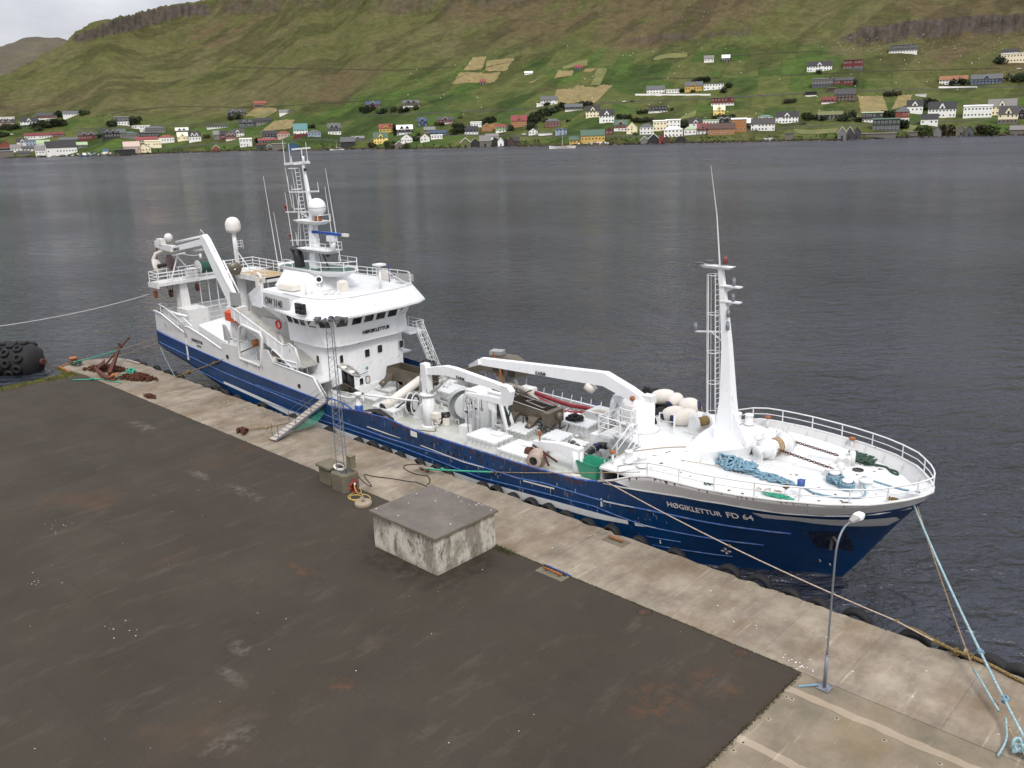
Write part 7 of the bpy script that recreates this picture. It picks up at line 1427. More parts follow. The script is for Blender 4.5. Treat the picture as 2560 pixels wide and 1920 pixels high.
for (x_, y_, Z_), d_, L_, R_b, lab in (((1658, 992, 4.15), (-.85, -.55, -.1), .85, .52, 'long cream buoy lying topmost behind the crane'), ((1688, 1002, 4.05), (-.2, -.9, -.35), .6, .5, 'round cream buoy with its navy end facing the quay'),
                                      ((1722, 1016, 3.95), (.6, .3, .1), .7, .58, 'large cream buoy furthest right in the pile, its end hidden'), ((1683, 1034, 3.65), (-.75, -.6, -.2), .75, .5, 'cream buoy pointing its navy end at the crane'), ((1712, 1043, 3.7), (-.7, -.65, -.15), .85, .56, 'cream buoy nearest the mast winch')):
    buoy(pt(x_, y_, Z=Z_), d_, L_, R_b, lab)
tag(MB().tube(knot((-29.6, 45.6, 3.25), .35, .15, 16, .05, 61), .045, 5).build('teal_scrap', RTEAL), 'teal rope scrap under the buoys', 'rope')
# ================================================================== foredeck gear
o6 = [(-25.2, 40.5), (-24.2, 41.0), (-23.2, 42.4), (-22.9, 43.2), (-23.5, 44.8), (-26.0, 44.8), (-25.7, 42.6)]
plh = MB().loft([ring(o6, 3.2), ring([(-24.4 + (x + 24.4) * 1.12, 42.8 + (y - 42.8) * 1.1) for x, y in o6], 3.85), ring([(-24.4 + (x + 24.4) * 1.08, 42.8 + (y - 42.8) * 1.06) for x, y in o6], 4.05)])
MB().plate([(-27.3, 38.2, 3.2), (-24.6, 40.75, 3.2), (-24.6, 40.75, 3.9), (-27.3, 38.2, 3.45)], (.06, -.06, 0)).build('breakwater', CLEANW, ship)
plh.build('mast_house', CLEANW, ship)
fm = MB().loft([[V((cx + a * wx, 42.9 + b * wy, z_)) for a, b in ((-1, -1), (1, -1), (1, 1), (-1, 1))] for cx, wx, wy, z_ in ((-24.15, .62, .5, 4.0), (-24.2, .36, .32, 6.6), (-24.4, .24, .22, 9.5), (-24.7, .17, .16, 12.0), (-25.0, .12, .12, 13.95))]).build('foremast', CLEANW, ship)
MB().plate([(-23.85, 42.7, 6.0), (-23.6, 42.6, 5.7), (-22.7, 42.6, 4.1), (-23.6, 42.6, 4.0)], (0, .05, 0)).build('mast_fin', CLEANW, fm)
MB().loft([ring([(-26.0, 42.8), (-24.5, 42.8), (-24.5, 43.0), (-26.0, 43.0)], 13.78), ring([(-26.2, 42.6), (-24.2, 42.6), (-24.2, 43.2), (-26.2, 43.2)], 13.95)]).build('top_platform', WHITE, fm)
mb = MB()
for z_ in (12.0, 12.85): mb.box(-24.9, -23.7, 42.7, 43.1, z_, z_ + .07).plate([(-24.6, 42.9, z_), (-24.0, 42.9, z_), (-24.6, 42.9, z_ - .3)], (0, .04, 0))
mb.beam((-26.4, 42.8, 10.1), (-24.6, 42.9, 10.3), .08, .08).beam((-25.4, 42.85, 10.2), (-24.5, 42.9, 9.6), .05, .05); mb.build('lamp_bracket', WHITE, fm)
mb = MB(); 
for x_, y_, z_ in ((-24.15, 42.9, 12.08), (-24.15, 42.9, 12.93), (-26.4, 42.8, 10.15), (-24.3, 42.7, 11.2), (-24.3, 42.7, 10.5)): mb.cyl((x_, y_, z_), (x_, y_, z_ + .4), .1, n=10).cyl((x_, y_, z_ + .4), (x_, y_, z_ + .47), .06, n=8)
mb.build('navigation_lamp', MATS['galvanised_steel'], fm)
MB().cyl((-24.75, 42.95, 14.1), (-24.75, 42.95, 14.45), .12, n=10).build('red_lamp', REDP, fm); mb = MB(); mb.obox((-26.2, 42.7, 14.05), (.55, .4, .05), .3).obox((-25.8, 43.1, 14.15), (.5, .4, .05), .3); mb.build('solar_panel', DARKG, fm)
MB().cyl((-25.05, 42.9, 13.95), (-25.35, 42.9, 16.7), .045, .03, 6).cyl((-25.35, 42.9, 16.7), (-25.83, 42.9, 19.3), .026, .01, 5).build('whip_aerial', WHITE, fm)
mb = MB(); la, lb = V((-24.9, 43.1, 4.2)), V((-25.25, 43.0, 13.5)); ladder(mb, la, lb, .42, (0, 1, 0), .028, .3)
for z_ in (5.4, 7.2, 9.0, 11.2, 13.4): mb.torus((-25.15 - (z_ - 4) * .035, 43.05, z_), (0, 0, 1), .38, .022, 16, 4)
for k in range(5): a = math.radians(110 + 35 * k); mb.cyl((-25.2 + .38 * math.cos(a), 43.05 + .38 * math.sin(a), 5.3), (-25.48 + .38 * math.cos(a), 43.05 + .38 * math.sin(a), 13.4), .02, n=4)
mb.build('caged_ladder', WHITE, fm)
wc = MB().box(-27.9, -26.3, 44.2, 45.5, 3.2, 3.35).plate([(-27.7, 44.4, 3.3), (-27.0, 44.4, 3.3), (-27.2, 44.4, 4.3), (-27.6, 44.4, 4.3)], (0, .1, 0)).plate([(-27.4, 45.4, 3.3), (-26.7, 45.4, 3.3), (-26.8, 45.4, 4.2), (-27.2, 45.4, 4.2)], (0, .1, 0)).build('mast_winch', WHITER, ship)
MB().cyl((-27.3, 44.5, 3.9), (-27.0, 45.4, 3.9), .3, n=14).build('rope_drum', RYEL, wc)
mb = MB(); mb.lathe((-27.3, 44.45, 3.9), (.3, .9, 0), [(0, 0), (.5, 0), (.5, .06), (0, .06)], 18).lathe((-27.0, 45.4, 3.9), (.3, .9, 0), [(0, 0), (.5, 0), (.5, .06), (0, .06)], 18).cyl((-27.8, 44.6, 3.5), (-27.8, 44.6, 4.5), .03, n=5); mb.build('drum_flange', WHITE, wc)
MB().lathe((-25.7, 42.2, 3.2), (0, 0, 1), [(.32, 0), (.32, .45), (.36, .47), (.36, .55), (.2, .62), (.2, .72), (.26, .74), (0, .85)], 14).build('vent_head', WHITE, ship)
# windlass, chains, stoppers, bollards
wl = MB().box(-22.4, -20.2, 42.3, 44.9, 3.3, 3.42).box(-22.6, -20.0, 42.1, 42.5, 3.25, 3.36).build('windlass', WHITE, ship)
wd = V((.28, .96, 0)).normalized(); wc_ = V((-21.5, 43.6, 4.05))
MB().lathe(wc_, wd, [(0, -1.5), (.3, -1.5), (.32, -1.42), (.2, -1.3), (.22, -1.1), (.5, -1.05), (.5, -.75), (.62, -.72), (.66, -.66), (.66, -.6), (.42, -.55), (.4, -.1)], 20).lathe(wc_, wd, [(.4, .25), (.42, .55), (.66, .6), (.66, .7), (.5, .74), (.5, 1.0), (.25, 1.05), (.22, 1.25), (.34, 1.4), (0, 1.42)], 20).build('windlass_drum', WHITE, wl)
MB().lathe(wc_, wd, [(.41, -.12), (.47, -.1), (.47, .25), (.41, .27)], 20).build('wound_rope', RTAN, wl)
mb = MB()
for f_ in (-1.2, -.6, .6, 1.2): p = wc_ + wd * f_; mb.beam(V((p.x, p.y, 3.35)), p + V((0, 0, .1)), .16, .3)
for f_ in (-.9, -.3, .8, 1.3): p = wc_ + wd * f_ + V((-.5, .1, .5)); mb.cyl(p - V((0, 0, .6)), p, .035, n=5).torus(p, (0, 1, .3), .16, .025, 10, 4)
mb.build('windlass_stand', WHITE, wl)
def chain(a, b, n, name='anchor_chain', lab=''):
    a, b = V(a), V(b); d_ = (b - a).normalized(); s_ = d_.cross(V((0, 0, 1))).normalized(); u_ = s_.cross(d_); mb = MB()
    for i in range(n):
        p = a.lerp(b, i / (n - 1)); w_ = s_ if i % 2 else u_; L2 = (b - a).length / n * .72
        mb.tube([p - d_ * L2 * .75 + w_ * .055, p - d_ * L2 * .95, p - d_ * L2 * .75 - w_ * .055, p + d_ * L2 * .75 - w_ * .055, p + d_ * L2 * .95, p + d_ * L2 * .75 + w_ * .055], .026, 4, closed=True)
    return tag(mb.build(name, RUSTM), lab, 'chain')
chain((-20.8, 44.6, 4.15), (-18.6, 45.1, 3.75), 20, lab='rusty anchor chain from the far side of the windlass'); chain((-20.9, 42.9, 4.15), (-18.0, 43.1, 3.75), 22, lab='rusty anchor chain from the near side of the windlass')
for x_, y_ in ((-17.9, 43.0), (-18.1, 45.0)): cs = MB().box(x_ - .35, x_ + .35, y_ - .25, y_ + .25, 3.35, 3.75).cyl((x_ + .2, y_ - .3, 3.75), (x_ + .2, y_ + .3, 3.8), .14, n=8).cyl((x_ + .35, y_ + .1, 3.35), (x_ + .35, y_ + .1, 4.15), .16, n=10).build('chain_stopper', WHITER, ship)
MB().lathe((-17.2, 44.6, 3.4), (0, 0, 1), [(.3, 0), (.3, .02), (0, .02)], 12).build('hawse_opening', BLACKR, ship)
for x_, y_, r_, h_ in ((-17.5, 42.3, .24, .55), (-16.6, 41.8, .24, .5), (-15.9, 42.4, .32, .5), (-25.5, 47.9, .25, .55), (-26.2, 47.7, .25, .55), (-27.5, 38.0, .22, .6), (-26.6, 38.0, .25, .5)):
    MB().lathe((x_, y_, 3.3), (0, 0, 1), [(r_ * 1.3, 0), (r_ * 1.3, .05), (r_, .07), (r_, h_), (r_ * 1.15, h_ + .03), (r_ * 1.1, h_ + .1), (0, h_ + .12)], 14).build('bollard', WHITE, ship)
mb = MB()
for x_, y_, R_b, s_ in ((-17.5, 42.3, .36, 4), (-16.6, 41.8, .34, 4)):
    for k in range(s_): mb.torus((x_, y_, 3.45 + .1 * k), (random.uniform(-.1, .1), random.uniform(-.1, .1), 1), R_b, .055, 16, 5)
tag(mb.tube(knot((-17.0, 42.0, 3.42), .55, .4, 30, .05, 71), .055, 5).build('bollard_rope', RBLUE), 'blue-grey rope wound round the twin bollards at the bow', 'rope')
tag(MB().tube(smoothp([(-20.0, 40.4, 3.45), (-18.5, 40.6, 3.42), (-17.6, 40.2, 3.45), (-16.5, 40.4, 3.45), (-15.5, 41.2, 3.5), (-15.9, 42.1, 3.8), (-16.2, 42.8, 3.85), (-15.6, 42.7, 3.8), (-14.2, 42.3, 3.9), (-13.1, 41.9, 4.15)]), .05, 6).build('bow_rope', RBLUE), 'single blue-grey rope led from the coil past the bollard to the bow', 'rope')
def coil(cx, cy, lx, ly, ang, n, r, seed, hh=.4, z0=3.35):
    rr = random.Random(seed); ca, sa = math.cos(ang), math.sin(ang); pts = []; u = -1.0
    for k in range(n):
        u = -1 + 2 * k / n; a = k * rr.uniform(.9, 1.25); R_ = rr.uniform(.4, 1)
        x = u * .75 + .45 * math.cos(a) * R_; y = math.sin(a) * R_ * (1 - .35 * abs(u)); pts.append((cx + lx * x * ca - ly * y * sa, cy + lx * x * sa + ly * y * ca, z0 + rr.uniform(0, hh) * (1 - .6 * abs(y))))
    return smoothp(pts, 4)
tag(MB().tube(coil(-22.4, 41.0, 1.3, .9, -.15, 95, .07, 81, .5), .07, 6).tube(coil(-20.4, 40.7, 1.4, .55, -.1, 55, .06, 82, .25), .06, 6).build('rope_coil', RBLUE), 'big tangled pile of pale blue rope on the foredeck near the mast', 'rope')
tag(MB().tube(coil(-17.6, 46.1, 1.0, .7, -.5, 60, .06, 83, .3, 3.4), .06, 6).tube(smoothp([(-17.0, 45.6, 3.5), (-16.2, 45.8, 3.45), (-15.7, 45.3, 3.45), (-15.3, 45.1, 3.45), (-15.5, 45.5, 3.45), (-16.0, 45.6, 3.45)]), .06, 6).build('rope_coil', RGREEN), 'dark green tangled rope near the far bow rail', 'rope')
tag(MB().tube(coil(-23.0, 43.4, .6, .28, .1, 22, .07, 84, .2, 3.4), .08, 6).build('rope_coil', ROLIVE), 'small olive rope coil between the mast house and the windlass', 'rope')
tag(MB().tube(coil(-18.8, 38.75, .85, .3, .15, 34, .05, 85, .12, 3.4), .045, 5).build('rope_coil', RTEAL), 'bright teal rope lying inside the near bow rail', 'rope')
tag(MB().tube(coil(-19.4, 39.1, .9, .4, .2, 20, .03, 86, .06, 3.38), .025, 5).build('rope_coil', RPINK), 'thin pinkish line strewn by the near bow rail', 'rope')
tag(MB().tube(coil(-22.4, 38.0, .3, .12, .2, 14, .03, 87, .06, 3.34), .03, 5).build('rope_coil', RGREEN), 'little dark green rope bundle at the foot of the near rail', 'rope')
tag(MB().tube(coil(-14.1, 41.3, .35, .3, 0, 22, .05, 88, .2, 3.6), .045, 5).build('rope_coil', RYEL), 'small brown rope coil at the very bow', 'rope')
for x_, y_, m_, n_ in ((-18.0, 39.5, BLUEP, 'capped_post'), (-18.5, 38.9, RUSTM, 'rusty_post'), (-24.3, 48.0, RUSTO, 'rusty_post'), (-18.8, 47.5, RUSTO, 'rusty_post'), (-28.1, 37.3, RUSTO, 'rusty_post')):
    ps = MB().cyl((x_, y_, 3.3), (x_, y_, 3.95), .07, n=8).build(n_, WHITE, ship); MB().lathe((x_, y_, 3.9), (0, 0, 1), [(.1, 0), (.17, .03), (.19, .1), (.19, .36 if m_ is BLUEP else .14), (.0, .42 if m_ is BLUEP else .2)], 12).build('post_cap', m_, ps)
MB().lathe((-15.8, 40.0, 3.4), (0, 0, 1), [(.28, 0), (.28, .03), (0, .05)], 14).build('deck_plate', DCONC, ship)
mb = MB(); mb.tube([(-23.1, 40.4, 3.4), (-27, 39.6, 3.35)], .02, 4); tag(mb.tube(smoothp([(-25.0, 43.0, 3.3), (-27.0, 41.6, 3.26), (-28.5, 39.4, 3.26), (-28.9, 38.0, 3.3)]), .025, 4).build('thin_line', RTAN), 'thin tan line running aft across the foredeck', 'line')

# ---- rust runs, scrapes and drips on the plating
def runs(name, mat, spots, seed, off=.012, wr=(.02, .07)):
    rr = random.Random(seed); mb = MB()
    for x, z, l in spots:
        w_ = rr.uniform(*wr); y0, y1 = hully(x, z, off), hully(x, z - l, off); j = rr.uniform(-.03, .03)
        mb.add([(x - w_, y0, z), (x + w_, y0, z), (x + w_ * .6 + j, (y0 + y1) / 2, z - l * .5), (x + j, y1, z - l), (x - w_ * .5 + j, (y0 + y1) / 2, z - l * .5)], [(0, 1, 2, 3, 4)])
    return mb.build(name, mat, hull, kind='stuff')
rq = random.Random(5); RSTK = paint('rust_run', srgb(112, 66, 40, .75), .85, .3)
runs('rust_runs', RSTK, [(x, Tz(x) - rq.uniform(0, .08), rq.uniform(.08, .5)) for x in [rq.uniform(-54, -29) for _ in range(90)]] + [(x, Tz(x) - rq.uniform(0, .05), rq.uniform(.06, .3)) for x in [rq.uniform(-28, -14.6) for _ in range(34)]] + [(x, 1.05, rq.uniform(.1, .5)) for x in [rq.uniform(-50, -24) for _ in range(26)]], 1)
runs('scrapes', WBAND, [(x, rq.uniform(.2, 1.5), rq.uniform(.1, .5)) for x in [rq.uniform(-44, -24) for _ in range(60)]], 2, .014, (.006, .02))
runs('dark_scars', paint('dark_scar', srgb(34, 40, 50, .6), .8, .3), [(x, rq.uniform(.5, 1.6), rq.uniform(.1, .35)) for x in [rq.uniform(-52, -26) for _ in range(34)]], 3, .01, (.05, .22))
mb = MB()
for k in range(46):
    x, z, l = random.choice([(random.uniform(-76.5, -76.0), random.uniform(2.9, 4.6), .4), (random.uniform(-66.8, -63.2), 3.15, random.uniform(.2, .8)), (random.uniform(-82, -77), random.uniform(4.2, 4.8), .3), (random.uniform(-70, -56), random.uniform(2.7, 3.3), random.uniform(.1, .5)), (random.uniform(-75.5, -70), random.uniform(3.4, 4.0), .2)])
    if z > 4.6 and x > -76: continue
    mb.add([(x - .03, 36.585, z), (x + .03, 36.585, z), (x + .01, 36.585, z - l)], [(0, 1, 2)])
mb.build('rust_drips', RSTK, ship, kind='stuff')
mb = MB()
for k in range(60):
    y_ = random.uniform(38.6, 46.6); z_ = random.choice([5.4, 5.5, 7.9, 3.6, 3.5]); mb.add([(-56.0 + .012, y_, z_), (-56.0 + .012, y_ + .03, z_), (-56.4, y_ + .015, z_ - random.uniform(.1, .5))], [(0, 1, 2)])
for k in range(90):
    x_, y_ = random.uniform(-27, -15), random.uniform(38, 47); r_ = random.uniform(.02, .1)
    if abs(y_ - YC) > hb(x_, 3.4) - .5: continue
    z_ = 3.2 + (x_ + 28.5) / 15.6 * .25 + .006; a0 = random.uniform(0, 6); mb.add([(x_ + r_ * math.cos(a0 + i) * random.uniform(.5, 1.5), y_ + r_ * math.sin(a0 + i) * random.uniform(.5, 1.5), z_) for i in range(6)], [tuple(range(6))])
mb.build('rust_spots', RSTK, ship, kind='stuff')
# ---- small fittings and leads over the work deck
mb = MB()
for k in range(120):
    x_, y_ = random.uniform(-53, -32), random.uniform(41, 47.2); z_ = .75
    q_ = random.random()
    if q_ < .4: mb.tube([(x_, y_, z_), (x_, y_, z_ + .35), (x_ + .15, y_, z_ + .45), (x_ + .3, y_, z_ + .35), (x_ + .3, y_, z_)], .045, 5)
    elif q_ < .7: mb.lathe((x_, y_, z_), (0, 0, 1), [(.1, 0), (.1, .25), (.17, .27), (.17, .36), (0, .4)], 8)
    else: mb.obox((x_, y_, z_ + .15), (random.uniform(.2, .5), random.uniform(.15, .4), .3), random.uniform(0, 3))
mb.build('deck_fittings', WHITER, ship, kind='stuff')
mb = MB()
for k in range(7):
    x_, y_ = random.uniform(-50, -36), random.uniform(41.5, 46); P_ = [(x_ + random.uniform(-.4, .4) + i * .5, y_ + random.uniform(-.6, .6), .82 + (random.uniform(.3, .8) if i % 3 == 1 else 0)) for i in range(6)]; mb.tube(smoothp(P_), random.uniform(.025, .05), 5)
mb.build('deck_leads', DARKG, ship, kind='stuff')
tag(MB().tube(knot((-37.6, 45.5, 1.62), .75, .3, 60, .05, 91), .05, 5).build('dark_net_heap', RBLACK), 'dark net heap lying on a white hatch by the far bulwark', 'net')
tag(MB().tube(knot((-52.6, 42.9, 1.5), .5, .4, 30, .05, 92), .035, 5).build('cable_heap', DARKG), 'dark cable heap on a hatch in front of the wheelhouse', 'cable')
# ================================================================== the village across the water
HC = {}
def hcol(k):
    if k in HC: return HC[k]
    tab = dict(w=(224, 222, 216), c=(232, 220, 186), y=(224, 186, 96), o=(186, 124, 70), r=(112, 36, 34), R=(144, 68, 52), k=(34, 34, 38), d=(62, 60, 62), g=(128, 126, 124), G=(88, 92, 94), b=(46, 66, 96), B=(44, 88, 128),
               l=(160, 176, 196), p=(214, 190, 176), n=(78, 52, 40), t=(72, 102, 84), T=(52, 66, 60), f=(168, 196, 148), q=(88, 142, 140), m=(140, 54, 56), s=(118, 112, 102), e=(108, 112, 64), Y=(236, 206, 120), W=(236, 234, 228), x=(150, 96, 60), N=(24, 34, 64))
    r, g, b = tab[k]; HC[k] = paint('house_' + {'w': 'white', 'c': 'cream', 'y': 'ochre', 'o': 'orange', 'r': 'dark_red', 'R': 'brick_red', 'k': 'black', 'd': 'charcoal', 'g': 'grey', 'G': 'slate', 'b': 'dull_blue', 'B': 'blue', 'l': 'pale_blue', 'p': 'pink_white', 'n': 'brown', 't': 'green', 'T': 'dark_green', 'f': 'pale_green', 'q': 'turquoise', 'm': 'crimson', 's': 'stone', 'e': 'olive', 'Y': 'yellow', 'W': 'bright_white', 'x': 'rust', 'N': 'navy'}[k],
                                 (srgb(min(r + 12, 250), min(g + 12, 248), min(b + 12, 244), 1.0) if k in 'wWcY' else srgb(r * .88 + 14, g * .88 + 13, b * .88 + 12, .9)), .7, .1, (.3, .27, .22, 1), .12); return HC[k]
ZV = {1: (0, 200, .28933), 2: (600, 200, .28933), 3: (1200, 160, .28933), 4: (1800, 100, .34358)}
PANE = paint('far_window', (.03, .033, .04, 1), .2, .2)
def house(v, cx, by, wp, hp, T, wall, roof, low, lab, name='house', rot=0.0, n=None, fl=1, dm=0, cat=None):
    zx, zy, s_ = ZV[v]; P = hill_at(zx + cx * s_, min(zy + by * s_, 5000)); dd = math.hypot(P.x, P.y); k = dd / FPX
    wd, ht = wp * s_ * k, hp * s_ * k; back = V((P.x, P.y, 0)).normalized(); right = V((back.y, -back.x, 0))
    if rot: c_, s2 = math.cos(rot), math.sin(rot); right, back = right * c_ + back * s2, back * c_ - right * s2
    dp = min(max(wd * .62, 5), 10.5) if T in 'SDHF' else min(max(wd * 1.25, 6), 13)
    fr = V((P.x, P.y, P.z)); Q = lambda x, y, z: fr + right * x + back * (y + .4) + V((0, 0, z))
    rh = {'S': .42, 'D': .42, 'G': .46, 'H': .3, 'F': .08}[T] * ht; wh = ht - rh; a = wd / 2; zb = -3.5
    o = thing(name, (P.x, P.y, P.z), lab, cat or name.replace('_', ' '), 'buildings on the far shore')
    lowh = wh * (.46 if fl > 1 else .3) if low else 0
    mb = MB(); 
    if low: mb.m(1).loft([[Q(-a, 0, zb), Q(a, 0, zb), Q(a, dp, zb), Q(-a, dp, zb)], [Q(-a, 0, lowh), Q(a, 0, lowh), Q(a, dp, lowh), Q(-a, dp, lowh)]]).m(0)
    B = [Q(-a, 0, lowh if low else zb), Q(a, 0, lowh if low else zb), Q(a, dp, lowh if low else zb), Q(-a, dp, lowh if low else zb)]; e = .0
    A = [Q(-a, 0, wh), Q(a, 0, wh), Q(a, dp, wh), Q(-a, dp, wh)]; mb.loft([B, A])
    if T in 'SD': 
        for x in (-a, a): mb.plate([Q(x, 0, wh), Q(x, dp, wh), Q(x, dp / 2, ht - .1)], right * (.15 if x < 0 else -.15))
    if T == 'G': mb.plate([Q(-a, 0, wh), Q(a, 0, wh), Q(0, 0, ht - .1)], back * .15)
    mb.build('wall', [hcol(wall), hcol(low or wall)], o)
    mb = MB(); th_, ov = .22, .45
    if T in 'SD':
        for y0, y1 in ((-ov, dp / 2), (dp + ov, dp / 2)):
            z0 = wh - (rh * ov / (dp / 2)); mb.loft([[Q(-a - .3, y0, z0), Q(a + .3, y0, z0), Q(a + .3, y0, z0 + th_), Q(-a - .3, y0, z0 + th_)], [Q(-a - .3, y1, ht), Q(a + .3, y1, ht), Q(a + .3, y1, ht + th_), Q(-a - .3, y1, ht + th_)]])
    elif T == 'G':
        for x0 in (-a - ov, a + ov):
            z0 = wh - rh * ov / a; mb.loft([[Q(x0, -.4, z0), Q(x0, dp + .3, z0), Q(x0, dp + .3, z0 + th_), Q(x0, -.4, z0 + th_)], [Q(0, -.4, ht), Q(0, dp + .3, ht), Q(0, dp + .3, ht + th_), Q(0, -.4, ht + th_)]])
    elif T == 'H':
        i_ = min(a * .7, dp * .5); mb.loft([[Q(-a - ov, -ov, wh), Q(a + ov, -ov, wh), Q(a + ov, dp + ov, wh), Q(-a - ov, dp + ov, wh)], [Q(-a + i_, dp * .48, ht), Q(a - i_, dp * .48, ht), Q(a - i_, dp * .52, ht), Q(-a + i_, dp * .52, ht)]])
    else: mb.loft([[Q(-a - ov, -ov, wh), Q(a + ov, -ov, wh), Q(a + ov, dp + ov, wh + rh * .6), Q(-a - ov, dp + ov, wh + rh * .6)], [Q(-a - ov, -ov, wh + .3), Q(a + ov, -ov, wh + .3), Q(a + ov, dp + ov, wh + rh + .3), Q(-a - ov, dp + ov, wh + rh + .3)]])
    nd = dm
    rf_ = mb.build('roof', hcol(roof), o)
    for i in range(nd):
        xc = (-a + wd * (i + 1) / (nd + 1)) if nd > 1 else 0; dw = min(wd * .16, 1.9) if nd > 1 else min(wd * .22, 2.3); zt = wh + rh * .86; mb = MB()
        mb.m(0).plate([Q(xc - dw, -.05, wh - .1), Q(xc + dw, -.05, wh - .1), Q(xc + dw, -.05, wh + rh * .25), Q(xc, -.05, zt), Q(xc - dw, -.05, wh + rh * .25)], back * (dp * .45)).m(1)
        for sg in (-1, 1): mb.plate([Q(xc + sg * (dw + .25), -.3, wh + rh * .14), Q(xc, -.3, zt), Q(xc, -.3, zt + .28), Q(xc + sg * (dw + .25), -.3, wh + rh * .14 + .28)], back * (dp * .48))
        mb.m(2).plate([Q(xc - dw * .35, -.1, wh + .1), Q(xc + dw * .35, -.1, wh + .1), Q(xc + dw * .35, -.1, wh + rh * .35), Q(xc - dw * .35, -.1, wh + rh * .35)], back * .04); mb.build('gable', [hcol(wall if wall != 'k' else 'k'), hcol('w' if wall in 'krNbTGR' else roof), PANE], o)
    if T in 'SDH' and wd > 8 and random.random() < .7: x = random.uniform(-.3, .3) * wd; MB().loft([[Q(x + i * .35, dp / 2 + j * .35, ht - .5) for i, j in ((-1, -1), (1, -1), (1, 1), (-1, 1))], [Q(x + i * .35, dp / 2 + j * .35, ht + .9) for i, j in ((-1, -1), (1, -1), (1, 1), (-1, 1))]]).build('chimney', hcol('g'), rf_)
    if name in ('house', 'farmhouse', 'cottage', 'warehouse', 'boathouse', 'barn'):
        mb = MB(); nn = n if n is not None else max(1, int(wd / 2.7)); fls = fl + (1 if low and fl == 1 and wh > 3.4 else 0)
        for f_ in range(fls):
            zc = wh * (f_ + .55) / fls; hh_ = min(1.25, wh / fls * .42)
            for i in range(nn):
                x = -a + wd * (i + .5) / nn + random.uniform(-.15, .15); ww = min(1.15, wd / nn * .42)
                if name in ('boathouse', 'barn'): ww, hh_, zc = wd * .22, wh * .55, wh * .3
                if random.random() < .08: continue
                fc = 'w' if wall in 'krRNbTGndmoBx' and name != 'boathouse' else None
                if fc: mb.m(1).plate([Q(x - ww / 2 - .14, -.03, zc - hh_ / 2 - .14), Q(x + ww / 2 + .14, -.03, zc - hh_ / 2 - .14), Q(x + ww / 2 + .14, -.03, zc + hh_ / 2 + .14), Q(x - ww / 2 - .14, -.03, zc + hh_ / 2 + .14)], back * .05)
                mb.m(0).plate([Q(x - ww / 2, -.07, zc - hh_ / 2), Q(x + ww / 2, -.07, zc - hh_ / 2), Q(x + ww / 2, -.07, zc + hh_ / 2), Q(x - ww / 2, -.07, zc + hh_ / 2)], back * .06)
        for yy in (dp * .3, dp * .7):
            if T != 'G' and name == 'house': mb.m(0).plate([Q(a + .02, yy - .5, wh * .45), Q(a + .02, yy + .5, wh * .45), Q(a + .02, yy + .5, wh * .45 + 1.1), Q(a + .02, yy - .5, wh * .45 + 1.1)], right * .04)
        if T == 'G' and name == 'house': mb.m(0).plate([Q(-.45, -.07, wh + .1), Q(.45, -.07, wh + .1), Q(.45, -.07, wh + 1.2), Q(-.45, -.07, wh + 1.2)], back * .06)
        if mb.v: mb.build('windows' if name == 'house' else 'openings', [PANE, hcol('w')], o, kind='stuff')
    HPX.append((zx + cx * s_, zy + by * s_, ' '.join(lab.replace(',', '').split()[:9]))); return o
HPX = []
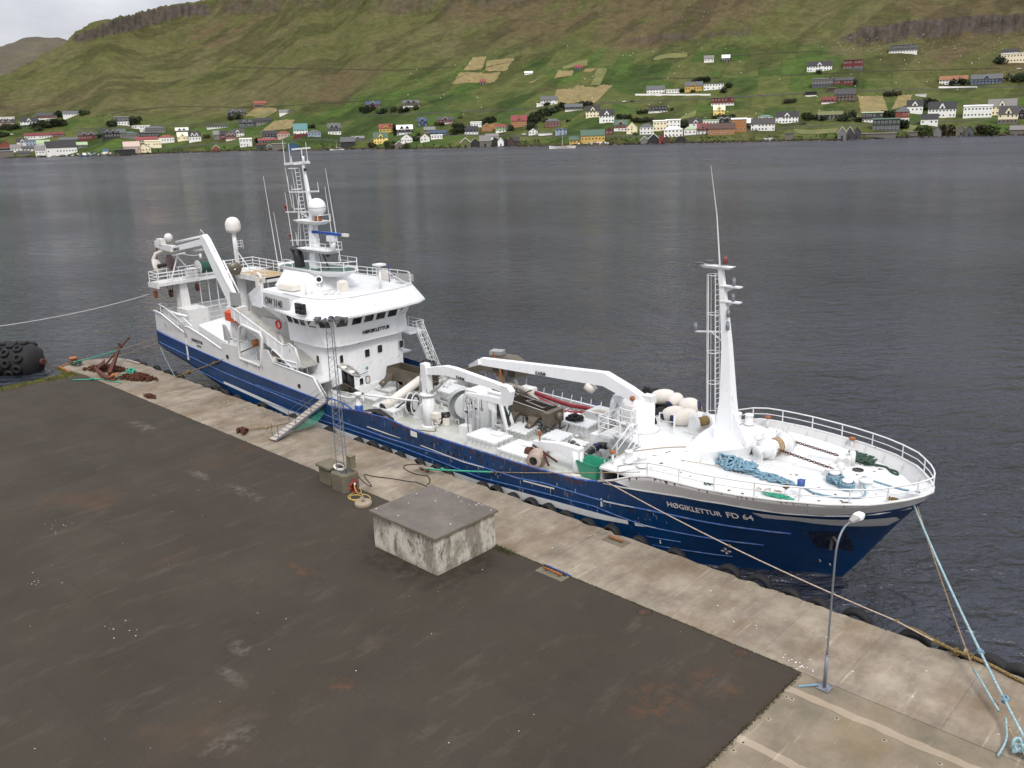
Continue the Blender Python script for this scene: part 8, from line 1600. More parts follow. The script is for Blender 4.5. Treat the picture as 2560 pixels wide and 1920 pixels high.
HS = [
(1,55,355,110,28,'F','w','W',0,'long low white flat building at the left edge above the pink house'),
(1,58,405,115,52,'D','p','k',0,'pink-white house with two white gables at the left edge',dict(dm=2)),
(1,258,403,118,66,'D','w','k','d','white house with black roof left of the dark hedge',dict(dm=1)),
(1,408,340,140,46,'S','r','d','w','dark red house with white base above the dark hedge'),
(1,638,312,148,36,'S','w','G','w','long white house alone on the slope, right of the dark red one'),
(1,440,388,110,34,'S','g','G',0,'grey house half hidden in the dark hedge'),
(1,1060,392,100,64,'F','G','g','w','dark grey two-storey house framed by bushes on the left slope',dict(fl=2)),
(1,1220,424,130,26,'F','w','w',0,'long low white bungalow left of the grey hipped house'),
(1,1235,450,40,22,'F','w','w',0,'small white outbuilding below the long low bungalow'),
(1,1345,457,150,50,'H','g','G',0,'grey hipped-roof house right of the low white bungalow'),
(1,1288,495,160,44,'H','k','d',0,'long black hipped house below the grey hipped one'),
(1,360,510,222,44,'S','w','r',0,'long white workshop with dark red roof on the left shore'),
(1,505,490,80,34,'S','r','r',0,'short dark red extension of the long white workshop'),
(1,765,520,135,62,'D','r','d',0,'dark red house with two gables above the green bank',dict(dm=2)),
(1,960,506,126,68,'D','k','k',0,'black house with white gable trim left of the slate one',dict(dm=2)),
(1,1050,500,70,66,'S','T','G',0,'dark green tall house squeezed between the black and slate houses'),
(1,1110,506,140,52,'H','g','t',0,'grey house with green-grey roof right of the black one'),
(1,1575,463,96,44,'D','T','w',0,'dark teal house with white trimmed gables, upper of a close pair',dict(dm=2)),
(1,1583,527,80,64,'D','c','c',0,'cream gabled house below the dark teal one',dict(dm=1)),
(1,1688,535,92,78,'D','w','k',0,'whitish house with two pointed dormers right of the cream one',dict(dm=2)),
(1,1880,420,160,28,'S','w','k',0,'long white bungalow with black roof on the green slope'),
(1,2045,318,128,56,'D','k','d',0,'black house with white gable ends below the left hay field',dict(dm=2)),
(1,2140,412,130,62,'D','G','k',0,'slate-blue house with two pointed gables',dict(dm=2)),
(2,210,382,125,48,'S','k','k','g','long black bungalow right of the slate-blue house'),
(1,1272,545,160,46,'S','p','m',0,'long pinkish house with red roof above the waterfront sheds'),
(1,1327,588,120,56,'F','c','c',0,'cream block in front of the long pinkish house'),
(1,1442,545,116,60,'H','w','R',0,'white house with red hipped roof and chimney'),
(1,1905,515,100,68,'S','g','g',0,'grey half of the pair beside the red gabled house'),
(1,1940,516,60,70,'S','r','k',0,'dark red half of the pair with black roof'),
(1,2000,522,84,58,'D','R','d','w','red house with two white trimmed gables and white base',dict(dm=2)),
(1,2057,492,100,60,'D','w','d',0,'white two-storey house behind the red gabled one',dict(fl=2,dm=1)),
(1,2128,578,95,66,'F','w','w',0,'plain white two-storey house near the water, right of the red ones',dict(fl=2)),
(1,1870,620,56,50,'G','R','w',0,'little red boathouse with pale roof alone on the left shore',dict(name='boathouse')),
(1,52,615,96,70,'G','R','r',0,'big red barn at the left picture edge',dict(name='barn')),
(1,200,572,76,54,'D','w','k',0,'white house with black gable behind the left waterfront',dict(dm=1)),
(1,285,577,88,52,'F','l','g',0,'pale blue-grey two-storey house behind the left waterfront',dict(fl=2)),
(1,382,587,90,56,'S','w','f',0,'white house with pale green roof behind the left waterfront'),
(1,152,622,86,52,'S','w','g',0,'pale house with grey roof at the left waterfront'),
(1,250,618,90,36,'S','w','d',0,'low white house with dark roof next to the big warehouse'),
(1,390,652,122,72,'S','w','g',0,'white side wing left of the big white warehouse',dict(name='warehouse')),
(1,545,652,208,104,'S','w','k',0,'biggest white warehouse with black roof on the left waterfront',dict(name='warehouse',rot=.15)),
(1,597,545,130,42,'S','g','G',0,'grey house with grey roof behind the big white warehouse'),
(1,697,592,102,46,'S','g','f',0,'grey house with pale green roof right of the big white warehouse'),
(1,1145,628,118,82,'S','p','p',0,'warehouse with a pale pink roof near the water',dict(name='warehouse')),
(1,1245,628,105,66,'G','c','t',0,'cream gabled warehouse with green-grey roof beside the pink one',dict(name='warehouse')),
(1,1085,642,140,34,'F','k','k',0,'low black shed on the shore before the pink warehouse',dict(name='shed')),
(1,62,668,96,46,'F','s','g',0,'grey concrete shed at the water, left edge',dict(name='shed')),
(1,210,655,90,36,'S','s','d',0,'dark-roofed stone shed on the left waterfront',dict(name='shed')),
(1,915,633,42,28,'S','W','B',0,'tiny white kiosk with blue roof on the left pier',dict(name='kiosk')),
(2,175,232,95,44,'S','x','R',0,'rust-red barn alone above the left hay field',dict(name='barn')),
(2,385,302,80,40,'S','w','g',0,'whitish farm shed among clutter right of the left hay field',dict(name='shed')),
(2,445,285,50,20,'F','s','s',0,'low stone outhouse right of the whitish farm shed',dict(name='shed')),
(2,265,512,120,66,'S','k','k','w','black house with white base left of the pinkish house'),
(2,380,504,100,54,'H','p','R',0,'pinkish grey house with red roof between a black and a tall house'),
(2,528,497,112,108,'S','w','q','r','tall house with turquoise roof and white storeys',dict(fl=3)),
(2,643,492,104,54,'H','l','G',0,'pale lavender house with grey hipped roof'),
(2,818,472,104,90,'D','T','G','w','tall dark teal house with two white trimmed gables',dict(fl=2,dm=2)),
(2,1150,252,118,62,'D','r','b',0,'dark red house with dark mansard roof on the middle slope',dict(dm=1)),
(2,1480,234,134,54,'D','n','G','w','brown house with two white gables on the middle slope',dict(dm=2)),
(2,1578,402,84,72,'D','b','b',0,'tall dark blue house on the middle slope',dict(dm=1,fl=2)),
(2,1775,382,138,60,'D','r','d','w','dark red twin-gabled house with white base',dict(dm=1)),
(2,1262,462,110,74,'D','y','R',0,'yellow house with red roof above the pale yellow one',dict(dm=1)),
(2,1425,470,132,74,'D','k','W','w','black house with a bright white roof',dict(dm=2)),
(2,1220,552,118,90,'D','Y','t',0,'pale yellow house with green gabled roof near the water',dict(dm=1,fl=2)),
(2,1640,462,92,52,'S','g','g',0,'plain grey house above the blue-roofed one'),
(2,1442,547,96,76,'G','w','k',0,'white gabled house with black roof near the water'),
(2,1600,537,78,70,'G','w','R',0,'small white gable house with orange-red roof'),
(2,1712,488,140,48,'S','b','b',0,'long blue-roofed house behind the white porch'),
(2,1700,512,96,34,'F','W','W',0,'low white porch building before the blue-roofed house'),
(2,2000,470,112,66,'D','N','k','w','navy house with white window bands near the orange gable',dict(fl=2,dm=0)),
(2,2040,408,90,42,'F','W','W',0,'white flat-topped house above the navy one'),
(3,60,583,86,66,'G','o','c',0,'orange-yellow gabled house beside the long orange one'),
(3,130,562,66,40,'F','o','o',0,'low orange annex right of the orange-yellow gable'),
(2,240,545,150,36,'S','k','m',0,'long black building with pink-red roof above the left boat sheds'),
(2,190,600,80,42,'F','T','R',0,'dark green boat shed under the pink-red roof',dict(name='boathouse',n=1)),
(2,255,602,44,44,'G','s','w',0,'pale stone boat shed under the pink-red roof',dict(name='boathouse',n=1)),
(2,340,602,108,48,'F','s','g',0,'wide grey concrete shed left of the blue boathouse',dict(name='shed')),
(2,460,607,96,62,'G','B','t',0,'bright blue boathouse with pale green roof',dict(name='boathouse',n=1)),
(2,1020,527,104,38,'D','G','g',0,'low grey cottage with white gable right of the black boathouse',dict(dm=1)),
(2,935,582,116,80,'S','k','G',0,'black boathouse with grey roof beside the moored boat',dict(name='boathouse',n=1)),
(2,1378,594,70,60,'G','s','W',0,'grey shed with white roof at the water',dict(name='boathouse',n=1)),
(2,1950,587,86,80,'G','e','W',0,'olive boathouse with whitish roof',dict(name='boathouse',n=1)),
(2,2035,582,80,74,'G','k','f',0,'black boathouse with bright green roof',dict(name='boathouse',n=1)),
(3,190,592,104,66,'H','f','m','w','pale green house with pinkish red hipped roof'),
(3,338,547,130,94,'D','o','m',0,'orange house with crimson roof and gable amid the trees',dict(dm=1,fl=2)),
(3,628,547,124,70,'H','r','G',0,'dark red two-storey house with grey hipped roof',dict(fl=2)),
(3,460,614,76,56,'G','w','k',0,'small white gable house with black roof by the shore lane'),
(3,565,617,118,20,'F','W','t',0,'long low white garage at the shore lane',dict(name='garage')),
(3,700,614,96,50,'F','l','b',0,'pale blue two-storey house behind the white sailing boat',dict(fl=2)),
(3,975,682,198,104,'S','y','t',0,'big ochre warehouse with green roof on the waterfront',dict(name='warehouse',rot=.05)),
(3,820,692,92,60,'S','y','t',0,'lower ochre annex left of the big ochre warehouse',dict(name='warehouse')),
(3,597,355,140,70,'S','w','G','w','white two-storey house with a ramp below the big hay field',dict(fl=2)),
(3,515,368,50,24,'F','W','W',0,'white garage ramp beside the house under the hay field',dict(name='garage')),
(3,810,405,145,54,'S','k','G','w','black house with white lower storey under the hay field'),
(3,975,462,115,92,'D','c','k',0,'cream house with black roof and dormer, left of the white one',dict(dm=1,fl=2)),
(3,1095,507,122,104,'D','W','k',0,'white house with black roof and dormer, right of the cream one',dict(dm=1,fl=2)),
(3,420,92,66,26,'S','w','w',0,'tiny white shed high among the fields',dict(name='shed')),
(3,853,54,64,42,'S','g','m',0,'grey barn with crimson roof high among the fields',dict(name='barn')),
(3,25,178,50,42,'S','g','R',0,'red-roofed barn at the foot of the stepped hay fields',dict(name='barn')),
(3,1517,258,145,62,'S','W','G','w','white house with grey roof, leftmost on the long white wall',dict(fl=2)),
(3,1665,252,110,30,'F','W','W',0,'low white house in the middle of the long white wall'),
(3,1845,238,140,76,'D','y','G',0,'ochre house with grey gabled roof on the upper slope',dict(dm=1)),
(3,2017,224,155,52,'F','W','d',0,'long white house with dark roof right of the ochre one',dict(fl=2)),
(3,1537,424,150,54,'F','k','k','w','flat black house with white ends on the mid slope'),
(3,2095,362,180,66,'F','r','n','w','long dark red house with brown roof and white base'),
(3,2065,447,90,80,'D','Y','c',0,'square yellow house below the long dark red one',dict(dm=1,fl=2)),
(3,1215,582,110,90,'D','r','t','w','dark red house with green roof and white base',dict(dm=1,fl=2)),
(3,1113,612,60,62,'G','r','t',0,'narrow red shed with green roof left of the red house'),
(3,1312,607,88,94,'G','c','c',0,'plain cream gabled house right of the dark red one',dict(fl=2)),
(3,1440,610,114,86,'H','w','G',0,'white house with grey hipped roof above the boathouses',dict(fl=2)),
(3,1553,580,108,84,'F','c','w',0,'cream flat-roofed block beside the tall white house',dict(fl=2)),
(3,1667,552,118,66,'F','W','w',0,'white flat-roofed block above the hip-roofed house',dict(fl=2)),
(3,1670,632,150,86,'H','W','w',0,'white hip-roofed house with red door near the water',dict(fl=2)),
(3,1420,692,62,62,'G','g','w',0,'grey boathouse with white gable, leftmost of three',dict(name='boathouse',n=1)),
(3,1500,692,82,82,'G','k','W',0,'black boathouse with white trim, middle of three',dict(name='boathouse',n=1)),
(3,1570,690,50,78,'G','m','r',0,'narrow crimson boathouse with one window',dict(name='boathouse',n=1)),
(3,1612,685,52,60,'G','n','n',0,'brown boathouse right of the crimson one',dict(name='boathouse',n=1)),
(3,1735,692,80,66,'G','k','k',0,'plain black boathouse alone at the water',dict(name='boathouse',n=1)),
(3,1815,620,98,72,'H','w','f',0,'white house with pale green hipped roof'),
(3,1863,555,104,74,'D','w','k',0,'whitish house with black roof and centre dormer',dict(dm=1)),
(3,1993,535,125,46,'F','w','f',0,'pale building with pale green flat roof'),
(3,1925,612,92,88,'D','g','m','w','grey house with crimson roof next to the orange building',dict(dm=1,fl=2)),
(3,2110,508,116,44,'D','k','k',0,'black house with white gables behind the orange building',dict(dm=2)),
(3,2085,614,212,90,'S','o','n','o','long ochre-orange building with brown roof',dict(fl=2)),
(4,135,672,100,92,'F','o','W',0,'orange block with whitish roof right of the long orange one',dict(fl=2)),
(4,200,640,60,62,'S','k','w',0,'dark house behind the orange block'),
(3,45,722,90,96,'S','s','g',0,'tall grey stone boathouse, leftmost of the row left of the warehouse',dict(name='boathouse',n=1)),
(3,180,712,50,72,'G','W','w',0,'white boathouse in the row of dark ones',dict(name='boathouse',n=1)),
(3,132,708,56,70,'G','k','k',0,'black boathouse left of the white one',dict(name='boathouse',n=1)),
(3,222,705,44,62,'G','N','k',0,'dark navy boathouse right of the white one',dict(name='boathouse',n=1)),
(3,266,712,54,76,'G','n','k',0,'brown boathouse with white door',dict(name='boathouse',n=1)),
(3,312,705,56,66,'S','d','k',0,'charcoal boathouse at the right end of the row',dict(name='boathouse',n=1)),
(3,105,655,108,48,'S','w','g',0,'white house above the row of boathouses'),
(4,42,158,52,44,'S','k','W',0,'black barn with white roof high on the slope',dict(name='barn')),
(3,1977,-12,76,54,'S','W','g',0,'lone white farmhouse high on the slope beside the black barn',dict(name='farmhouse')),
(4,722,230,155,64,'D','W','k','w','white house with dark gabled roof on the upper right slope',dict(dm=1)),
(4,965,218,120,66,'F','r','n','G','dark red house with brown flat roof, upper right slope'),
(4,1330,97,165,54,'F','G','g','w','long slate house with white porch just under the cliff'),
(4,2140,167,150,58,'F','c','w',0,'cream flat house at the right edge, upper slope',dict(fl=2)),
(4,2110,118,84,42,'S','W','k',0,'white house with black roof above the cream one'),
(4,745,347,130,60,'F','g','g','G','grey house left of the dark red log house',dict(fl=2)),
(4,897,323,120,44,'S','r','d',0,'low dark red log house on the upper right slope'),
(4,660,412,70,32,'F','k','k','w','small black shed at the end of the white drive',dict(name='shed')),
(4,812,378,56,26,'F','n','s',0,'brown garage below the grey house',dict(name='garage')),
(4,905,446,130,78,'S','n','d','n','big charcoal roofed house with two roof lights'),
(4,790,463,90,42,'S','r','r','w','small dark red house left of the big charcoal roof'),
(4,1695,326,160,54,'S','w','x','w','white house with rust-red roof on the right slope',dict(fl=2)),
(4,1935,326,172,62,'D','b','G',0,'dark blue house with white gable on the right slope',dict(dm=1,fl=2)),
(4,310,662,155,82,'S','W','d','w','long white house with dark roof near the water',dict(fl=2)),
(4,330,582,95,32,'H','c','q',0,'cream upper storey with blue roof behind the long white house'),
(4,485,607,145,76,'S','W','k',0,'white house with black roof and centre block, right of the long white one',dict(fl=2,dm=1)),
(4,800,577,155,50,'S','k','e','k','black house with turf roof in dark shrubs'),
(4,1105,602,128,66,'F','d','f','w','charcoal house with pale green roof'),
(4,1322,607,84,102,'H','R','G','w','orange-red cube house with grey roof',dict(fl=2)),
(4,1413,537,96,84,'D','W','k',0,'white house with black roof and gable left of the big white one',dict(dm=1)),
(4,1610,567,160,98,'D','W','k',0,'biggest white house with black roof and dormers, right part',dict(fl=2,dm=1)),
(4,1520,622,100,70,'S','W','k',0,'white house with black roof below the biggest one'),
(4,1205,662,165,78,'F','T','t','G','dark grey-green house with green roof by the stone pier',dict(fl=2)),
(4,1870,567,160,76,'F','W','W',0,'boxy white house with white roof on the right',dict(fl=2)),
(4,2045,548,155,96,'D','c','g',0,'cream house with grey roof and upper annex',dict(fl=2,dm=1)),
(4,2090,612,108,106,'D','c','d','s','tall cream-grey house with steep black roof near the right edge',dict(fl=2,dm=1)),
(4,2190,577,60,72,'D','k','k',0,'black house at the right edge',dict(dm=1)),
(4,885,724,56,80,'G','g','w',0,'pale grey boathouse, leftmost of the three in the water',dict(name='boathouse',n=1)),
(4,940,724,52,80,'G','d','w',0,'dark boathouse, middle of the three in the water',dict(name='boathouse',n=1)),
(4,992,724,52,80,'G','d','d',0,'dark boathouse, rightmost of the three in the water',dict(name='boathouse',n=1)),
(4,500,726,50,42,'F','s','d',0,'small stone shed on the right shore',dict(name='shed')),
(4,1140,710,230,26,'F','s','s',0,'long stone pier wall right of the three boathouses',dict(name='pier_wall',cat='wall')),
(4,1580,702,46,62,'G','g','s',0,'narrow grey boathouse, right shore',dict(name='boathouse',n=1)),
(4,1750,697,56,66,'G','s','g',0,'stone-grey gabled boathouse, right shore',dict(name='boathouse',n=1)),
(4,1810,700,50,64,'G','G','d',0,'slate boathouse beside the stone-grey one',dict(name='boathouse',n=1)),
(4,2155,688,76,52,'S','s','g',0,'wide grey shed at the water near the right edge',dict(name='shed')),
(4,1400,700,60,26,'F','s','s',0,'low stone landing on the right shore',dict(name='shed')),
(4,1460,412,64,14,'F','w','w',0,'low pale wall fragment on the right green field',dict(name='shed')),
]
for h_ in HS:
    kw = h_[10] if len(h_) > 10 else {}
    house(*h_[:10], **kw)
for k, (v_, xs0, y_, x1_, hgt) in enumerate([(3, 1340, 272, 1990, 1.6), (4, 1590, 350, 1870, 1.6), (1, 480, 0, 0, 0), (4, 1070, 335, 1330, 0)]):
    if not hgt: continue
    zx, zy, s_ = ZV[v_]; P = [hill_at(zx + (xs0 + (x1_ - xs0) * i / 8) * s_, zy + y_ * s_) for i in range(9)]; mb = MB()
    for a, b in zip(P, P[1:]): mb.hexa([a - V((0, 0, 2)), b - V((0, 0, 2)), b + V((0, .5, -2)), a + V((0, .5, -2)), a + V((0, 0, hgt)), b + V((0, 0, hgt)), b + V((0, .5, hgt)), a + V((0, .5, hgt))])
    tag(mb.build('retaining_wall', hcol('W')), ['long white retaining wall under the row with the ochre house', 'white retaining wall before the rust-roofed and blue houses'][k], 'wall')
# ---- boats and cars of the village
bt = thing('sailing_boat', tuple(pt(1408, 372, Z=SEA)), 'white wooden sailing boat with tall mast moored at the village pier', 'boat'); o_ = pt(1406, 371.5, Z=SEA); rr_ = V((o_.y, -o_.x, 0)).normalized(); bk = V((o_.x, o_.y, 0)).normalized()
def boat(par, o_, Lh, wd, hh, hm, cabin=None, mast=0, dr=None):
    rr_ = V((o_.y, -o_.x, 0)).normalized(); bk = V((o_.x, o_.y, 0)).normalized(); rings = []
    for f_, w_, z_ in ((-1, .15, 1.5), (-.8, .7, 1.15), (-.3, 1, .9), (.3, 1, .85), (.75, .8, 1.0), (1, .55, 1.1)): c = o_ + rr_ * (Lh * f_); rings.append([c - bk * wd * w_ * .5 + V((0, 0, -.3)), c + bk * wd * w_ * .5 + V((0, 0, -.3)), c + bk * wd * w_ + V((0, 0, hh * z_)), c - bk * wd * w_ + V((0, 0, hh * z_))])
    MB().loft(rings).build('boat_hull', hm, par)
    if cabin: c = o_ + rr_ * (Lh * cabin[0]); MB().loft([[c + rr_ * a * cabin[1] + bk * b * wd * .6 + V((0, 0, hh * .8)) for a, b in ((-1, -1), (1, -1), (1, 1), (-1, 1))], [c + rr_ * a * cabin[1] * .9 + bk * b * wd * .5 + V((0, 0, hh * .8 + cabin[2])) for a, b in ((-1, -1), (1, -1), (1, 1), (-1, 1))]]).build('cabin', cabin[3], par)
    if mast: c = o_ - rr_ * Lh * .0; MB().cyl(c + V((0, 0, .5)), c + V((0, 0, mast)), .14, .07, 6).beam(c + V((0, 0, 2.2)), c + rr_ * Lh * .7 + V((0, 0, 2.4)), .12, .12).build('mast', CLEANW, par)
boat(bt, o_, 10.5, 2.0, 1.8, hcol('W'), (.15, 2.2, 1.0, hcol('x')), 16)
b2 = thing('fishing_boat', tuple(pt(222, 392, Z=SEA)), 'small blue and white fishing boat at the left pier', 'boat'); boat(b2, pt(221, 391.5, Z=SEA), 7.5, 1.8, 1.6, hcol('B'), (-.45, 1.8, 2.6, hcol('W')), 5)
b3 = thing('moored_boat', tuple(pt(842, 376, Z=SEA)), 'small white boat with mast beside the black boathouse', 'boat'); boat(b3, pt(842, 375.5, Z=SEA), 6.5, 1.5, 1.1, hcol('W'), (0, 1.5, 1.0, hcol('k')), 9)
for x_, y_, c_, lab in ((1560, 256, 'W', 'white car parked on the upper lane'), (1580, 255, 'B', 'small blue car on the upper lane beside the white one'), (1310, 338, 'W', 'white car on the shore lane near the red-trimmed white house'), (2003, 311, 'G', 'grey car, left one of the parked pair by the shore lane'), (2010, 311, 'k', 'black car, right one of the parked pair by the shore lane'), (2547, 174, 'W', 'white car at the right edge on the upper lane'), (28, 338, 'W', 'white van parked on the far left slope')):
    P = hill_at(x_, y_); rr_ = V((P.y, -P.x, 0)).normalized(); bk = V((P.x, P.y, 0)).normalized(); o = thing('parked_car', tuple(P), lab, 'car')
    s_ = lambda x, y, z: P + rr_ * x + bk * y + V((0, 0, z + .3))
    MB().loft([[s_(-2.1, y, .3), s_(-2.1, y, .8), s_(-1.2, y, .95), s_(-.7, y, 1.5), s_(1.0, y, 1.5), s_(1.6, y, .95), s_(2.1, y, .85), s_(2.1, y, .3)] for y in (-.85, .85)]).build('car_body', hcol(c_), o)
    MB().loft([[s_(-1.05, y, .98), s_(-.65, y, 1.42), s_(.95, y, 1.42), s_(1.4, y, .98)] for y in (-.88, .88)]).build('car_window', PANE, o)
    for x in (-1.3, 1.3): MB().cyl(s_(x, -.9, .32), s_(x, -.7, .32), .33, n=8).build('wheel', BLACK, o)
# jetty clutter on the left and by the warehouse
mb = MB(); mb.m(0)
for k in range(150):
    x_ = random.choice([random.uniform(90, 240), random.uniform(90, 300), random.uniform(1440, 1520), random.uniform(1910, 1930)]); P = hill_at(x_, float(np.interp(x_, [0, 300, 1440, 1520, 1940], [394, 386, 361, 361, 351])) - random.uniform(0, 4)); s_ = random.uniform(.5, 1.4)
    mb.m(random.choice([0, 0, 0, 1, 2, 3])).obox(P + V((0, 0, s_ * .4)), (s_ * random.uniform(.8, 2), s_, s_), random.uniform(0, 3))
mb.build('quayside_clutter', [hcol('w'), hcol('g'), hcol('B'), hcol('R')], kind='stuff')
strip('jetty', [(60, 397), (150, 395), (290, 388)], 7, paint('jetty_stone', (.07, .06, .05, 1), .9, .3), 1.0); strip('pier', [(1330, 366.5), (1400, 366), (1520, 364)], 6, MATS['jetty_stone'], .9)
# ---- bushes and trees: leaf clumps, shared between copies
LEAF = {}
for nm, a, b in (('dark', (38, 50, 28), (62, 74, 36)), ('mid', (58, 72, 34), (86, 98, 44)), ('brown', (84, 70, 50), (62, 62, 40))):
    t = NT(nm + '_foliage'); oi = t.n('ShaderNodeObjectInfo'); LEAF[nm] = t.fin(t.mix(t.ramp(t.noise(.9, 4, .7), .3, .7), srgb(*a, .7), srgb(*b, .75)), .9)
def crown(seed, n=420):
    rr = random.Random(seed); mb = MB(); lobes = [(rr.uniform(-.7, .7), rr.uniform(-.6, .6), rr.uniform(.25, .75), rr.uniform(.3, .55)) for _ in range(8)]
    for k in range(n):
        lx, ly, lz, lr = rr.choice(lobes); v = V((rr.gauss(0, 1), rr.gauss(0, 1), rr.gauss(0, 1))).normalized() * lr * rr.uniform(.6, 1.08); c = V((lx, ly, lz)) + v
        if c.z < 0: c.z = rr.uniform(0, .1)
        u = V((rr.gauss(0, 1), rr.gauss(0, 1), rr.gauss(0, 1))).normalized() * .13; w_ = u.cross(V((rr.random(), rr.random(), rr.random()))).normalized() * .11
        mb.add([c - u, c + w_, c + u, c - w_], [(0, 1, 2, 3)])
    mb.ball((0, 0, .35), .62, .5, .36, 8, 5)
    return mb
PROTO = {}
BS = [(1,300,415,34,'dark'),(1,360,405,40,'dark'),(1,420,410,46,'dark'),(1,480,400,44,'dark'),(1,530,395,40,'dark'),(1,330,440,30,'dark'),(1,540,312,34,'dark'),(1,500,318,26,'dark'),(1,715,300,30,'mid'),(1,750,296,24,'dark'),
      (1,975,400,36,'dark'),(1,1000,385,34,'dark'),(1,1110,385,44,'dark'),(1,1150,370,40,'dark'),(1,1180,350,28,'dark'),(1,30,430,36,'brown'),(1,90,430,36,'dark'),(1,140,420,30,'dark'),(1,30,490,34,'dark'),(1,860,500,24,'dark'),(1,1790,500,26,'brown'),(1,2050,338,40,'dark'),(1,2000,345,26,'dark'),
      (2,1060,270,30,'dark'),(2,1090,278,34,'dark'),(2,1130,270,40,'dark'),(2,1215,292,36,'dark'),(2,1260,268,26,'mid'),(2,1330,270,34,'dark'),(2,1390,278,34,'dark'),(2,1440,268,30,'dark'),(2,1520,258,30,'dark'),(2,1330,440,46,'dark'),(2,1350,475,34,'dark'),(2,1520,525,34,'dark'),(2,1880,440,52,'dark'),(2,1850,470,40,'dark'),(2,1910,455,50,'dark'),
      (2,1710,392,26,'mid'),(2,1740,398,26,'dark'),(2,2165,365,40,'dark'),(2,2140,370,24,'dark'),(2,2090,400,24,'dark'),(2,160,545,34,'dark'),(2,600,415,20,'dark'),(2,630,412,24,'dark'),(2,1150,580,34,'brown'),(2,1290,575,40,'mid'),(2,1330,590,30,'brown'),(2,1440,585,34,'mid'),(2,1900,330,20,'mid'),(2,1540,480,22,'dark'),
      (3,440,520,50,'dark'),(3,480,505,54,'dark'),(3,520,480,50,'dark'),(3,470,470,44,'dark'),(3,550,450,50,'dark'),(3,590,430,44,'dark'),(3,640,420,44,'dark'),(3,680,405,36,'dark'),(3,440,560,44,'dark'),(3,560,500,34,'mid'),(3,700,372,34,'dark'),(3,880,365,34,'dark'),(3,940,362,36,'dark'),(3,590,352,24,'dark'),(3,560,358,20,'dark'),
      (3,1200,470,30,'dark'),(3,1240,475,32,'dark'),(3,1290,470,28,'brown'),(3,1380,505,34,'dark'),(3,1430,500,34,'dark'),(3,1480,495,30,'brown'),(3,1340,500,30,'dark'),(3,1860,160,34,'dark'),(3,1910,158,36,'dark'),(3,1960,150,34,'dark'),(3,1380,430,26,'dark'),(3,1420,425,28,'dark'),(3,1765,545,46,'dark'),(3,85,505,36,'dark'),(3,30,510,26,'dark'),(3,265,575,40,'dark'),(3,760,500,18,'dark'),
      (3,2030,480,30,'dark'),(3,2080,475,34,'dark'),(3,2160,470,30,'dark'),(3,1735,245,26,'dark'),(3,1840,244,20,'dark'),(3,2110,245,34,'dark'),(3,2160,200,30,'dark'),(3,1660,400,18,'dark'),(3,1340,615,20,'mid'),
      (4,1500,505,50,'dark'),(4,1540,495,52,'dark'),(4,1200,575,44,'dark'),(4,1240,570,44,'dark'),(4,640,580,36,'dark'),(4,700,575,30,'dark'),(4,870,590,30,'dark'),(4,910,585,40,'dark'),(4,960,560,34,'dark'),(4,740,585,26,'dark'),(4,1320,640,44,'dark'),(4,1210,405,24,'brown'),(4,1250,405,26,'brown'),(4,1290,402,24,'brown'),
      (4,480,460,24,'brown'),(4,530,455,24,'dark'),(4,2030,170,36,'dark'),(4,2050,160,30,'dark'),(4,2150,305,40,'dark'),(4,2190,295,40,'dark'),(4,718,245,22,'dark'),(4,820,320,34,'dark'),(4,960,325,28,'dark'),(4,1690,322,30,'dark'),(4,1740,320,34,'dark'),(4,1780,320,28,'dark'),(4,1000,595,26,'dark'),(4,1640,685,50,'brown'),(4,1480,690,44,'mid'),(4,1990,690,50,'mid'),(4,1900,680,44,'brown'),(4,620,560,26,'dark')]
for i, (v_, cx, by, hp, kd) in enumerate(BS):
    zx, zy, s_ = ZV[v_]; x0_, y0_ = zx + cx * s_, zy + by * s_
    P = hill_at(x0_, y0_); k = math.hypot(P.x, P.y) / FPX; hm_ = hp * s_ * k * 1.15; key = (i % 4, kd)
    if key not in PROTO: o = crown(100 + i % 4).build('bush', LEAF[kd], org=(0, 0, 0)); PROTO[key] = o
    else: o = PROTO[key].copy(); COL.objects.link(o)
    o.location = P - V((0, 0, .3)); f_ = random.uniform(.9, 1.3); o.scale = (hm_ * f_, hm_ * .9, hm_); o.rotation_euler = (0, 0, random.uniform(0, 6)); bl = min(HPX, key=lambda h: abs(h[0] - x0_) + 1.5 * abs(h[1] - y0_)); sd_ = ('left of' if x0_ < bl[0] - 3 else 'right of' if x0_ > bl[0] + 3 else 'below' if y0_ > bl[1] else 'above')
    bn = {'dark': 'dark green', 'mid': 'light green', 'brown': 'brownish'}[kd] + ' bush ' + sd_ + ' the ' + bl[2]
    tag(o, bn, 'bush', 'bushes across the water beside the ' + bl[2])
# scrub on the shore bank
mb = MB()
for k in range(1500):
    j = random.randrange(120, len(azs) - 60); s__ = random.uniform(9, 34); dd = D0[j] - 6 + s__; a_ = th[j]; x_, y_ = dd * math.sin(a_), dd * math.cos(a_); r_ = random.uniform(.5, 1.6)
    if N1(np.array(azs[j] * 3.0), np.array(1.0)) < .4: continue
    c = V((x_, y_, hz(x_, y_)))
    for q in range(5): u = V((random.gauss(0, 1), random.gauss(0, 1), abs(random.gauss(0, 1)))) * r_ * .5; mb.add([c, c + u, c + u + V((random.uniform(-.6, .6), random.uniform(-.6, .6), .5)) * r_, c + V((.3, .2, .5)) * r_], [(0, 1, 2, 3)])
mb.build('bank_scrub', LEAF['mid'], kind='stuff')
mb = MB()
for k in range(70): P = hill_at(random.uniform(1000, 2500), random.uniform(110, 300)); mb.ball(P + V((0, 0, .4)), .7, .4, .4, 6, 4)
mb.build('grazing_sheep', hcol('W'), kind='stuff')

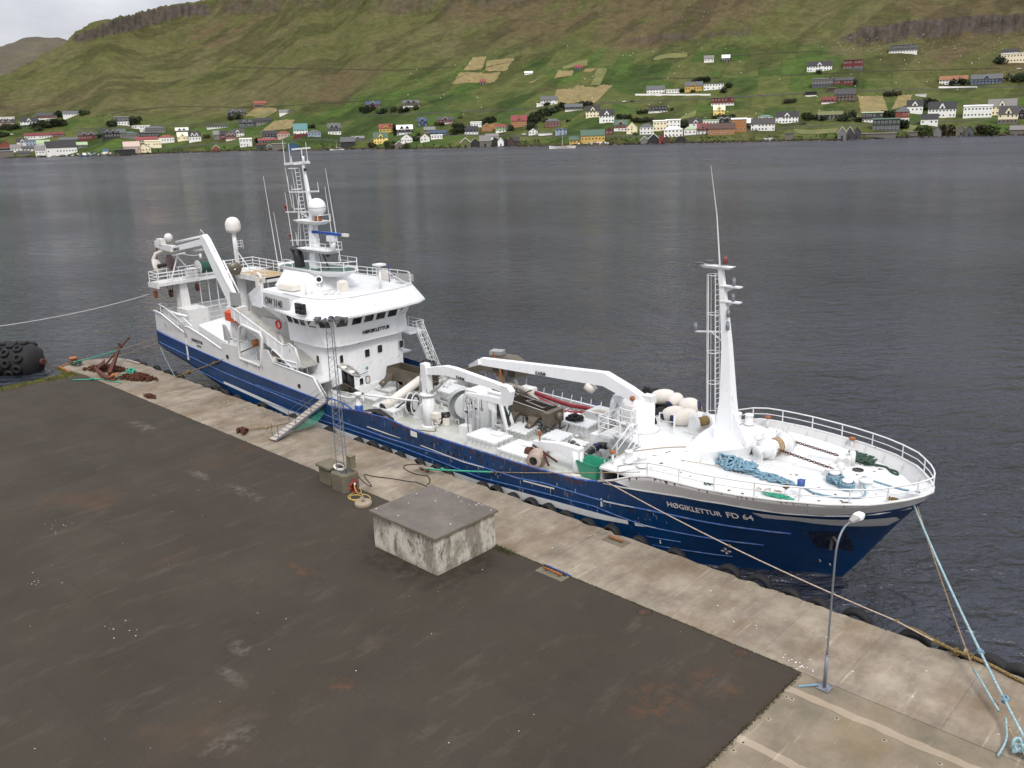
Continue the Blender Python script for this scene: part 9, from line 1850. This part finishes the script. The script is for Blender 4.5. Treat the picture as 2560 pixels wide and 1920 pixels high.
# ---- every separate piece of a part becomes a part of its own
def split_pieces(o):
    me = o.data; nv = len(me.vertices)
    if nv > 9000 or nv < 8: return
    par = list(range(nv))
    def fd(a):
        while par[a] != a: par[a] = par[par[a]]; a = par[a]
        return a
    for p in me.polygons:
        v0 = fd(p.vertices[0])
        for v in p.vertices[1:]:
            r = fd(v)
            if r != v0: par[r] = v0
    co = np.empty(nv * 3); me.vertices.foreach_get('co', co); co = co.reshape(-1, 3)
    root = np.array([fd(i) for i in range(nv)]); ids = np.unique(root)
    if len(ids) < 2 or len(ids) > 150: return
    lo = [co[root == i].min(0) - .06 for i in ids]; hi = [co[root == i].max(0) + .06 for i in ids]; g = list(range(len(ids)))
    ch = True
    while ch:
        ch = False
        for a in range(len(ids)):
            for b in range(a + 1, len(ids)):
                if g[a] != g[b] and (lo[a] < hi[b]).all() and (lo[b] < hi[a]).all():
                    old = g[b]; g = [g[a] if x == old else x for x in g]; ch = True
    gs = sorted(set(g))
    if len(gs) < 2 or len(gs) > 24: return
    gid = {ids[k]: gs.index(g[k]) for k in range(len(ids))}; vg = np.array([gid[r] for r in root]); base = o.name.split('.')[0]
    mats = list(me.materials); polys = [(list(p.vertices), p.material_index, p.use_smooth) for p in me.polygons]
    for k in range(len(gs)):
        sel = np.where(vg == k)[0]; mp_ = {int(v): i for i, v in enumerate(sel)}; c = co[sel]; og = np.array([(c[:, 0].min() + c[:, 0].max()) / 2, (c[:, 1].min() + c[:, 1].max()) / 2, c[:, 2].min()])
        nm_ = D.meshes.new(base); pk = [p for p in polys if vg[p[0][0]] == k]; nm_.from_pydata((c - og).tolist(), [], [[mp_[v] for v in p[0]] for p in pk])
        for m_ in mats: nm_.materials.append(m_)
        nm_.polygons.foreach_set('material_index', [p[1] for p in pk]); nm_.polygons.foreach_set('use_smooth', [p[2] for p in pk]); nm_.update()
        if k == 0: o.data = nm_; l0 = o.location.copy(); o.location = l0 + V(og)
        else:
            q = D.objects.new(base, nm_); COL.objects.link(q); q.parent = o.parent; q.location = l0 + V(og)
for o in list(D.objects):
    if o.type == 'MESH' and o.parent and not o.children and o.get('kind') is None and o.data.users == 1 and o.rotation_euler[:] == (0, 0, 0) and o.name.split('.')[0] not in ('lettering', 'gable', 'wall', 'roof', 'car_body', 'tyre', 'windows', 'mast_ladder', 'caged_ladder', 'thruster_mark'): split_pieces(o)
